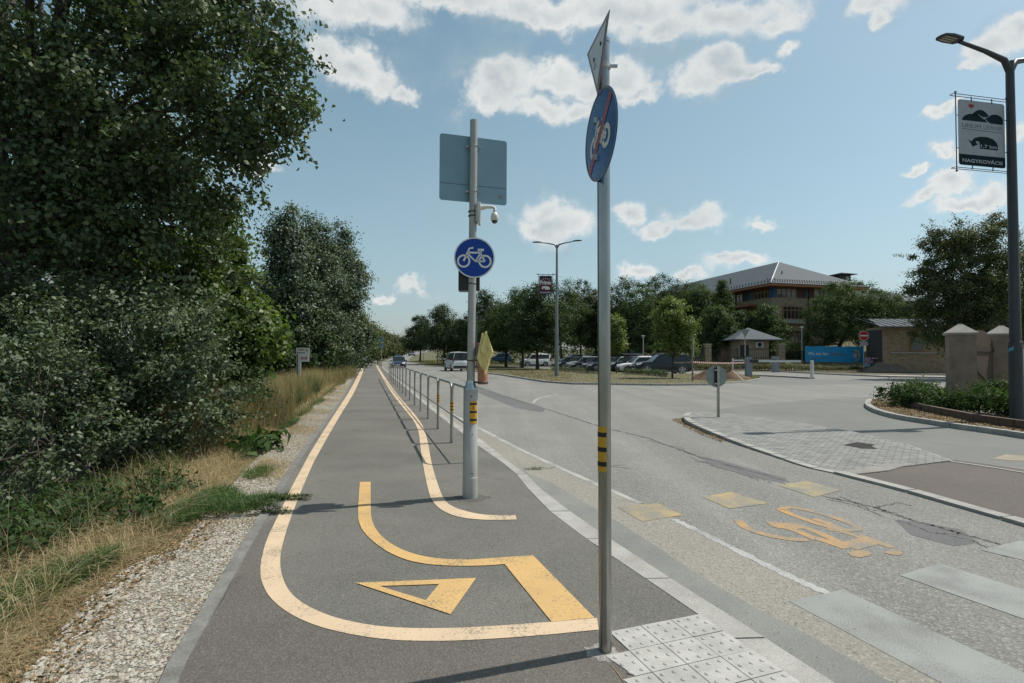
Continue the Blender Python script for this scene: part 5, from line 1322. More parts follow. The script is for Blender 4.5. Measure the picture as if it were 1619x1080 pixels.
MB().prism([g0 + gn * .03 + gu * (gl * t) + Z * z for t, z in ((.04, .3), (.96, .3), (.96, .48), (.04, .48))], -gn * .028).build('rail', m_wood2, gate, world=True)
MB().prism([g0 + gn * .034 + gu * (gl * t) + Z * z for t, z in ((.04, gh - .95), (.04, gh - 1.2), (.8, .5), (.96, .5))], -gn * .028).build('brace', m_wood2, gate, world=True)

# ================================================================== buildings
def hip_roof(mb, c, ux, uy, Lx, Ly, ze, zr, oh, ridge_along='y', t=.12):
    """c = corner, ux/uy unit, extents; ridge runs along uy; hip ends"""
    hx = Lx / 2 + oh
    def q(x, y, z): return c + ux * x + uy * y + Z * z
    e = [q(-oh, -oh, ze), q(Lx + oh, -oh, ze), q(Lx + oh, Ly + oh, ze), q(-oh, Ly + oh, ze)]
    r1, r2 = q(Lx / 2, -oh + hx, zr), q(Lx / 2, Ly + oh - hx, zr)
    if (r2 - r1).dot(uy) < 0.05: r2 = r1 = q(Lx / 2, Ly / 2, zr)
    eb = [p - Z * t for p in e]
    mb.add(e + [r1, r2] + eb, [(0, 1, 4), (1, 2, 5, 4), (2, 3, 5), (3, 0, 4, 5), (0, 6, 7, 1), (1, 7, 8, 2), (2, 8, 9, 3), (3, 9, 6, 0), (6, 9, 8, 7)])
    return e, r1, r2
bc = Vector((36.4, 75, 0)); bux = Vector((.972, .235, 0)).normalized(); buy = Vector((-.235, .972, 0)).normalized()
school = thing('school_building', (bc.x, bc.y, 2.5), 'large two-storey stone school with a wide grey hip roof and timber windows among the trees', 'building')
BL, BW, ZE = 13.6, 44, 11.75
def bq(x, y, z): return bc + bux * x + buy * y + Z * z
def bbox(mb, x0, x1, y0, y1, z0, z1): mb.prism([bq(x0, y0, z0), bq(x1, y0, z0), bq(x1, y1, z0), bq(x0, y1, z0)], Z * (z1 - z0))
mb = MB(); bbox(mb, 0, BL, 0, BW, 1.5, 9.95); mb.build('stone_wall', m_stone, school, world=True)
mb = MB(); bbox(mb, .25, BL - .25, .25, BW - .25, 9.95, ZE - .05); mb.build('upper_wall', m_dkwall, school, world=True)
mb = MB(); hip_roof(mb, bc, bux, buy, BL, BW, ZE + .02, 16.4, 1.5, t=.1); rf = mb.build('roof', m_roof, school, world=True)
mb = MB()
for i in range(70):
    for row in (0, 1):
        x = -1.3 + (BL + 2.6) * i / 40
        if i <= 40: mb.box(bq(x, -1.5 + .35 + row * .55, ZE + .02 + .26 + row * .33 ), (.10, .10, .16), rz=math.atan2(bux.y, bux.x))
        y = -1.2 + (BW + 2.4) * i / 69
        mb.box(bq(-1.5 + .35 + row * .55, y, ZE + .02 + .26 + row * .33), (.10, .10, .16), rz=math.atan2(bux.y, bux.x))
tag(mb.build('snow_guards', mk('snow guard metal', (.06, .07, .075), .5), rf, world=True), kind='stuff')
mb = MB(); e0 = bq(-1.5, -1.5, ZE + .05); rr_ = bq(BL / 2, -1.5 + BL / 2 + 1.5, 16.42); mb.tube([e0, rr_], .09, 6); mb.build('hip_cap', mk('bright ridge metal', (.45, .5, .52), .35, .5), rf, world=True)
mb = MB(); mb.box(bq(3.2, 1.9, 13.6), (.12, .12, .9)); mb.build('vent_pipe', m_iron, rf, world=True)
mb = MB(); mb.box(bq(-.2, 9, 13.4), (.12, .12, .9)); mb.build('vent_pipe', m_iron, rf, world=True)
mb = MB(); bbox(mb, -1.45, BL + 1.45, -1.45, BW + 1.45, ZE - .34, ZE - .083); mb.build('soffit', m_fascia, school, world=True)
# windows: a frame grid plus pane
def window(x0, x1, z0, z1, nx, nz, side='f', name='window', y=-.0):
    w = MB(); pn = MB(); t = .05
    def pt(a, d, z): return bq(a, -d + y, z) if side == 'f' else bq(-d + y, a, z)
    def bx(a0, a1, z0_, z1_, d0, d1, mm): mm.prism([pt(a0, d0, z0_), pt(a1, d0, z0_), pt(a1, d1, z0_), pt(a0, d1, z0_)], Z * (z1_ - z0_))
    bx(x0, x1, z0, z1, .0, .03, pn)
    for i in range(nx + 1):
        a = x0 + (x1 - x0) * i / nx; bx(a - .045, a + .045, z0, z1, .032, .09, w)
    for i in range(nz + 1):
        z = z0 + (z1 - z0) * (0 if i == 0 else 1 if i == nz else .68 if nz == 2 else i / nz); bx(x0, x1, z - .045, z + .045, .034, .085, w)
    o_ = w.build(name, m_frame, school, world=True); pn.build('pane', m_wglass, o_, world=True)
yo = .25 - .02
window(.9, 4.1, 10.0, 11.3, 4, 2, 'f', y=.24); window(8.2, 9.4, 10.0, 11.3, 2, 2, 'f', y=.24)
window(1.7, 4.9, 7.0, 8.75, 5, 2, 'f'); window(8.5, 11.7, 7.0, 8.75, 5, 2, 'f'); window(1.7, 4.9, 3.6, 5.35, 5, 2, 'f')
for i in range(7): window(1.1 + 5.6 * i, 4.0 + 5.6 * i, 10.0, 11.3, 4, 2, 's', y=.24)
for i in range(7): window(1.6 + 5.6 * i, 4.6 + 5.6 * i, 6.9, 8.7, 4, 2, 's')
def panel(x0, x1, z0, z1, mat, side='f', y=.235, nm='wall_panel'):
    mb = MB(); f = (lambda a, d: bq(a, d, z0)) if side == 'f' else (lambda a, d: bq(d, a, z0))
    mb.prism([f(x0, y), f(x1, y), f(x1, y - .03), f(x0, y - .03)], Z * (z1 - z0)); mb.build(nm, mat, school, world=True)
panel(.27, .85, 9.97, 11.38, m_bluep); panel(4.2, 5.6, 9.97, 11.38, m_maroon); panel(5.62, 6.2, 9.97, 11.38, m_teal); panel(6.22, 7.1, 9.97, 11.38, m_maroon); panel(7.2, 7.95, 9.97, 11.38, m_concl); panel(9.5, 11, 9.97, 11.38, m_teal)
panel(4.2, 5.2, 9.97, 11.38, m_teal, 's'); panel(.27, .95, 9.97, 11.38, m_bluep, 's'); panel(9.9, 11.4, 9.97, 11.38, m_teal, 's')
mb = MB(); bbox(mb, 1.4, 5.2, -.35, -.01, 6.35, 6.9); mb.build('window_ledge', m_concl, school, world=True)
mb = MB(); bbox(mb, -1.3, -.01, 3.2, 12.5, 8.95, 9.25); mb.build('canopy', m_fascia, school, world=True)
mb = MB(); mb.tube([bq(5.9, -.12, 2), bq(5.9, -.12, ZE - .4)], .07, 6); mb.build('downpipe', m_iron, school, world=True)
mb = MB(); mb.tube([bq(-.12, 7.9, 2), bq(-.12, 7.9, ZE - .4)], .07, 6); mb.build('downpipe', m_iron, school, world=True)
# rear wing and clock turret
wing = thing('school_wing', tuple(bq(BL + .5, 12, 2.5)), 'rear school wing with a low grey roof carrying the small clock turret', 'building')
wc = bq(BL + .3, 9, 0)
MB().prism([wc + Z * 1.5, wc + bux * 26 + Z * 1.5, wc + bux * 26 + buy * 14 + Z * 1.5, wc + buy * 14 + Z * 1.5], Z * 9.6).build('wall', m_stone, wing, world=True)
mb = MB(); hip_roof(mb, wc, bux, buy, 26, 14, 11.2, 14.4, 1.2); 
mb = MB(); q0 = [wc + bux * a + buy * b_ + Z * 11.2 for a, b_ in ((-1.2, -1.2), (27.2, -1.2), (27.2, 15.2), (-1.2, 15.2))]; rr1 = wc + bux * 7 + buy * 7 + Z * 14.2; rr2 = wc + bux * 19 + buy * 7 + Z * 14.2
mb.add(q0 + [rr1, rr2] + [p - Z * .15 for p in q0], [(0, 1, 5, 4), (1, 2, 5), (2, 3, 4, 5), (3, 0, 4), (0, 6, 7, 1), (1, 7, 8, 2), (2, 8, 9, 3), (3, 9, 6, 0), (6, 9, 8, 7)]); mb.build('roof', m_roof, wing, world=True)
tc_ = P(1331, 440, 95); turret = MB().box((tc_.x, tc_.y, tc_.z - 1.0), (1.9, 1.9, 3.2), rz=R(13)).build('clock_turret', m_dkwall, wing, world=True)
mb = MB(); tz = tc_.z + .6; c0 = Vector((tc_.x, tc_.y, tz)); k_ = [c0 + bux * a + buy * b_ for a, b_ in ((-1.7, -1.7), (1.7, -1.7), (1.7, 1.7), (-1.7, 1.7))]
mb.add(k_ + [c0 + Z * .45] + [p - Z * .1 for p in k_], [(0, 1, 4), (1, 2, 4), (2, 3, 4), (3, 0, 4), (0, 5, 6, 1), (1, 6, 7, 2), (2, 7, 8, 3), (3, 8, 5, 0), (5, 8, 7, 6)]); mb.build('turret_roof', m_dkmet, turret, world=True)
a = Art(Vector((tc_.x, tc_.y, tc_.z)) - buy * .955 + bux * .25, bux, Z, -buy, .02); a.disc((0, -.15), .42, 24); a.build('clock_face', m_concl, turret)
# ---- kiosk by the car-park entrance
kc = P(1193, 560, 64); kz = .1; kl = kc.x
kiosk = thing('gatehouse_kiosk', (kc.x, kc.y, kz), 'small rendered kiosk with a grey pyramid roof and an air conditioner behind the barriers', 'kiosk')
kw_ = 46 / F * 64; ze_ = CAMH + (565 - 537) / F * 64; zp_ = CAMH + (565 - 521) / F * 66
MB().box((kc.x, kc.y + kw_ / 2, (kz + ze_) / 2), (kw_, kw_, ze_ - kz)).build('wall', m_render, kiosk, world=True)
MB().box((kc.x, kc.y + kw_ / 2, (kz + 1.55) / 2), (kw_ + .12, kw_ + .12, 1.55 - kz)).build('stone_base', m_stone, kiosk, world=True)
MB().box((kc.x - kw_ / 2 - .02 + .55, kc.y - .02, 1.9), (1.0, .06, 2.2)).build('door', m_dkwall, kiosk, world=True)
mb = MB(); hip_roof(mb, Vector((kc.x - kw_ / 2, kc.y, 0)), Vector((1, 0, 0)), Vector((0, 1, 0)), kw_, kw_, ze_, zp_ + .2, 1.15, t=.12); mb.build('roof', m_roof, kiosk, world=True)
ac = MB().box((kc.x + .45, kc.y - .2, ze_ - .62), (.95, .35, .62)).build('air_conditioner', m_wpost, kiosk, world=True)
a = Art(Vector((kc.x + .45, kc.y - .375, ze_ - .62)), (1, 0, 0), Z, (0, -1, 0), .01); a.disc((.0, 0), .25, 20); a.build('fan_grille', m_iron, ac)
shed = thing('brick_shed', tuple(P(1160, 560, 66)), 'low red brick outbuilding half hidden left behind the kiosk', 'shed')
qs = P(1161, 560, 67); MB().box((qs.x, qs.y + 1, 1.4), (3.0, 2, 3.1)).build('wall', m_brick, shed, world=True); MB().box((qs.x, qs.y + 1, 3.0), (3.4, 2.4, .15)).build('roof', m_dkmet, shed, world=True)
# ---- gatehouse at the right
gc = P(1416, 560, 57); gx0 = P(1396, 560, 57).x; gx1 = P(1520, 560, 57).x
gz = CAMH + (567.5 - 519) / F * 57
ghs = thing('stone_gatehouse', (gx0, 57, .05), 'low fieldstone lodge with a metal lean-to roof, shaded by the tree at the right', 'building')
MB().box(((gx0 + gx1) / 2, 58.35, gz / 2), (gx1 - gx0, 2.7, gz)).build('wall', m_stone, ghs, world=True)
MB().box(((gx0 + gx1) / 2 + .4, 56.95, CAMH + (567.5 - 559) / F * 57), (gx1 - gx0 - .8, .16, .12)).build('string_course', m_concl, ghs, world=True)
mb = MB(); mb.prism([(gx0 - .9, 56.2, gz - .05), (gx0 - .9, 56.2, gz + .07), (gx0 + .5, 60, gz + 1.1), (gx0 + .5, 60, gz + .98)], (gx1 - gx0 + 2, 0, 0)); rfg = mb.build('roof', m_roof, ghs, world=True)
mb = MB()
for i in range(12): mb.box((gx0 - .9 + i * .8, 58.1, gz + .64), (.04, 4.0, .05), rx=math.atan2(1.03, 3.8))
mb.build('seams', m_roof, rfg, world=True)
MB().box((gx0 - .03, 58.35, gz / 2 - .1), (.06, 2.5, gz - .3)).build('dark_bay', m_dkwall, ghs, world=True)
wd = MB().box((P(1449, 560, 57).x, 56.96, CAMH + (567.5 - 546) / F * 57), (1.5, .1, 1.5)).build('window', m_frame, ghs, world=True)
MB().box((P(1449, 560, 57).x, 56.89, CAMH + (567.5 - 546) / F * 57), (1.3, .06, 1.3)).build('pane', m_wglass, wd, world=True)
# boundary wall right of it, behind the pillars
# ---- iron fences and stone piers
def fence(x0, x1, Y0, Y1, z0, h, label, dens=.16):
    a = Vector((x0, Y0, 0)); b = Vector((x1, Y1, 0)); n = int((b - a).length / dens); root = thing('iron_fence', (a.x, a.y, z0), label, 'fence', 'iron fences')
    mb = MB(); rz = math.atan2(b.y - a.y, b.x - a.x)
    for i in range(n + 1):
        p = a.lerp(b, i / n); mb.box((p.x, p.y, z0 + h / 2), (.025, .025, h))
    mb.build('bars', m_iron, root, world=True)
    for z in (.25, h - .12): mid = (a + b) / 2; MB().box((mid.x, mid.y, z0 + z), ((b - a).length, .04, .05), rz=rz).build('rail', m_iron, root, world=True)
    k = max(1, int(n * dens / 2.5))
    for i in range(k + 1):
        p = a.lerp(b, i / k); MB().box((p.x, p.y, z0 + h / 2 + .05), (.07, .07, h + .1)).build('post', m_iron, root, world=True)
def pier(px, py_top, Yd, w, label):
    p = P(px, 560, Yd); zt = CAMH + (565 - py_top) / F * Yd; root = thing('stone_pier', (p.x, p.y, 0), label, 'pillar', 'stone piers of the fence')
    MB().box((p.x, p.y, zt / 2), (w, w, zt)).build('shaft', m_stone, root, world=True); MB().box((p.x, p.y, zt + .05), (w + .15, w + .15, .1)).build('cap', m_concl, root, world=True)
pier(1119, 545.5, 63, .65, 'stone fence pier left of the kiosk'); pier(1234, 545, 63, .75, 'stone fence pier right of the kiosk')
X_ = lambda px, Yd: P(px, 560, Yd).x
fence(X_(1062, 64), X_(1116, 63), 64, 63, .1, 2.6, 'iron fence between the black off-roader and the stone pier')
fence(X_(1123, 63), X_(1166, 63), 63, 63, .1, 2.4, 'iron fence between the left stone pier and the kiosk')
fence(X_(1176, 62.2), X_(1216, 62.2), 62.2, 62.2, .1, 2.5, 'short iron fence in front of the kiosk', .2)
fence(X_(1238, 63), X_(1272, 63), 63, 63, .1, 2.3, 'iron fence between the right stone pier and the blue banner')
fence(X_(1272, 61.6), X_(1396, 61.2), 61.6, 61.2, .1, 2.2, 'long iron fence behind the blue banner')

# ---- blue banner on the fence
Yb = 59.5; bx0, bx1 = X_(1273, Yb), X_(1365.5, Yb); zt_, zb_ = CAMH + (566 - 547.8) / F * Yb, CAMH + (566 - 572.5) / F * Yb
ban = thing('fence_banner', (bx0, Yb, zb_), 'long blue banner with white lettering and a gold sunburst, strung along the fence', 'banner')
n = 40; vs = []; fs = []
for i in range(n + 1):
    t = i / n; x = bx0 + (bx1 - bx0) * t; sag = .06 * math.sin(t * math.pi * 4) ** 2
    for j in range(7):
        s = j / 6; vs.append((x, Yb + .03 * math.sin(t * 19 + s * 3) , zb_ + (zt_ - sag - zb_) * s - .10 * t * (1 - s)))
for i in range(n):
    for j in range(6): a_ = i * 7 + j; fs.append((a_, a_ + 7, a_ + 8, a_ + 1))
mb = MB(); mb.add(vs, fs); bp_ = mb.build('banner_sheet', m_banblue, ban, sm=True, world=True)
Wb, Hb = bx1 - bx0, zt_ - zb_; oc = Vector((bx0, Yb - .045, zb_))
a = Art(oc, (1, 0, 0), Z, (0, -1, 0), .0); a.text('We act for', (.215 * Wb, .52 * Hb), .50, width=.35 * Wb); a.build('white_lettering', m_wht, bp_)
a = Art(oc, (1, 0, 0), Z, (0, -1, 0), .0); a.scrawl((.54 * Wb, .50 * Hb), .22 * Wb, .30, 12, 5); a.build('gold_lettering', m_gold, bp_)
a = Art(oc, (1, 0, 0), Z, (0, -1, 0), .0); a.scrawl((.20 * Wb, .22 * Hb), .26 * Wb, .13, 24, 6); a.build('small_lettering', m_gold, bp_)
a = Art(oc, (1, 0, 0), Z, (0, -1, 0), .0)
for i in range(9):
    q = R(-95 + 24 * i); c = (.865 * Wb + .36 * math.cos(q), .42 * Hb + .62 * math.sin(q) * .9)
    a.poly([(c[0] + .17 * math.cos(q), c[1] + .20 * math.sin(q)), (c[0] - .12 * math.sin(q), c[1] + .12 * math.cos(q)), (c[0] - .16 * math.cos(q), c[1] - .16 * math.sin(q)), (c[0] + .12 * math.sin(q), c[1] - .12 * math.cos(q))])
a.build('sunburst', m_goldl, bp_)
a = Art(oc, (1, 0, 0), Z, (0, -1, 0), .008); a.disc((.85 * Wb, .42 * Hb), .24, 20, ry=.30); a.build('pale_disc', m_banw, bp_)
# ---- no-entry sign
Yn = 57.6; nx_ = X_(1365.5, Yn); nz_ = CAMH + (566 - 531) / F * Yn
ne = thing('no_entry_sign', (nx_, Yn, .1), 'red round no-entry sign with a small white plate above the banner end', 'road sign')
MB().tube([(nx_, Yn, .1), (nx_, Yn, nz_ + .5)], .04, 10).build('post', m_postp, ne, sm=True, world=True)
mb = MB(); disc_plate(mb, Vector((nx_, Yn - .06, nz_)), Vector((1, 0, 0)), Z, Vector((0, -1, 0)), .54, .02, 32); nd_ = mb.build('sign_plate', m_red, ne, world=True)
MB().box((nx_, Yn - .07, nz_), (.78, .016, .15)).build('white_bar', m_wht, nd_, world=True)
a = Art((nx_, Yn - .06, nz_), (1, 0, 0), Z, (0, -1, 0), .004); a.ring((0, 0), .515, .04, 32); a.build('rim', m_wht, nd_)
MB().box((nx_, Yn - .06, nz_ - .85), (.85, .02, .42)).build('lower_plate', m_banw, ne, world=True)
# yield sign seen from behind left of the kiosk
Yy = 56; yx = X_(1178, Yy); yz = CAMH + (565 - 521) / F * Yy
ys2 = thing('give_way_sign', (yx, Yy, 0), 'tall grey post with an inverted triangle seen from behind in front of the kiosk', 'road sign')
MB().tube([(yx, Yy, -.05), (yx, Yy, yz + .05)], .045, 10).build('post', m_postp, ys2, sm=True, world=True)
MB().prism([(yx - .48, Yy - .07, yz), (yx + .48, Yy - .07, yz), (yx, Yy - .07, yz - .82)], (0, .02, 0)).build('sign_plate', m_signgrey, ys2, world=True)

# ---- barriers
def barrier(px, pyb, pyt, xa, xb, ya, label):
    c = G(px, pyb, 0); h = CAMH + (565.5 - pyt) / F * c.y; w = 9.0 / F * c.y
    root = thing('parking_barrier', (c.x, c.y, -.03), label, 'barrier', 'barriers at the car park entrance')
    cb = MB().box((c.x, c.y, h / 2), (w, w * .8, h)).build('cabinet', m_cabinet, root, world=True)
    MB().box((c.x, c.y, h + .02), (w + .04, w * .8 + .04, .05)).build('lid', m_dkmet, cb, world=True)
    za = CAMH + (565.5 - ya) / F * c.y; x0 = (xa - CX) / F * c.y; x1 = (xb - CX) / F * c.y
    MB().box(((x0 + x1) / 2, c.y - w * .45, za), (abs(x1 - x0), .06, .16)).build('arm', m_wpost, root, world=True)
    MB().box((c.x + (.35 if xb > px else -.35), c.y - w * .5, za), (.6, .07, .2)).build('hinge', m_black, root, world=True)
barrier(1183.5, 597, 564.5, 1187, 1264, 571.5, 'front grey barrier cabinet with its white arm lowered to the right')
barrier(1226, 588.5, 563.5, 1158, 1222, 570.5, 'rear grey barrier cabinet with its white arm pointing left')
def wpost(px, pyb, pyt, label, tilt=0, w=.13):
    c = G(px, pyb, 0); h = CAMH + (566 - pyt) / F * c.y
    root = thing('white_post', (c.x, c.y, 0), label, 'post', 'white posts'); 
    MB().tube([(c.x, c.y, -.03), (c.x + tilt, c.y, h)], w / 2, 12).build('shaft', m_wpost, root, sm=True, world=True)
    MB().lathe((c.x + tilt, c.y, h - .01), [(w / 2 + .008, 0), (w / 2 + .008, .04), (.02, .06)], 12).build('cap', m_wpost, root, sm=True, world=True); return Vector((c.x + tilt, c.y, h))
wpost(1284, 598, 572, 'white post at the tip of the lowered barrier arm, below the blue banner', w=.24)
wpost(1434.5, 587, 565, 'leaning white post at the rubble heap by the lodge', tilt=-.12, w=.22)
w3 = wpost(1158.5, 591, 569, 'white post between the taped stake and the front barrier cabinet', w=.13)
st_b = G(1095, 602, .07); sh_ = CAMH + (565 - 530) / F * st_b.y
stk = thing('wooden_stake', tuple(st_b), 'tall wooden stake holding red and white tape beside the young tree', 'stake')
MB().box((st_b.x, st_b.y, sh_ / 2), (.085, .085, sh_)).build('stake_shaft', mk('grey timber', (.27, .23, .18), .85, col2=(.18, .15, .12), scale=6, stretch=(1, 1, .2)), stk, world=True)
MB().box((st_b.x + .06, st_b.y - .02, sh_ * .72), (.03, .06, 1.1)).build('batten', m_wpost, stk, world=True)
def tape(p0, p1, sag, label, seg=26):
    root = thing('barrier_tape', tuple(p0), label, 'tape', 'red and white tape')
    L_ = (p1 - p0).length; k = int(L_ / .16); vs = []
    for i in range(k + 1):
        t0 = i / k; a_ = p0.lerp(p1, t0) - Z * sag * 4 * t0 * (1 - t0); vs += [a_ - Z * .05, a_ + Z * .05]
    mb = MB(); mb.add(vs, [(2*i, 2*i+2, 2*i+3, 2*i+1) for i in range(k)]); o = mb.build('tape_strip', m_tapew, root, world=True); o.data.materials.append(m_taper)
    for i, f in enumerate(o.data.polygons): f.material_index = i % 2
sp = Vector((st_b.x, st_b.y - .05, CAMH + (565 - 573) / F * st_b.y)); cbv = G(1180, 597, 0)
tape(sp, Vector((cbv.x, cbv.y, CAMH + (565 - 573.5) / F * cbv.y)), .05, 'red and white tape from the stake to the front barrier cabinet')
tt = Vector((X_(1063, 46), 46, CAMH + (565 - 573.5) / F * 46)); tape(tt, sp, .04, 'red and white tape from the young tree to the wooden stake')
tape(Vector((X_(1368, 58), 58, CAMH + (566 - 566) / F * 58)), Vector((X_(1432, 57), 57, CAMH + (566.5 - 568) / F * 57)), .03, 'red and white tape from the banner end to the leaning white post')
tape(w3 - Z * .9, Vector((cbv.x, cbv.y, CAMH + (565 - 583) / F * cbv.y)), .1, 'sagging lower tape between white post and barrier cabinet')
c = G(1173, 602, .07); d_ = G(1162, 590, .07)
tag(MB().tube([(c.x, c.y - .2, .08), (P(1162, 587, c.y).x, c.y + .3, P(1162, 587, c.y).z)], .035, 8).build('leaning_stick', m_wpost, sm=True), 'white stick leaning over the dug soil left of the front barrier', 'stick')
# ---- soil and rubble heaps
def heap(c, rx, ry, h, mat, name, label, seed=1):
    rnd = random.Random(seed); mb = MB(); n, k = 26, 9; vs = [(c[0], c[1], c[2] + h)]
    ph = [rnd.uniform(0, 6) for _ in range(6)]
    for i in range(1, k + 1):
        for j in range(n):
            a_ = 2 * math.pi * j / n; t = i / k; rr = t * (1 + .18 * math.sin(2 * a_ + ph[0]) + .1 * math.sin(5 * a_ + ph[1]))
            z = h * (1 - t ** 1.3) * (1 + .25 * math.sin(3 * a_ + ph[2] + 4 * t)) + rnd.uniform(-.03, .03) * h * (1 if i < k else 0)
            vs.append((c[0] + rx * rr * math.cos(a_), c[1] + ry * rr * math.sin(a_), c[2] + (z if i < k else -.05)))
    fs = [(0, 1 + j, 1 + (j + 1) % n) for j in range(n)]
    for i in range(k - 1):
        for j in range(n): fs.append((1 + i * n + j, 1 + (i + 1) * n + j, 1 + (i + 1) * n + (j + 1) % n, 1 + i * n + (j + 1) % n))
    mb.add(vs, fs); return tag(mb.build(name, mat, sm=True), label, 'heap')
c = G(1118, 600, .07); heap((c.x, c.y, .05), 1.0, .8, .55, m_dirt, 'soil_heap', 'brown dug-soil heap just right of the wooden stake', 3)
c = G(1155, 599, .07); heap((c.x, c.y, .05), 1.3, .9, .62, m_dirt, 'soil_heap', 'brown dug-soil heap left of the front barrier cabinet', 5)
c = P(1398, 580, 57.5); heap((c.x, c.y, .09), 2.3, 1.6, 1.15, m_rubble, 'rubble_heap', 'grey rubble heap between the blue banner and the lodge', 9)
# bundle of cloth and foil by the banner end
bq0 = P(1371, 575, 58); root = thing('bundle', (bq0.x, bq0.y, .1), 'pale blue and violet bundle hanging at the right end of the banner', 'bundle')
def lump(c, r, mat, nm, seed, sq=.9):
    rnd = random.Random(seed); mb = MB(); vs = []; n, k = 14, 8; ph = [rnd.uniform(0, 6) for _ in range(4)]
    for i in range(k + 1):
        for j in range(n):
            t = math.pi * i / k; a_ = 2 * math.pi * j / n; q = r * (1 + .22 * math.sin(3 * a_ + ph[0] + 2 * t) + .15 * math.sin(5 * t + ph[1] + a_))
            vs.append((c[0] + q * math.sin(t) * math.cos(a_), c[1] + q * .6 * math.sin(t) * math.sin(a_), c[2] + q * sq * math.cos(t)))
    mb.add(vs, [(i*n+j, (i+1)*n+j, (i+1)*n+(j+1)%n, i*n+(j+1)%n) for i in range(k) for j in range(n)]); mb.build(nm, mat, root, sm=True, world=True)
lump((bq0.x + .1, bq0.y - .1, 1.15), .42, mk('violet foil', (.22, .20, .30), .5, col2=(.30, .10, .16), scale=7), 'upper_wrap', 2)
lump((bq0.x - .1, bq0.y - .15, .72), .30, mk('blue foil', (.10, .25, .32), .4, col2=(.25, .32, .36), scale=7), 'lower_wrap', 4)
# ---- flower bed in front of the fence
m_rose = leafmat('rose bed', (.05, .075, .025), (.11, .12, .05), (.42, .14, .08), rough=.6, tr=.25)
for i, (x0, x1, n, Yd, hh, lab) in enumerate(((1098,1165,3600,59.3,.75,'rose bed between the stake and the kiosk'), (1190,1262,3600,60.3,.75,'rose bed behind the two barriers'), (1262,1362,4600,58.3,.62,'rose bed in front of the blue banner'))):
    hedge([Vector((X_(x0, Yd), Yd, 0)), Vector((X_((x0 + x1) / 2, Yd), Yd, 0)), Vector((X_(x1, Yd), Yd, 0))], 1.2, hh, n, .10, m_rose, 'rose_bed', lab + ', green with red blooms', 'flower bed', z0=.08)

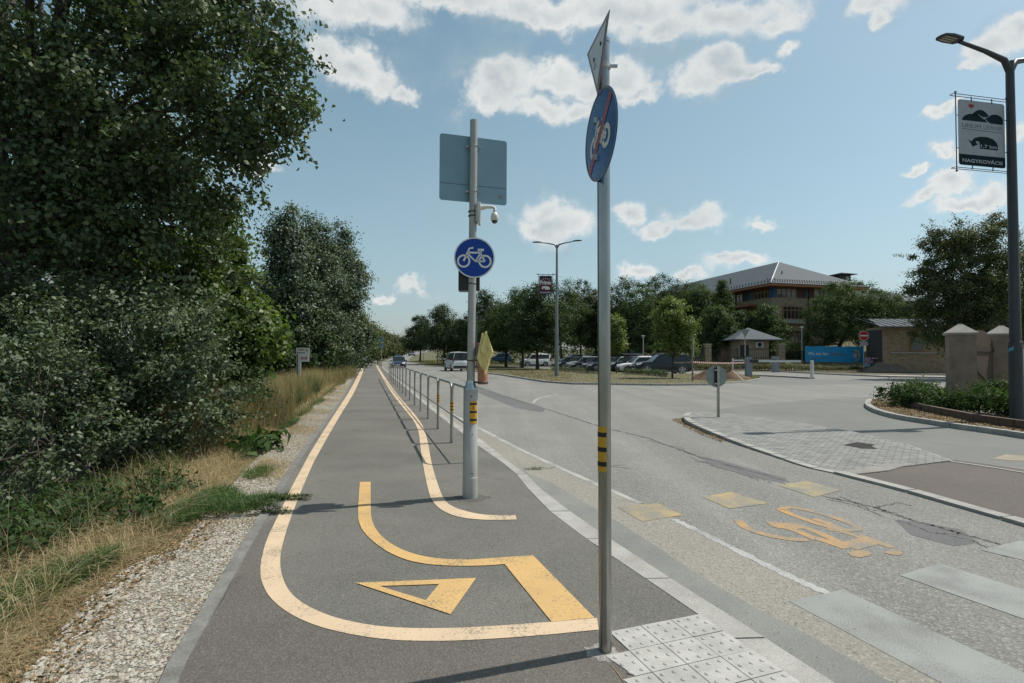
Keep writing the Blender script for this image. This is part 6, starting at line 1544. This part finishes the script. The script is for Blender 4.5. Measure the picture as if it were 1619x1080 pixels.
# ================================================================== vehicles
def car(name, loc, head, L, Wd, H, paint_, label, kind='hatch', group=None, trim=None, scale=1.0, plate=None, cat='car', arches=None, box=False, rails=False, detail=True):
    root = thing(name, tuple(loc), label, cat, group, rz=head); root.scale = (scale,) * 3
    root.scale = (scale,) * 3
    hw = Wd / 2; f = L / 2
    P_ = {'hatch': dict(hood=.88, belt=.92, nose=.68, wb=.23, rf=.05, rr=-.36, rb=-.465, tail=.92),
          'suv':   dict(hood=1.06, belt=1.10, nose=.86, wb=.22, rf=.07, rr=-.40, rb=-.47, tail=1.08),
          'sedan': dict(hood=.85, belt=.90, nose=.64, wb=.20, rf=.04, rr=-.22, rb=-.36, tail=.92),
          'van':   dict(hood=1.02, belt=1.08, nose=.80, wb=.30, rf=.14, rr=-.475, rb=-.49, tail=1.1)}[kind]
    st = [(-.5, .42, P_['tail'] - .22, .86), (-.485, .30, P_['tail'] - .06, .94), (-.44, .22, P_['tail'], .985), (-.3, .2, P_['belt'], 1), (0, .19, P_['belt'] - .01, 1), (.15, .19, P_['belt'] - .02, 1), (.23, .2, P_['hood'] + .03, .995), (.33, .2, P_['hood'] - .01, .98), (.42, .21, P_['hood'] - .08, .95), (.475, .24, P_['nose'], .88), (.5, .34, P_['nose'] - .14, .74)]
    vs = []; fs = []; K = 14
    for x, zb, zt, w in st:
        h_ = hw * w; dz = zt - zb
        half = [(h_ * .86, zb), (h_ * .985, zb + .10), (h_, zb + dz * .45), (h_ * .985, zb + dz * .72), (h_ * .93, zt - .03), (h_ * .84, zt), (h_ * .4, zt + .025)]
        ring = [(y, z) for y, z in half] + [(-y, z) for y, z in half[::-1]]
        vs += [(x * L, y, z) for y, z in ring]
    for i in range(len(st) - 1):
        for j in range(K): fs.append((i*K+j, i*K+(j+1)%K, (i+1)*K+(j+1)%K, (i+1)*K+j))
    fs += [tuple(range(K)), tuple((len(st)-1)*K+j for j in range(K))[::-1]]
    mb = MB(); mb.add(vs, fs); body = mb.build('body', paint_, root, sm=True)
    # cabin
    bz = P_['belt'] - .03; xs0 = [P_['wb'] * L, P_['rb'] * L]; xs1 = [P_['rf'] * L, P_['rr'] * L]; yb, yt = hw * .90, hw * .70; zr = H - .05
    def cab(mm, e, x0, x1, x2, x3, z0, z1, ybb, ytt):
        v = [(x0, ybb, z0), (x1, ybb, z0), (x1, -ybb, z0), (x0, -ybb, z0), (x2, ytt, z1), (x3, ytt, z1), (x3, -ytt, z1), (x2, -ytt, z1)]
        mm.add(v, [(0, 1, 5, 4), (1, 2, 6, 5), (2, 3, 7, 6), (3, 0, 4, 7), (4, 5, 6, 7)])
    mb = MB(); cab(mb, 0, xs0[0], xs0[1], xs1[0], xs1[1], bz, zr, yb, yt); mb.build('windows', m_glass, root)
    mb = MB(); n = 9; vs = []
    for i in range(n):
        t = i / (n - 1); x = (xs1[0] + .04) + ((xs1[1] - .10) - (xs1[0] + .04)) * t; z = zr - .01 + .055 * math.sin(math.pi * min(1, max(0, t * .9 + .05)))
        vs += [(x, yt + .035, zr - .05), (x, yt - .03, z + .0), (x, 0, z + .03), (x, -yt + .03, z), (x, -yt - .035, zr - .05)]
    mb.add(vs, [(i*5+j, i*5+j+1, (i+1)*5+j+1, (i+1)*5+j) for i in range(n-1) for j in range(4)] + [(0, 1, 2, 3, 4), tuple((n-1)*5+j for j in range(5))[::-1]]); mb.build('roof', paint_, root, sm=True)
    def pill(xa, xb, wd, nm):
        for s in (-1, 1):
            MB().prism([(xa - wd / 2, s * (yb + .012), bz), (xa + wd / 2, s * (yb + .012), bz), (xb + wd / 2, s * (yt + .014), zr), (xb - wd / 2, s * (yt + .014), zr)], (0, -s * .03, 0)).build(nm, paint_ if nm != 'center_pillar' else m_black, root)
    pill(xs0[0] - .02, xs1[0], .09, 'front_pillar'); xm = (xs1[0] + xs1[1]) / 2 + .05; pill(xm + .05, xm, .08, 'center_pillar'); pill(xs0[1] + .12, xs1[1] + .06, .20 if kind != 'sedan' else .12, 'rear_pillar')
    if kind in ('suv', 'van'): pill(xs0[1] + .95, xs1[1] + .85, .07, 'center_pillar')
    if kind == 'van':
        mb = MB()
        for s in (-1, 1): mb.prism([(xs0[1] + .1, s * (yb + .011), bz), (-.02 * L, s * (yb + .011), bz), (-.02 * L, s * (yt + .013), zr), (xs1[1] + .03, s * (yt + .013), zr)], (0, -s * .02, 0))
    # wheels
    wr = .31 if kind not in ('suv',) else .365
    am = arches or m_black
    for sx in (.325, -.30):
        for s in (-1, 1):
            y = s * (hw - .09)
            v = MB(); prof = [(wr - .06, -.10), (wr - .005, -.095), (wr, -.06), (wr, .06), (wr - .005, .095), (wr - .06, .10)]
            vs = []; n = 24
            for r_, y_ in prof:
                for j in range(n): t = 2 * math.pi * j / n; vs.append((sx * L + r_ * math.cos(t), y + y_, wr + r_ * math.sin(t)))
            v.add(vs, [(i*n+j, i*n+(j+1)%n, (i+1)*n+(j+1)%n, (i+1)*n+j) for i in range(5) for j in range(n)] + [tuple(range(n)), tuple(5*n+j for j in range(n))[::-1]]); wh = v.build('wheel', m_tyre, root, sm=True)
            rm = MB()
            for q in range(5):
                t = 2 * math.pi * q / 5 + .3; d = Vector((math.cos(t), 0, math.sin(t))); e = Vector((-math.sin(t), 0, math.cos(t))); c0 = Vector((sx * L, y + s * .104, wr))
                rm.add([c0 + e * .05, c0 - e * .05, c0 + d * (wr - .075) - e * .075, c0 + d * (wr - .075) + e * .075], [(0, 1, 2, 3)])
            c0 = Vector((sx * L, y + s * .103, wr)); n = 20
            for j in range(n):
                t0, t1 = 2 * math.pi * j / n, 2 * math.pi * (j + 1) / n
                rm.add([c0 + Vector((math.cos(t), 0, math.sin(t))) * r_ for t, r_ in ((t0, wr - .07), (t1, wr - .07), (t1, wr - .10), (t0, wr - .10))], [(0, 1, 2, 3)])
            rm.build('rim', m_rim, wh)
            ar = MB(); pts = [(sx * L + (wr + .075) * math.cos(R(q)), s * (hw + .006), wr + .02 + (wr + .075) * math.sin(R(q))) for q in range(-25, 206, 15)]
            inn = [(sx * L + (wr + (.01 if arches else -.0)) * math.cos(R(q)), s * (hw + .006), wr + .02 + (wr + (.01 if arches else 0)) * math.sin(R(q))) for q in range(-25, 206, 15)]
            for a_ in range(len(pts) - 1): ar.add([pts[a_], pts[a_ + 1], inn[a_ + 1], inn[a_]], [(0, 1, 2, 3)])
            ar.build('wheel_arch', am, root)
    MB().box((0, 0, .27), (L * .56, Wd + .012, .12)).build('sill', trim or m_black, root)
    MB().box((L * .493, 0, .40), (.07, Wd * .74, .26)).build('front_grille', trim or m_black, root)
    MB().box((-L * .49, 0, .42), (.10, Wd * .88, .22)).build('rear_bumper', trim or m_black, root)
    for s in (-1, 1):
        MB().prism([(L * .44, s * hw * .95, P_['nose'] - .05), (L * .488, s * hw * .80, P_['nose'] - .10), (L * .492, s * hw * .52, P_['nose'] - .06), (L * .47, s * hw * .58, P_['nose'] + .06), (L * .40, s * hw * .97, P_['nose'] + .09)], (.012, s * .012, .02)).build('headlight', m_lens, root)
        MB().box((-L * .478, s * hw * .86, P_['tail'] - .12 if kind != 'van' else P_['tail'] - .15), (.10, .20, .22 if kind != 'van' else .55)).build('tail_light', m_tail, root)
        MB().box((P_['wb'] * L - .18, s * (hw + .09), bz + .10), (.14, .17, .13)).build('mirror', paint_, root)
    pm = MB().box((L * .512, 0, .45), (.012, .50, .11)).build('number_plate', m_wht, root)
    MB().box((-L * .512, 0, .62 if kind != 'van' else .78), (.012, .50, .11)).build('number_plate', m_wht, root)
    if rails:
        for s in (-1, 1): MB().tube([(xs1[0] - .1, s * yt, zr + .02), (xs1[0] - .2, s * yt, zr + .09), (xs1[1] + .25, s * yt, zr + .09), (xs1[1] + .15, s * yt, zr + .02)], .02, 8).build('roof_rail', m_metal, root, sm=True)
    if box:
        mb = MB(); pr_ = [(-.95, .20, .06), (-.8, .34, .12), (-.2, .40, .19), (.5, .40, .18), (.95, .26, .08)]; vs = []
        for x, w, h_ in pr_: vs += [(x - .3, w, zr + .12), (x - .3, w * .9, zr + .12 + h_), (x - .3, -w * .9, zr + .12 + h_), (x - .3, -w, zr + .12)]
        mb.add(vs, [(i*4+j, i*4+(j+1)%4, (i+1)*4+(j+1)%4, (i+1)*4+j) for i in range(4) for j in range(4)] + [(0, 1, 2, 3), (19, 18, 17, 16)])
        mb.build('roof_box', mk('roof box grey', (.10, .11, .12), .35), root, sm=True); MB().box((-.3, 0, zr + .08), (1.2, .1, .08)).build('roof_rack', m_black, root)
    return root
p_white = carpaint('white car paint', (.78, .78, .77)); p_black = carpaint('black car paint', (.012, .016, .022)); p_navy = carpaint('navy car paint', (.02, .035, .07)); p_silver = carpaint('silver car paint', (.34, .36, .38))
p_blue = carpaint('blue car paint', (.03, .10, .20)); p_grey = carpaint('grey car paint', (.10, .11, .12)); p_dark = carpaint('dark teal car paint', (.015, .03, .04)); p_wine = carpaint('dark red car paint', (.12, .015, .015))
HD = math.atan2(-.263, -.965)
def rowpos(px, py): return G(px, py, -.03)
s0 = rowpos(1046, 591.5)
HC = math.pi + R(4)
car('offroad_car', (s0.x, s0.y, -.03), HC, 4.8, 1.9, 1.74, p_black, 'black off-roader with grey wheel arches parked behind the young tree', 'suv', 'cars parked in the row', trim=mk('grey cladding', (.12, .125, .13), .6), scale=1.08, arches=mk('grey cladding', (.12, .125, .13), .6), rails=True)
row = [('hatchback', p_white, 'hatch', 1.55, 1.06, 'white hatchback parked next to the black off-roader', {}),
       ('estate_car', p_black, 'suv', 1.62, 1.03, 'dark car with a grey roof box, behind the white hatchback', {'box': True}),
       ('hatchback', p_silver, 'hatch', 1.5, 1.05, 'silver hatchback partly behind the near signpost', {}),
       ('parked_car', p_dark, 'sedan', 1.47, 1.04, 'dark teal saloon just left of the near signpost', {}),
       ('parked_car', p_navy, 'hatch', 1.5, 1.05, 'navy hatchback, second in view left of the near signpost', {}),
       ('parked_car', p_black, 'sedan', 1.46, 1.04, 'black saloon between the navy hatchback and a silver car in the row', {}),
       ('parked_car', p_silver, 'hatch', 1.52, 1.05, 'silver car in the middle of the far half of the row', {}),
       ('parked_car', p_dark, 'hatch', 1.5, 1.04, 'dark teal hatchback beside the silver car, just right of the middle lamp', {}),
       ('parked_car', p_black, 'sedan', 1.46, 1.03, 'black saloon at the far left end of the row behind the middle lamp', {})]
stepv = Vector((-.25, .968, 0)) * 2.62
for i, (nm, pt_, kd, H_, sc_, lab, kw__) in enumerate(row):
    q = Vector((s0.x, s0.y, 0)) + stepv * (i + 1) + Vector((-.5, -.1, 0)) * (1.6 if i == 0 else 1 if i % 2 else .3)
    car(nm, (q.x, q.y, -.03), HC + R(random.uniform(-2, 3)), 4.15 if kd != 'sedan' else 4.4, 1.78, H_, pt_, lab, kd, 'cars parked in the row', scale=sc_, **kw__)
# cars farther off between the trunks
def far_car(px, Yd, zb, head, L, Wd, H_, pt_, lab, kd, scale=1.0, nm='parked_car', grp='cars beyond the trees'):
    p = P(px, 570, Yd); return car(nm, (p.x, p.y, zb), head, L, Wd, H_, pt_, lab, kd, grp, scale=scale)
far_car(846, 74, .12, HD, 4.1, 1.75, 1.78, p_white, 'white van-like car parked between the trunks left of the middle lamp', 'van')
far_car(790, 96, .45, math.pi + HD + 2.9, 4.3, 1.8, 1.6, p_blue, 'blue hatchback seen right of the yellow flags', 'hatch')
far_car(851, 90, .5, HD, 4.1, 1.75, 1.6, p_white, 'small white car in the back row, left of the middle lamp', 'hatch')
far_car(905, 86, .35, HD, 4.1, 1.75, 1.55, p_white, 'white car in the back row right of the middle lamp', 'hatch')
far_car(935, 88, .35, HD, 4.2, 1.75, 1.55, p_silver, 'silver car in the back row above the dark saloons', 'hatch')
far_car(966, 84, .3, HD, 4.2, 1.75, 1.55, p_grey, 'grey car in the back row beside the near signpost', 'hatch')
# moving traffic
mv = math.atan2(.965, -.263)
pv = G(719, 587, -.03); car('white_van', (pv.x, pv.y + 1.8, -.03), mv + R(3), 4.5, 1.8, 1.85, p_white, 'white panel van driving away in the left-hand view of the road', 'van', scale=1.07, cat='van')
pc = G(626.5, 582.0, -.03); car('oncoming_car', (pc.x, pc.y + 1.6, -.03), mv + math.pi + R(-6), 4.4, 1.78, 1.48, p_navy, 'dark blue oncoming car with bright headlights at the end of the railing', 'sedan', scale=.98)
p = P(629.5, 567, 98); car('oncoming_car', (p.x, p.y, T(p.x, p.y)), mv + math.pi, 4.3, 1.78, 1.48, p_blue, 'blue car half hidden right behind the dark oncoming car', 'sedan')
p = P(651, 560, 165); car('distant_car', (p.x, p.y, T(p.x, p.y)), mv + math.pi, 4.3, 1.78, 1.5, p_grey, 'tiny grey car far away at the bend of the road', 'sedan')

# ================================================================== trees and shrubs
L_pop = leafmat('poplar leaves', (.045, .078, .030), (.098, .135, .062), (.16, .20, .12), rough=.5, tr=.2, spec=.35)
L_shr = leafmat('silvery shrub leaves', (.055, .085, .043), (.115, .155, .090), (.18, .22, .15), rough=.5, tr=.22, spec=.35)
L_map = leafmat('maple leaves', (.055, .10, .022), (.11, .17, .035), (.22, .25, .08), rough=.45, tr=.38)
L_dk = leafmat('dark broadleaf leaves', (.030, .056, .020), (.062, .098, .036), (.08, .11, .05), rough=.6, tr=.22, spec=.25)
L_mid = leafmat('mid green leaves', (.040, .078, .025), (.085, .130, .044), (.11, .14, .06), rough=.6, tr=.28, spec=.25)
L_gry = leafmat('grey green poplar leaves', (.062, .098, .058), (.115, .160, .10), (.15, .18, .14), rough=.5, tr=.22, spec=.35)
L_yel = leafmat('young yellow green leaves', (.10, .15, .04), (.19, .24, .075), (.34, .36, .16), rough=.5, tr=.4)
L_olv = leafmat('olive far foliage', (.055, .075, .03), (.11, .12, .05), (.2, .18, .08), rough=.6, tr=.3)
L_rus = leafmat('drying leaves', (.042, .066, .021), (.092, .112, .038), (.24, .17, .07), rough=.5, tr=.25)
def E(x, y, Yd, r, rz=None, w=None, ry=None):
    p = P(x, y, Yd); rz = rz or r; return ((p.x, p.y, p.z), (r, ry or r, rz), w or r * rz)
# big poplar on the left
spr = []
for (xa, ya, xb, yb, Yd) in ((380,20,452,5,8.9),(390,60,440,45,8.9),(400,90,470,62,8.8),(410,110,478,100,8.7),(420,150,503,148,8.6),(430,160,498,172,8.6),(440,180,480,205,8.6),(420,200,478,218,8.7),(400,215,462,232,8.7),(390,225,440,248,8.8),(380,235,430,258,8.9),(370,250,412,275,9),(360,290,398,300,9.2),(360,320,400,338,9.4),(450,140,492,128,8.6),(430,120,486,112,8.6),(385,5,430,-12,8.9),(445,165,490,160,8.55),(360,240,398,262,9),(440,195,470,196,8.7)):
    spr.append((tuple(P(xa, ya, Yd + .3)), tuple(P(xb, yb, Yd))))
tree('poplar_tree', (-9.2, 9.2, -.4), [E(120,60,9.5,2.4), E(300,40,9.5,1.5), E(380,40,9,1.0), E(370,140,9,.95), E(440,165,8.8,.62,.42,w=.35), E(420,60,9,.6,.5,w=.35), E(400,205,9,.6,w=.5), E(230,190,9.2,1.6), E(310,262,9.2,.9), E(60,250,9,2.0), E(170,330,9.4,1.6), E(325,330,9.6,.62), E(60,-100,9.5,3.0), E(300,-120,9.5,1.8), E(20,420,9.2,1.7), E(260,400,9.6,1.3)],
     64000, .088, L_pop, 'huge dark poplar filling the upper left of the view', clump=.42, nclump=560, tr=.24, trunk_top=(-8.6, 10, 8.2), limbs=60, asp=.78, sprays=330, spray_len=.75, spray_to=spr)
tree('dark_tree', (-12.5, 14, -.4), [E(150,120,14.5,3.4), E(120,380,14,3.4), E(290,200,14,1.4), E(280,400,14.5,1.5), E(150,560,13,2.2)], 26000, .15, L_dk, 'dark tree standing behind the big poplar', clump=.7, nclump=200, tr=.3, limbs=20)
# maple with lighter leaves
tree('maple_tree', (-6.9, 12.2, -.4), [E(348,455,11.6,.80), E(385,520,11.2,.66,w=.7), E(415,548,11,.30,.24,w=.3), E(310,500,11.8,1.0), E(350,570,11.4,.7,.5), E(352,378,12,.55), E(280,430,12.2,1.0)], 19000, .105, L_map, 'maple with bright yellow-green leaves right of the dark shrubs', clump=.28, nclump=190, tr=.10, limbs=26, asp=.9, sprays=60, spray_len=.5)
# silvery shrubs in front
tree('silvery_shrub', (-6.1, 8.4, -.35), [E(70,560,8.2,1.25), E(190,540,8.0,.95), E(270,560,8.2,.85), E(120,640,7.8,1.0), E(300,625,8.2,.75), E(230,640,7.8,.8)], 26000, .060, L_shr, 'silvery grey-green shrub mass at the left, under the poplar', 'shrub', clump=.26, nclump=330, tr=.05, limbs=40, stem='stems', crown='foliage', sprays=200, spray_len=.5)
tree('silvery_shrub', (-4.9, 6.9, -.35), [E(30,620,6.2,.7), E(60,690,6.2,.55), E(150,690,6.6,.45), E(-40,560,6.4,.9), E(-30,770,5.4,.5), E(50,765,5.9,.36), E(-60,860,4.9,.42)], 12500, .052, L_shr, 'nearer dark shrub at the left edge, low and leaning to the verge', 'shrub', clump=.22, nclump=120, tr=.04, limbs=24, stem='stems', crown='foliage', sprays=70, spray_len=.4)
tree('dark_shrub', (-7.4, 10.2, -.4), [E(300,660,9.8,.7,.7), E(360,620,10.4,.7,.7), E(200,680,9,.9,.8), E(330,560,10.5,.9)], 12000, .07, L_dk, 'dark shrub at the foot of the maple, beside the straw grass', 'shrub', clump=.3, nclump=120, tr=.04, limbs=24, stem='stems', crown='foliage')
L_low = leafmat('broad ground leaves', (.03, .060, .018), (.050, .095, .028), (.12, .14, .05), rough=.6, tr=.3, spec=.25)
for i, (px, py, rx, rz, n, lab) in enumerate(((40,830,.36,.20,1100,'leafy ground plant at the left edge near the straw'), (120,790,.36,.22,1200,'leafy ground plant below the dark hollow of the shrubs'), (200,800,.26,.16,700,'small leafy ground plant at the edge of the straw'), (250,755,.34,.18,800,'leafy ground plant close to the tall weeds'), (-30,870,.40,.22,1000,'leafy ground plant cut by the left edge'))):
    c = G(px, py + 45, -.05); shrub('ground_plant', (c.x - .1, c.y + .2), rx, rx * 1.2, rz, int(n * .6), .062, L_low, lab, 'plant', 'leafy plants at the verge', clump=.12, nclump=30, z=-.07, asp=.42)
c = G(405, 712); shrub('dock_plant', (c.x, c.y), .34, .42, .16, 130, .22, m_bed, 'dock plant with large glossy leaves beside the gravel margin', 'plant', clump=.2, nclump=10, z=-.06, asp=.35)
# mid-distance poplars on the left
for args in (((-13.0, 29.5), 452, 315, 30, 1.75, 'tall grey-green poplar right beside the big dark tree, tallest of the middle group'), ((-11.6, 31.5), 497, 335, 32, 1.7, 'grey-green poplar in the middle of the left group'), ((-10.9, 35), 538, 352, 36, 1.6, 'grey-green poplar nearest the path in the left group')):
    (bx, by), px, pt, Yd, r, lab = args; top = P(px, pt, Yd)
    h = top.z; c0 = P(px, 500, Yd)
    tree('poplar_tree', (c0.x, Yd, -.3), [((c0.x - .2, Yd, h * .78), (r * .6, r * .6, h * .22), 1), ((c0.x + .4, Yd, h * .58), (r * .9, r * .9, h * .24), 1.6), ((c0.x - .6, Yd + .3, h * .45), (r, r, h * .24), 1.6), ((c0.x + .5, Yd - .3, h * .28), (r * 1.05, r, h * .2), 1.4)],
         13500, .15, L_gry, lab, group='poplars along the path', clump=.55, nclump=170, tr=.16, limbs=34, shell=.4)
for (px, pt, Yd, r, mt, lab) in ((430,440,24,1.7,L_dk,'dark shrubby tree behind the white board'), (520,470,30,1.9,L_dk,'dark low tree behind the tall dry grass'), (558,480,42,2.2,L_gry,'grey-green bushy tree over the cycle path'), (572,495,52,2.2,L_dk,'dark tree where the path straightens'), (585,488,66,2.6,L_rus,'rusty-green tree above the distant sign posts'), (594,502,82,2.8,L_mid,'mid-green roadside tree behind the distant signs'), (604,508,100,3.2,L_rus,'dry-looking roadside tree beyond the signs'), (614,517,120,3.6,L_olv,'olive roadside tree left of the oncoming cars'), (626,522,140,4.2,L_olv,'broad olive tree near the road bend'), (637,530,165,4.2,L_olv,'yellowish tree at the road bend'), (646,537,200,4.5,L_olv,'farthest yellowish tree at the vanishing road'), (655,540,260,6,L_mid,'far dark tree closing the road')):
    p = P(px, 560, Yd); z0 = T(p.x, p.y); h = P(px, pt, Yd).z - z0; x = p.x - r * 1.0
    tree('roadside_tree', (x, Yd, z0 - .1), [((x, Yd, z0 + h * .68), (r * .85, r * .85, h * .30), 1), ((x + r * .2, Yd + .4, z0 + h * .38), (r * 1.1, r, h * .34), 1.5), ((x - r * .9, Yd + 1, z0 + h * .5), (r, r, h * .4), 1.2)], 7500, .13 + Yd * .0022, mt, lab, group='trees along the cycle path', clump=.28 * r, nclump=110, tr=.14, limbs=12)
# deep wood on the left behind everything
far_l = []
for i in range(26):
    y = 16 + i * 6.2; x = -10.5 - .29 * (y - 5) - 7 - random.uniform(0, 3); far_l.append(((x, y, 3.2 + T(x, y)), (3.6, 3.6, 4.2 + random.uniform(-.5, .8)), 1))
pts, _ = crown_pts(far_l, 60000, .9, 620, .5, .8); pts = pts[pts[:, 2] > -.4]
tag(np_mesh('woodland', leaves(pts, .27), 4, L_dk), kind='stuff')
# median and car-park trees
MT = [(664,498,112,3.4,L_dk,'dark tree standing nearest the road bend'), (702,482,92,4.2,L_dk,'rounded dark tree behind the white van'), (738,500,88,3.2,L_dk,'dark tree left of the mast in the distance'), (768,455,80,4.0,L_dk,'tall dark tree right behind the mast'), (800,474,74,3.6,L_mid,'tree behind the yellow flags'), (826,452,69,3.8,L_mid,'tree left of the Prima banner trunk'), (850,447,60,3.2,L_dk,'dark tree with a stout trunk left of the middle lamp'), (887,438,86,4.4,L_mid,'tree standing right behind the middle lamp'), (918,441,90,4.0,L_dk,'tall dark conical tree right of the middle lamp'), (942,458,88,3.8,L_rus,'tree left of the near signpost with drying leaves')]
for (px, pt, Yd, r, mt, lab) in MT:
    p = P(px, 570, Yd); z0 = T(p.x, p.y) + .0; h = P(px, pt, Yd).z - z0; x = p.x
    tree('car_park_tree', (x, Yd, z0 - .05), [((x, Yd, z0 + h * .80), (r * .55, r * .55, h * .19), .8), ((x + r * .25, Yd, z0 + h * .58), (r * .9, r * .9, h * .24), 1.4), ((x - r * .35, Yd, z0 + h * .48), (r * .9, r * .9, h * .25), 1.4), ((x + r * .1, Yd + .3, z0 + h * .36), (r * 1.05, r, h * .16), 1)],
         9500, .20, mt, lab, group='trees of the grass strip and car park', clump=.20 * r, nclump=150, tr=.20, limbs=22, shell=.45)
# background trees right of the near signpost
BT = [(985,432,84,4.2,L_dk,'dark tree just right of the near signpost'), (1012,448,80,3.6,L_mid,'rounded tree behind the roof box car'), (1040,430,86,4.0,L_dk,'tall dark tree behind the young yellow-green tree'), (1078,440,84,4.2,L_dk,'dark tree left of the school roof'), (1105,447,80,3.6,L_mid,'broad tree at the left end of the school roof'),
      (1131,480,69,2.7,L_mid,'rounded hornbeam left of the kiosk'), (1212,482,71,2.5,L_mid,'rounded hornbeam in front of the school corner'), (1170,492,73,2.2,L_dk,'darker small tree between the two hornbeams'), (960,466,90,3.6,L_mid,'tree seen both sides of the near signpost')]
for (px, pt, Yd, r, mt, lab) in BT:
    p = P(px, 570, Yd); z0 = T(p.x, p.y); h = P(px, pt, Yd).z - z0; x = p.x
    tree('background_tree', (x, Yd, z0 - .05), [((x, Yd, z0 + h * .66), (r * .8, r * .8, h * .33), 1), ((x + r * .1, Yd, z0 + h * .40), (r * 1.05, r, h * .34), 1.5)], 8500, .20, mt, lab, group='trees around the school', clump=.2 * r, nclump=150, tr=.2, limbs=10, shell=.6)
# conical tree
p = P(1143, 560, 74); z0 = T(p.x, p.y); h = P(1143, 443, 74).z - z0
tree('conical_tree', (p.x, 74, z0 - .05), [((p.x, 74, z0 + h * .88), (.55, .55, h * .14), .4), ((p.x, 74, z0 + h * .68), (1.3, 1.3, h * .18), .9), ((p.x, 74, z0 + h * .45), (2.1, 2.1, h * .22), 1.4), ((p.x, 74, z0 + h * .22), (2.5, 2.5, h * .2), 1.4)], 9000, .17, L_mid, 'pointed conical tree before the left side of the school', clump=.45, nclump=150, tr=.18, limbs=12)
# big round lime in front of the school
p = P(1345, 560, 66); z0 = T(p.x, 69)
tree('round_tree', (p.x, 69, z0 - .05), [E(1340,476,69,4.0,2.6), E(1310,500,68.5,3.0,2.6), E(1385,495,69,3.7,2.8), E(1345,520,68,4.3,2.0), E(1420,500,70,2.8,2.4), E(1300,530,68,2.3,1.2)], 22000, .17, L_mid, 'big rounded dark green tree covering the right half of the school', clump=.62, nclump=330, tr=.3, limbs=26, shell=.7)
# tree at the right edge over the lodge
tree('dark_roadside_tree', (P(1520, 560, 40).x, 40, 0), [E(1500,400,40,2.3,1.8), E(1550,380,40,2.2,1.8), E(1465,445,40,1.6,1.1), E(1500,470,40,2.4,1.7), E(1560,460,40,2.6,2.2), E(1450,490,40,1.2,.8,w=1), E(1480,520,40,1.6,1.1,w=1.5), E(1540,520,40,1.9,1.3), E(1600,430,41,2.8,2.4), E(1640,500,41,2.6,2.2)], 34000, .135, L_rus, 'spreading tree with drying leaf tips over the gate at the right', clump=.5, nclump=420, tr=.26, limbs=44, shell=.45, sprays=120, spray_len=1.1)
tree('dark_tree', (P(1590, 560, 50).x, 50, 0), [E(1560,500,50,3.2,3.0), E(1620,470,50,3.6,3.6), E(1500,535,50,2.2,1.4,w=2)], 12000, .2, L_dk, 'dark tree behind the gate pillars', clump=.7, nclump=150, tr=.25)
# young staked tree
p = G(1063, 598, .07)
tree('young_tree', (p.x, p.y, .05), [E(1060,500,p.y,1.25,1.2), E(1048,520,p.y,.9,.9), E(1078,520,p.y,.95,1.1), E(1062,545,p.y,1.2,.7), E(1092,548,p.y,.55,.5,w=.5), E(1060,482,p.y,.7,.5,w=.6)], 6500, .13, L_yel, 'young yellow-green tree in front of the black off-roader', clump=.30, nclump=130, tr=.065, limbs=20, shell=.4, sprays=30, spray_len=.6)
p = P(975, 580, 48)
tree('young_tree', (p.x, p.y, .05), [E(972,520,48,.9,1.3), E(978,545,48,.9,.8)], 3200, .14, L_yel, 'young yellow-green tree mostly hidden behind the near signpost', clump=.3, nclump=70, tr=.06, limbs=12, shell=.4)
p = P(822, 582, 66); tree('sapling', (p.x, p.y, 0), [E(822,545,66,.8,1.0), E(822,530,66,.5,.8)], 1500, .16, L_mid, 'thin sapling left of the trunks by the small white van-like car', clump=.3, nclump=40, tr=.06, limbs=8)
# hedge below the school and distant wood on the right and behind
hedge([Vector((X_(1225, 68), 68, 0)), Vector((X_(1260, 68), 68, 0)), Vector((X_(1300, 67), 67, 0))], 1.6, 3.4, 6000, .17, L_mid, 'tall_hedge', 'tall green hedge below the school, right of the kiosk', stems=False, z0=.2)
fr_ = []
for i in range(26):
    x = -6 + i * 5.6; y = 108 + random.uniform(-4, 4) + max(0, 20 - i) * 1.0; fr_.append(((x, y, 3.5), (5, 4, 5.0 + random.uniform(-1, 1.2)), 1))
for i in range(12): fr_.append(((66 + i * 5 + random.uniform(-2, 2), 84 - i * 3.5, 5.0), (4.5, 4.5, 4.5 + random.uniform(-.6, .8)), 1))
for i in range(9): fr_.append(((-12 + i * 3.2, 104, 3.2), (3, 3, 3.6), 1))
pts, _ = crown_pts(fr_, 55000, 1.1, 620, .5, .8); pts = pts[pts[:, 2] > -.2]
tag(np_mesh('woodland', leaves(pts, .34), 4, L_dk), kind='stuff')
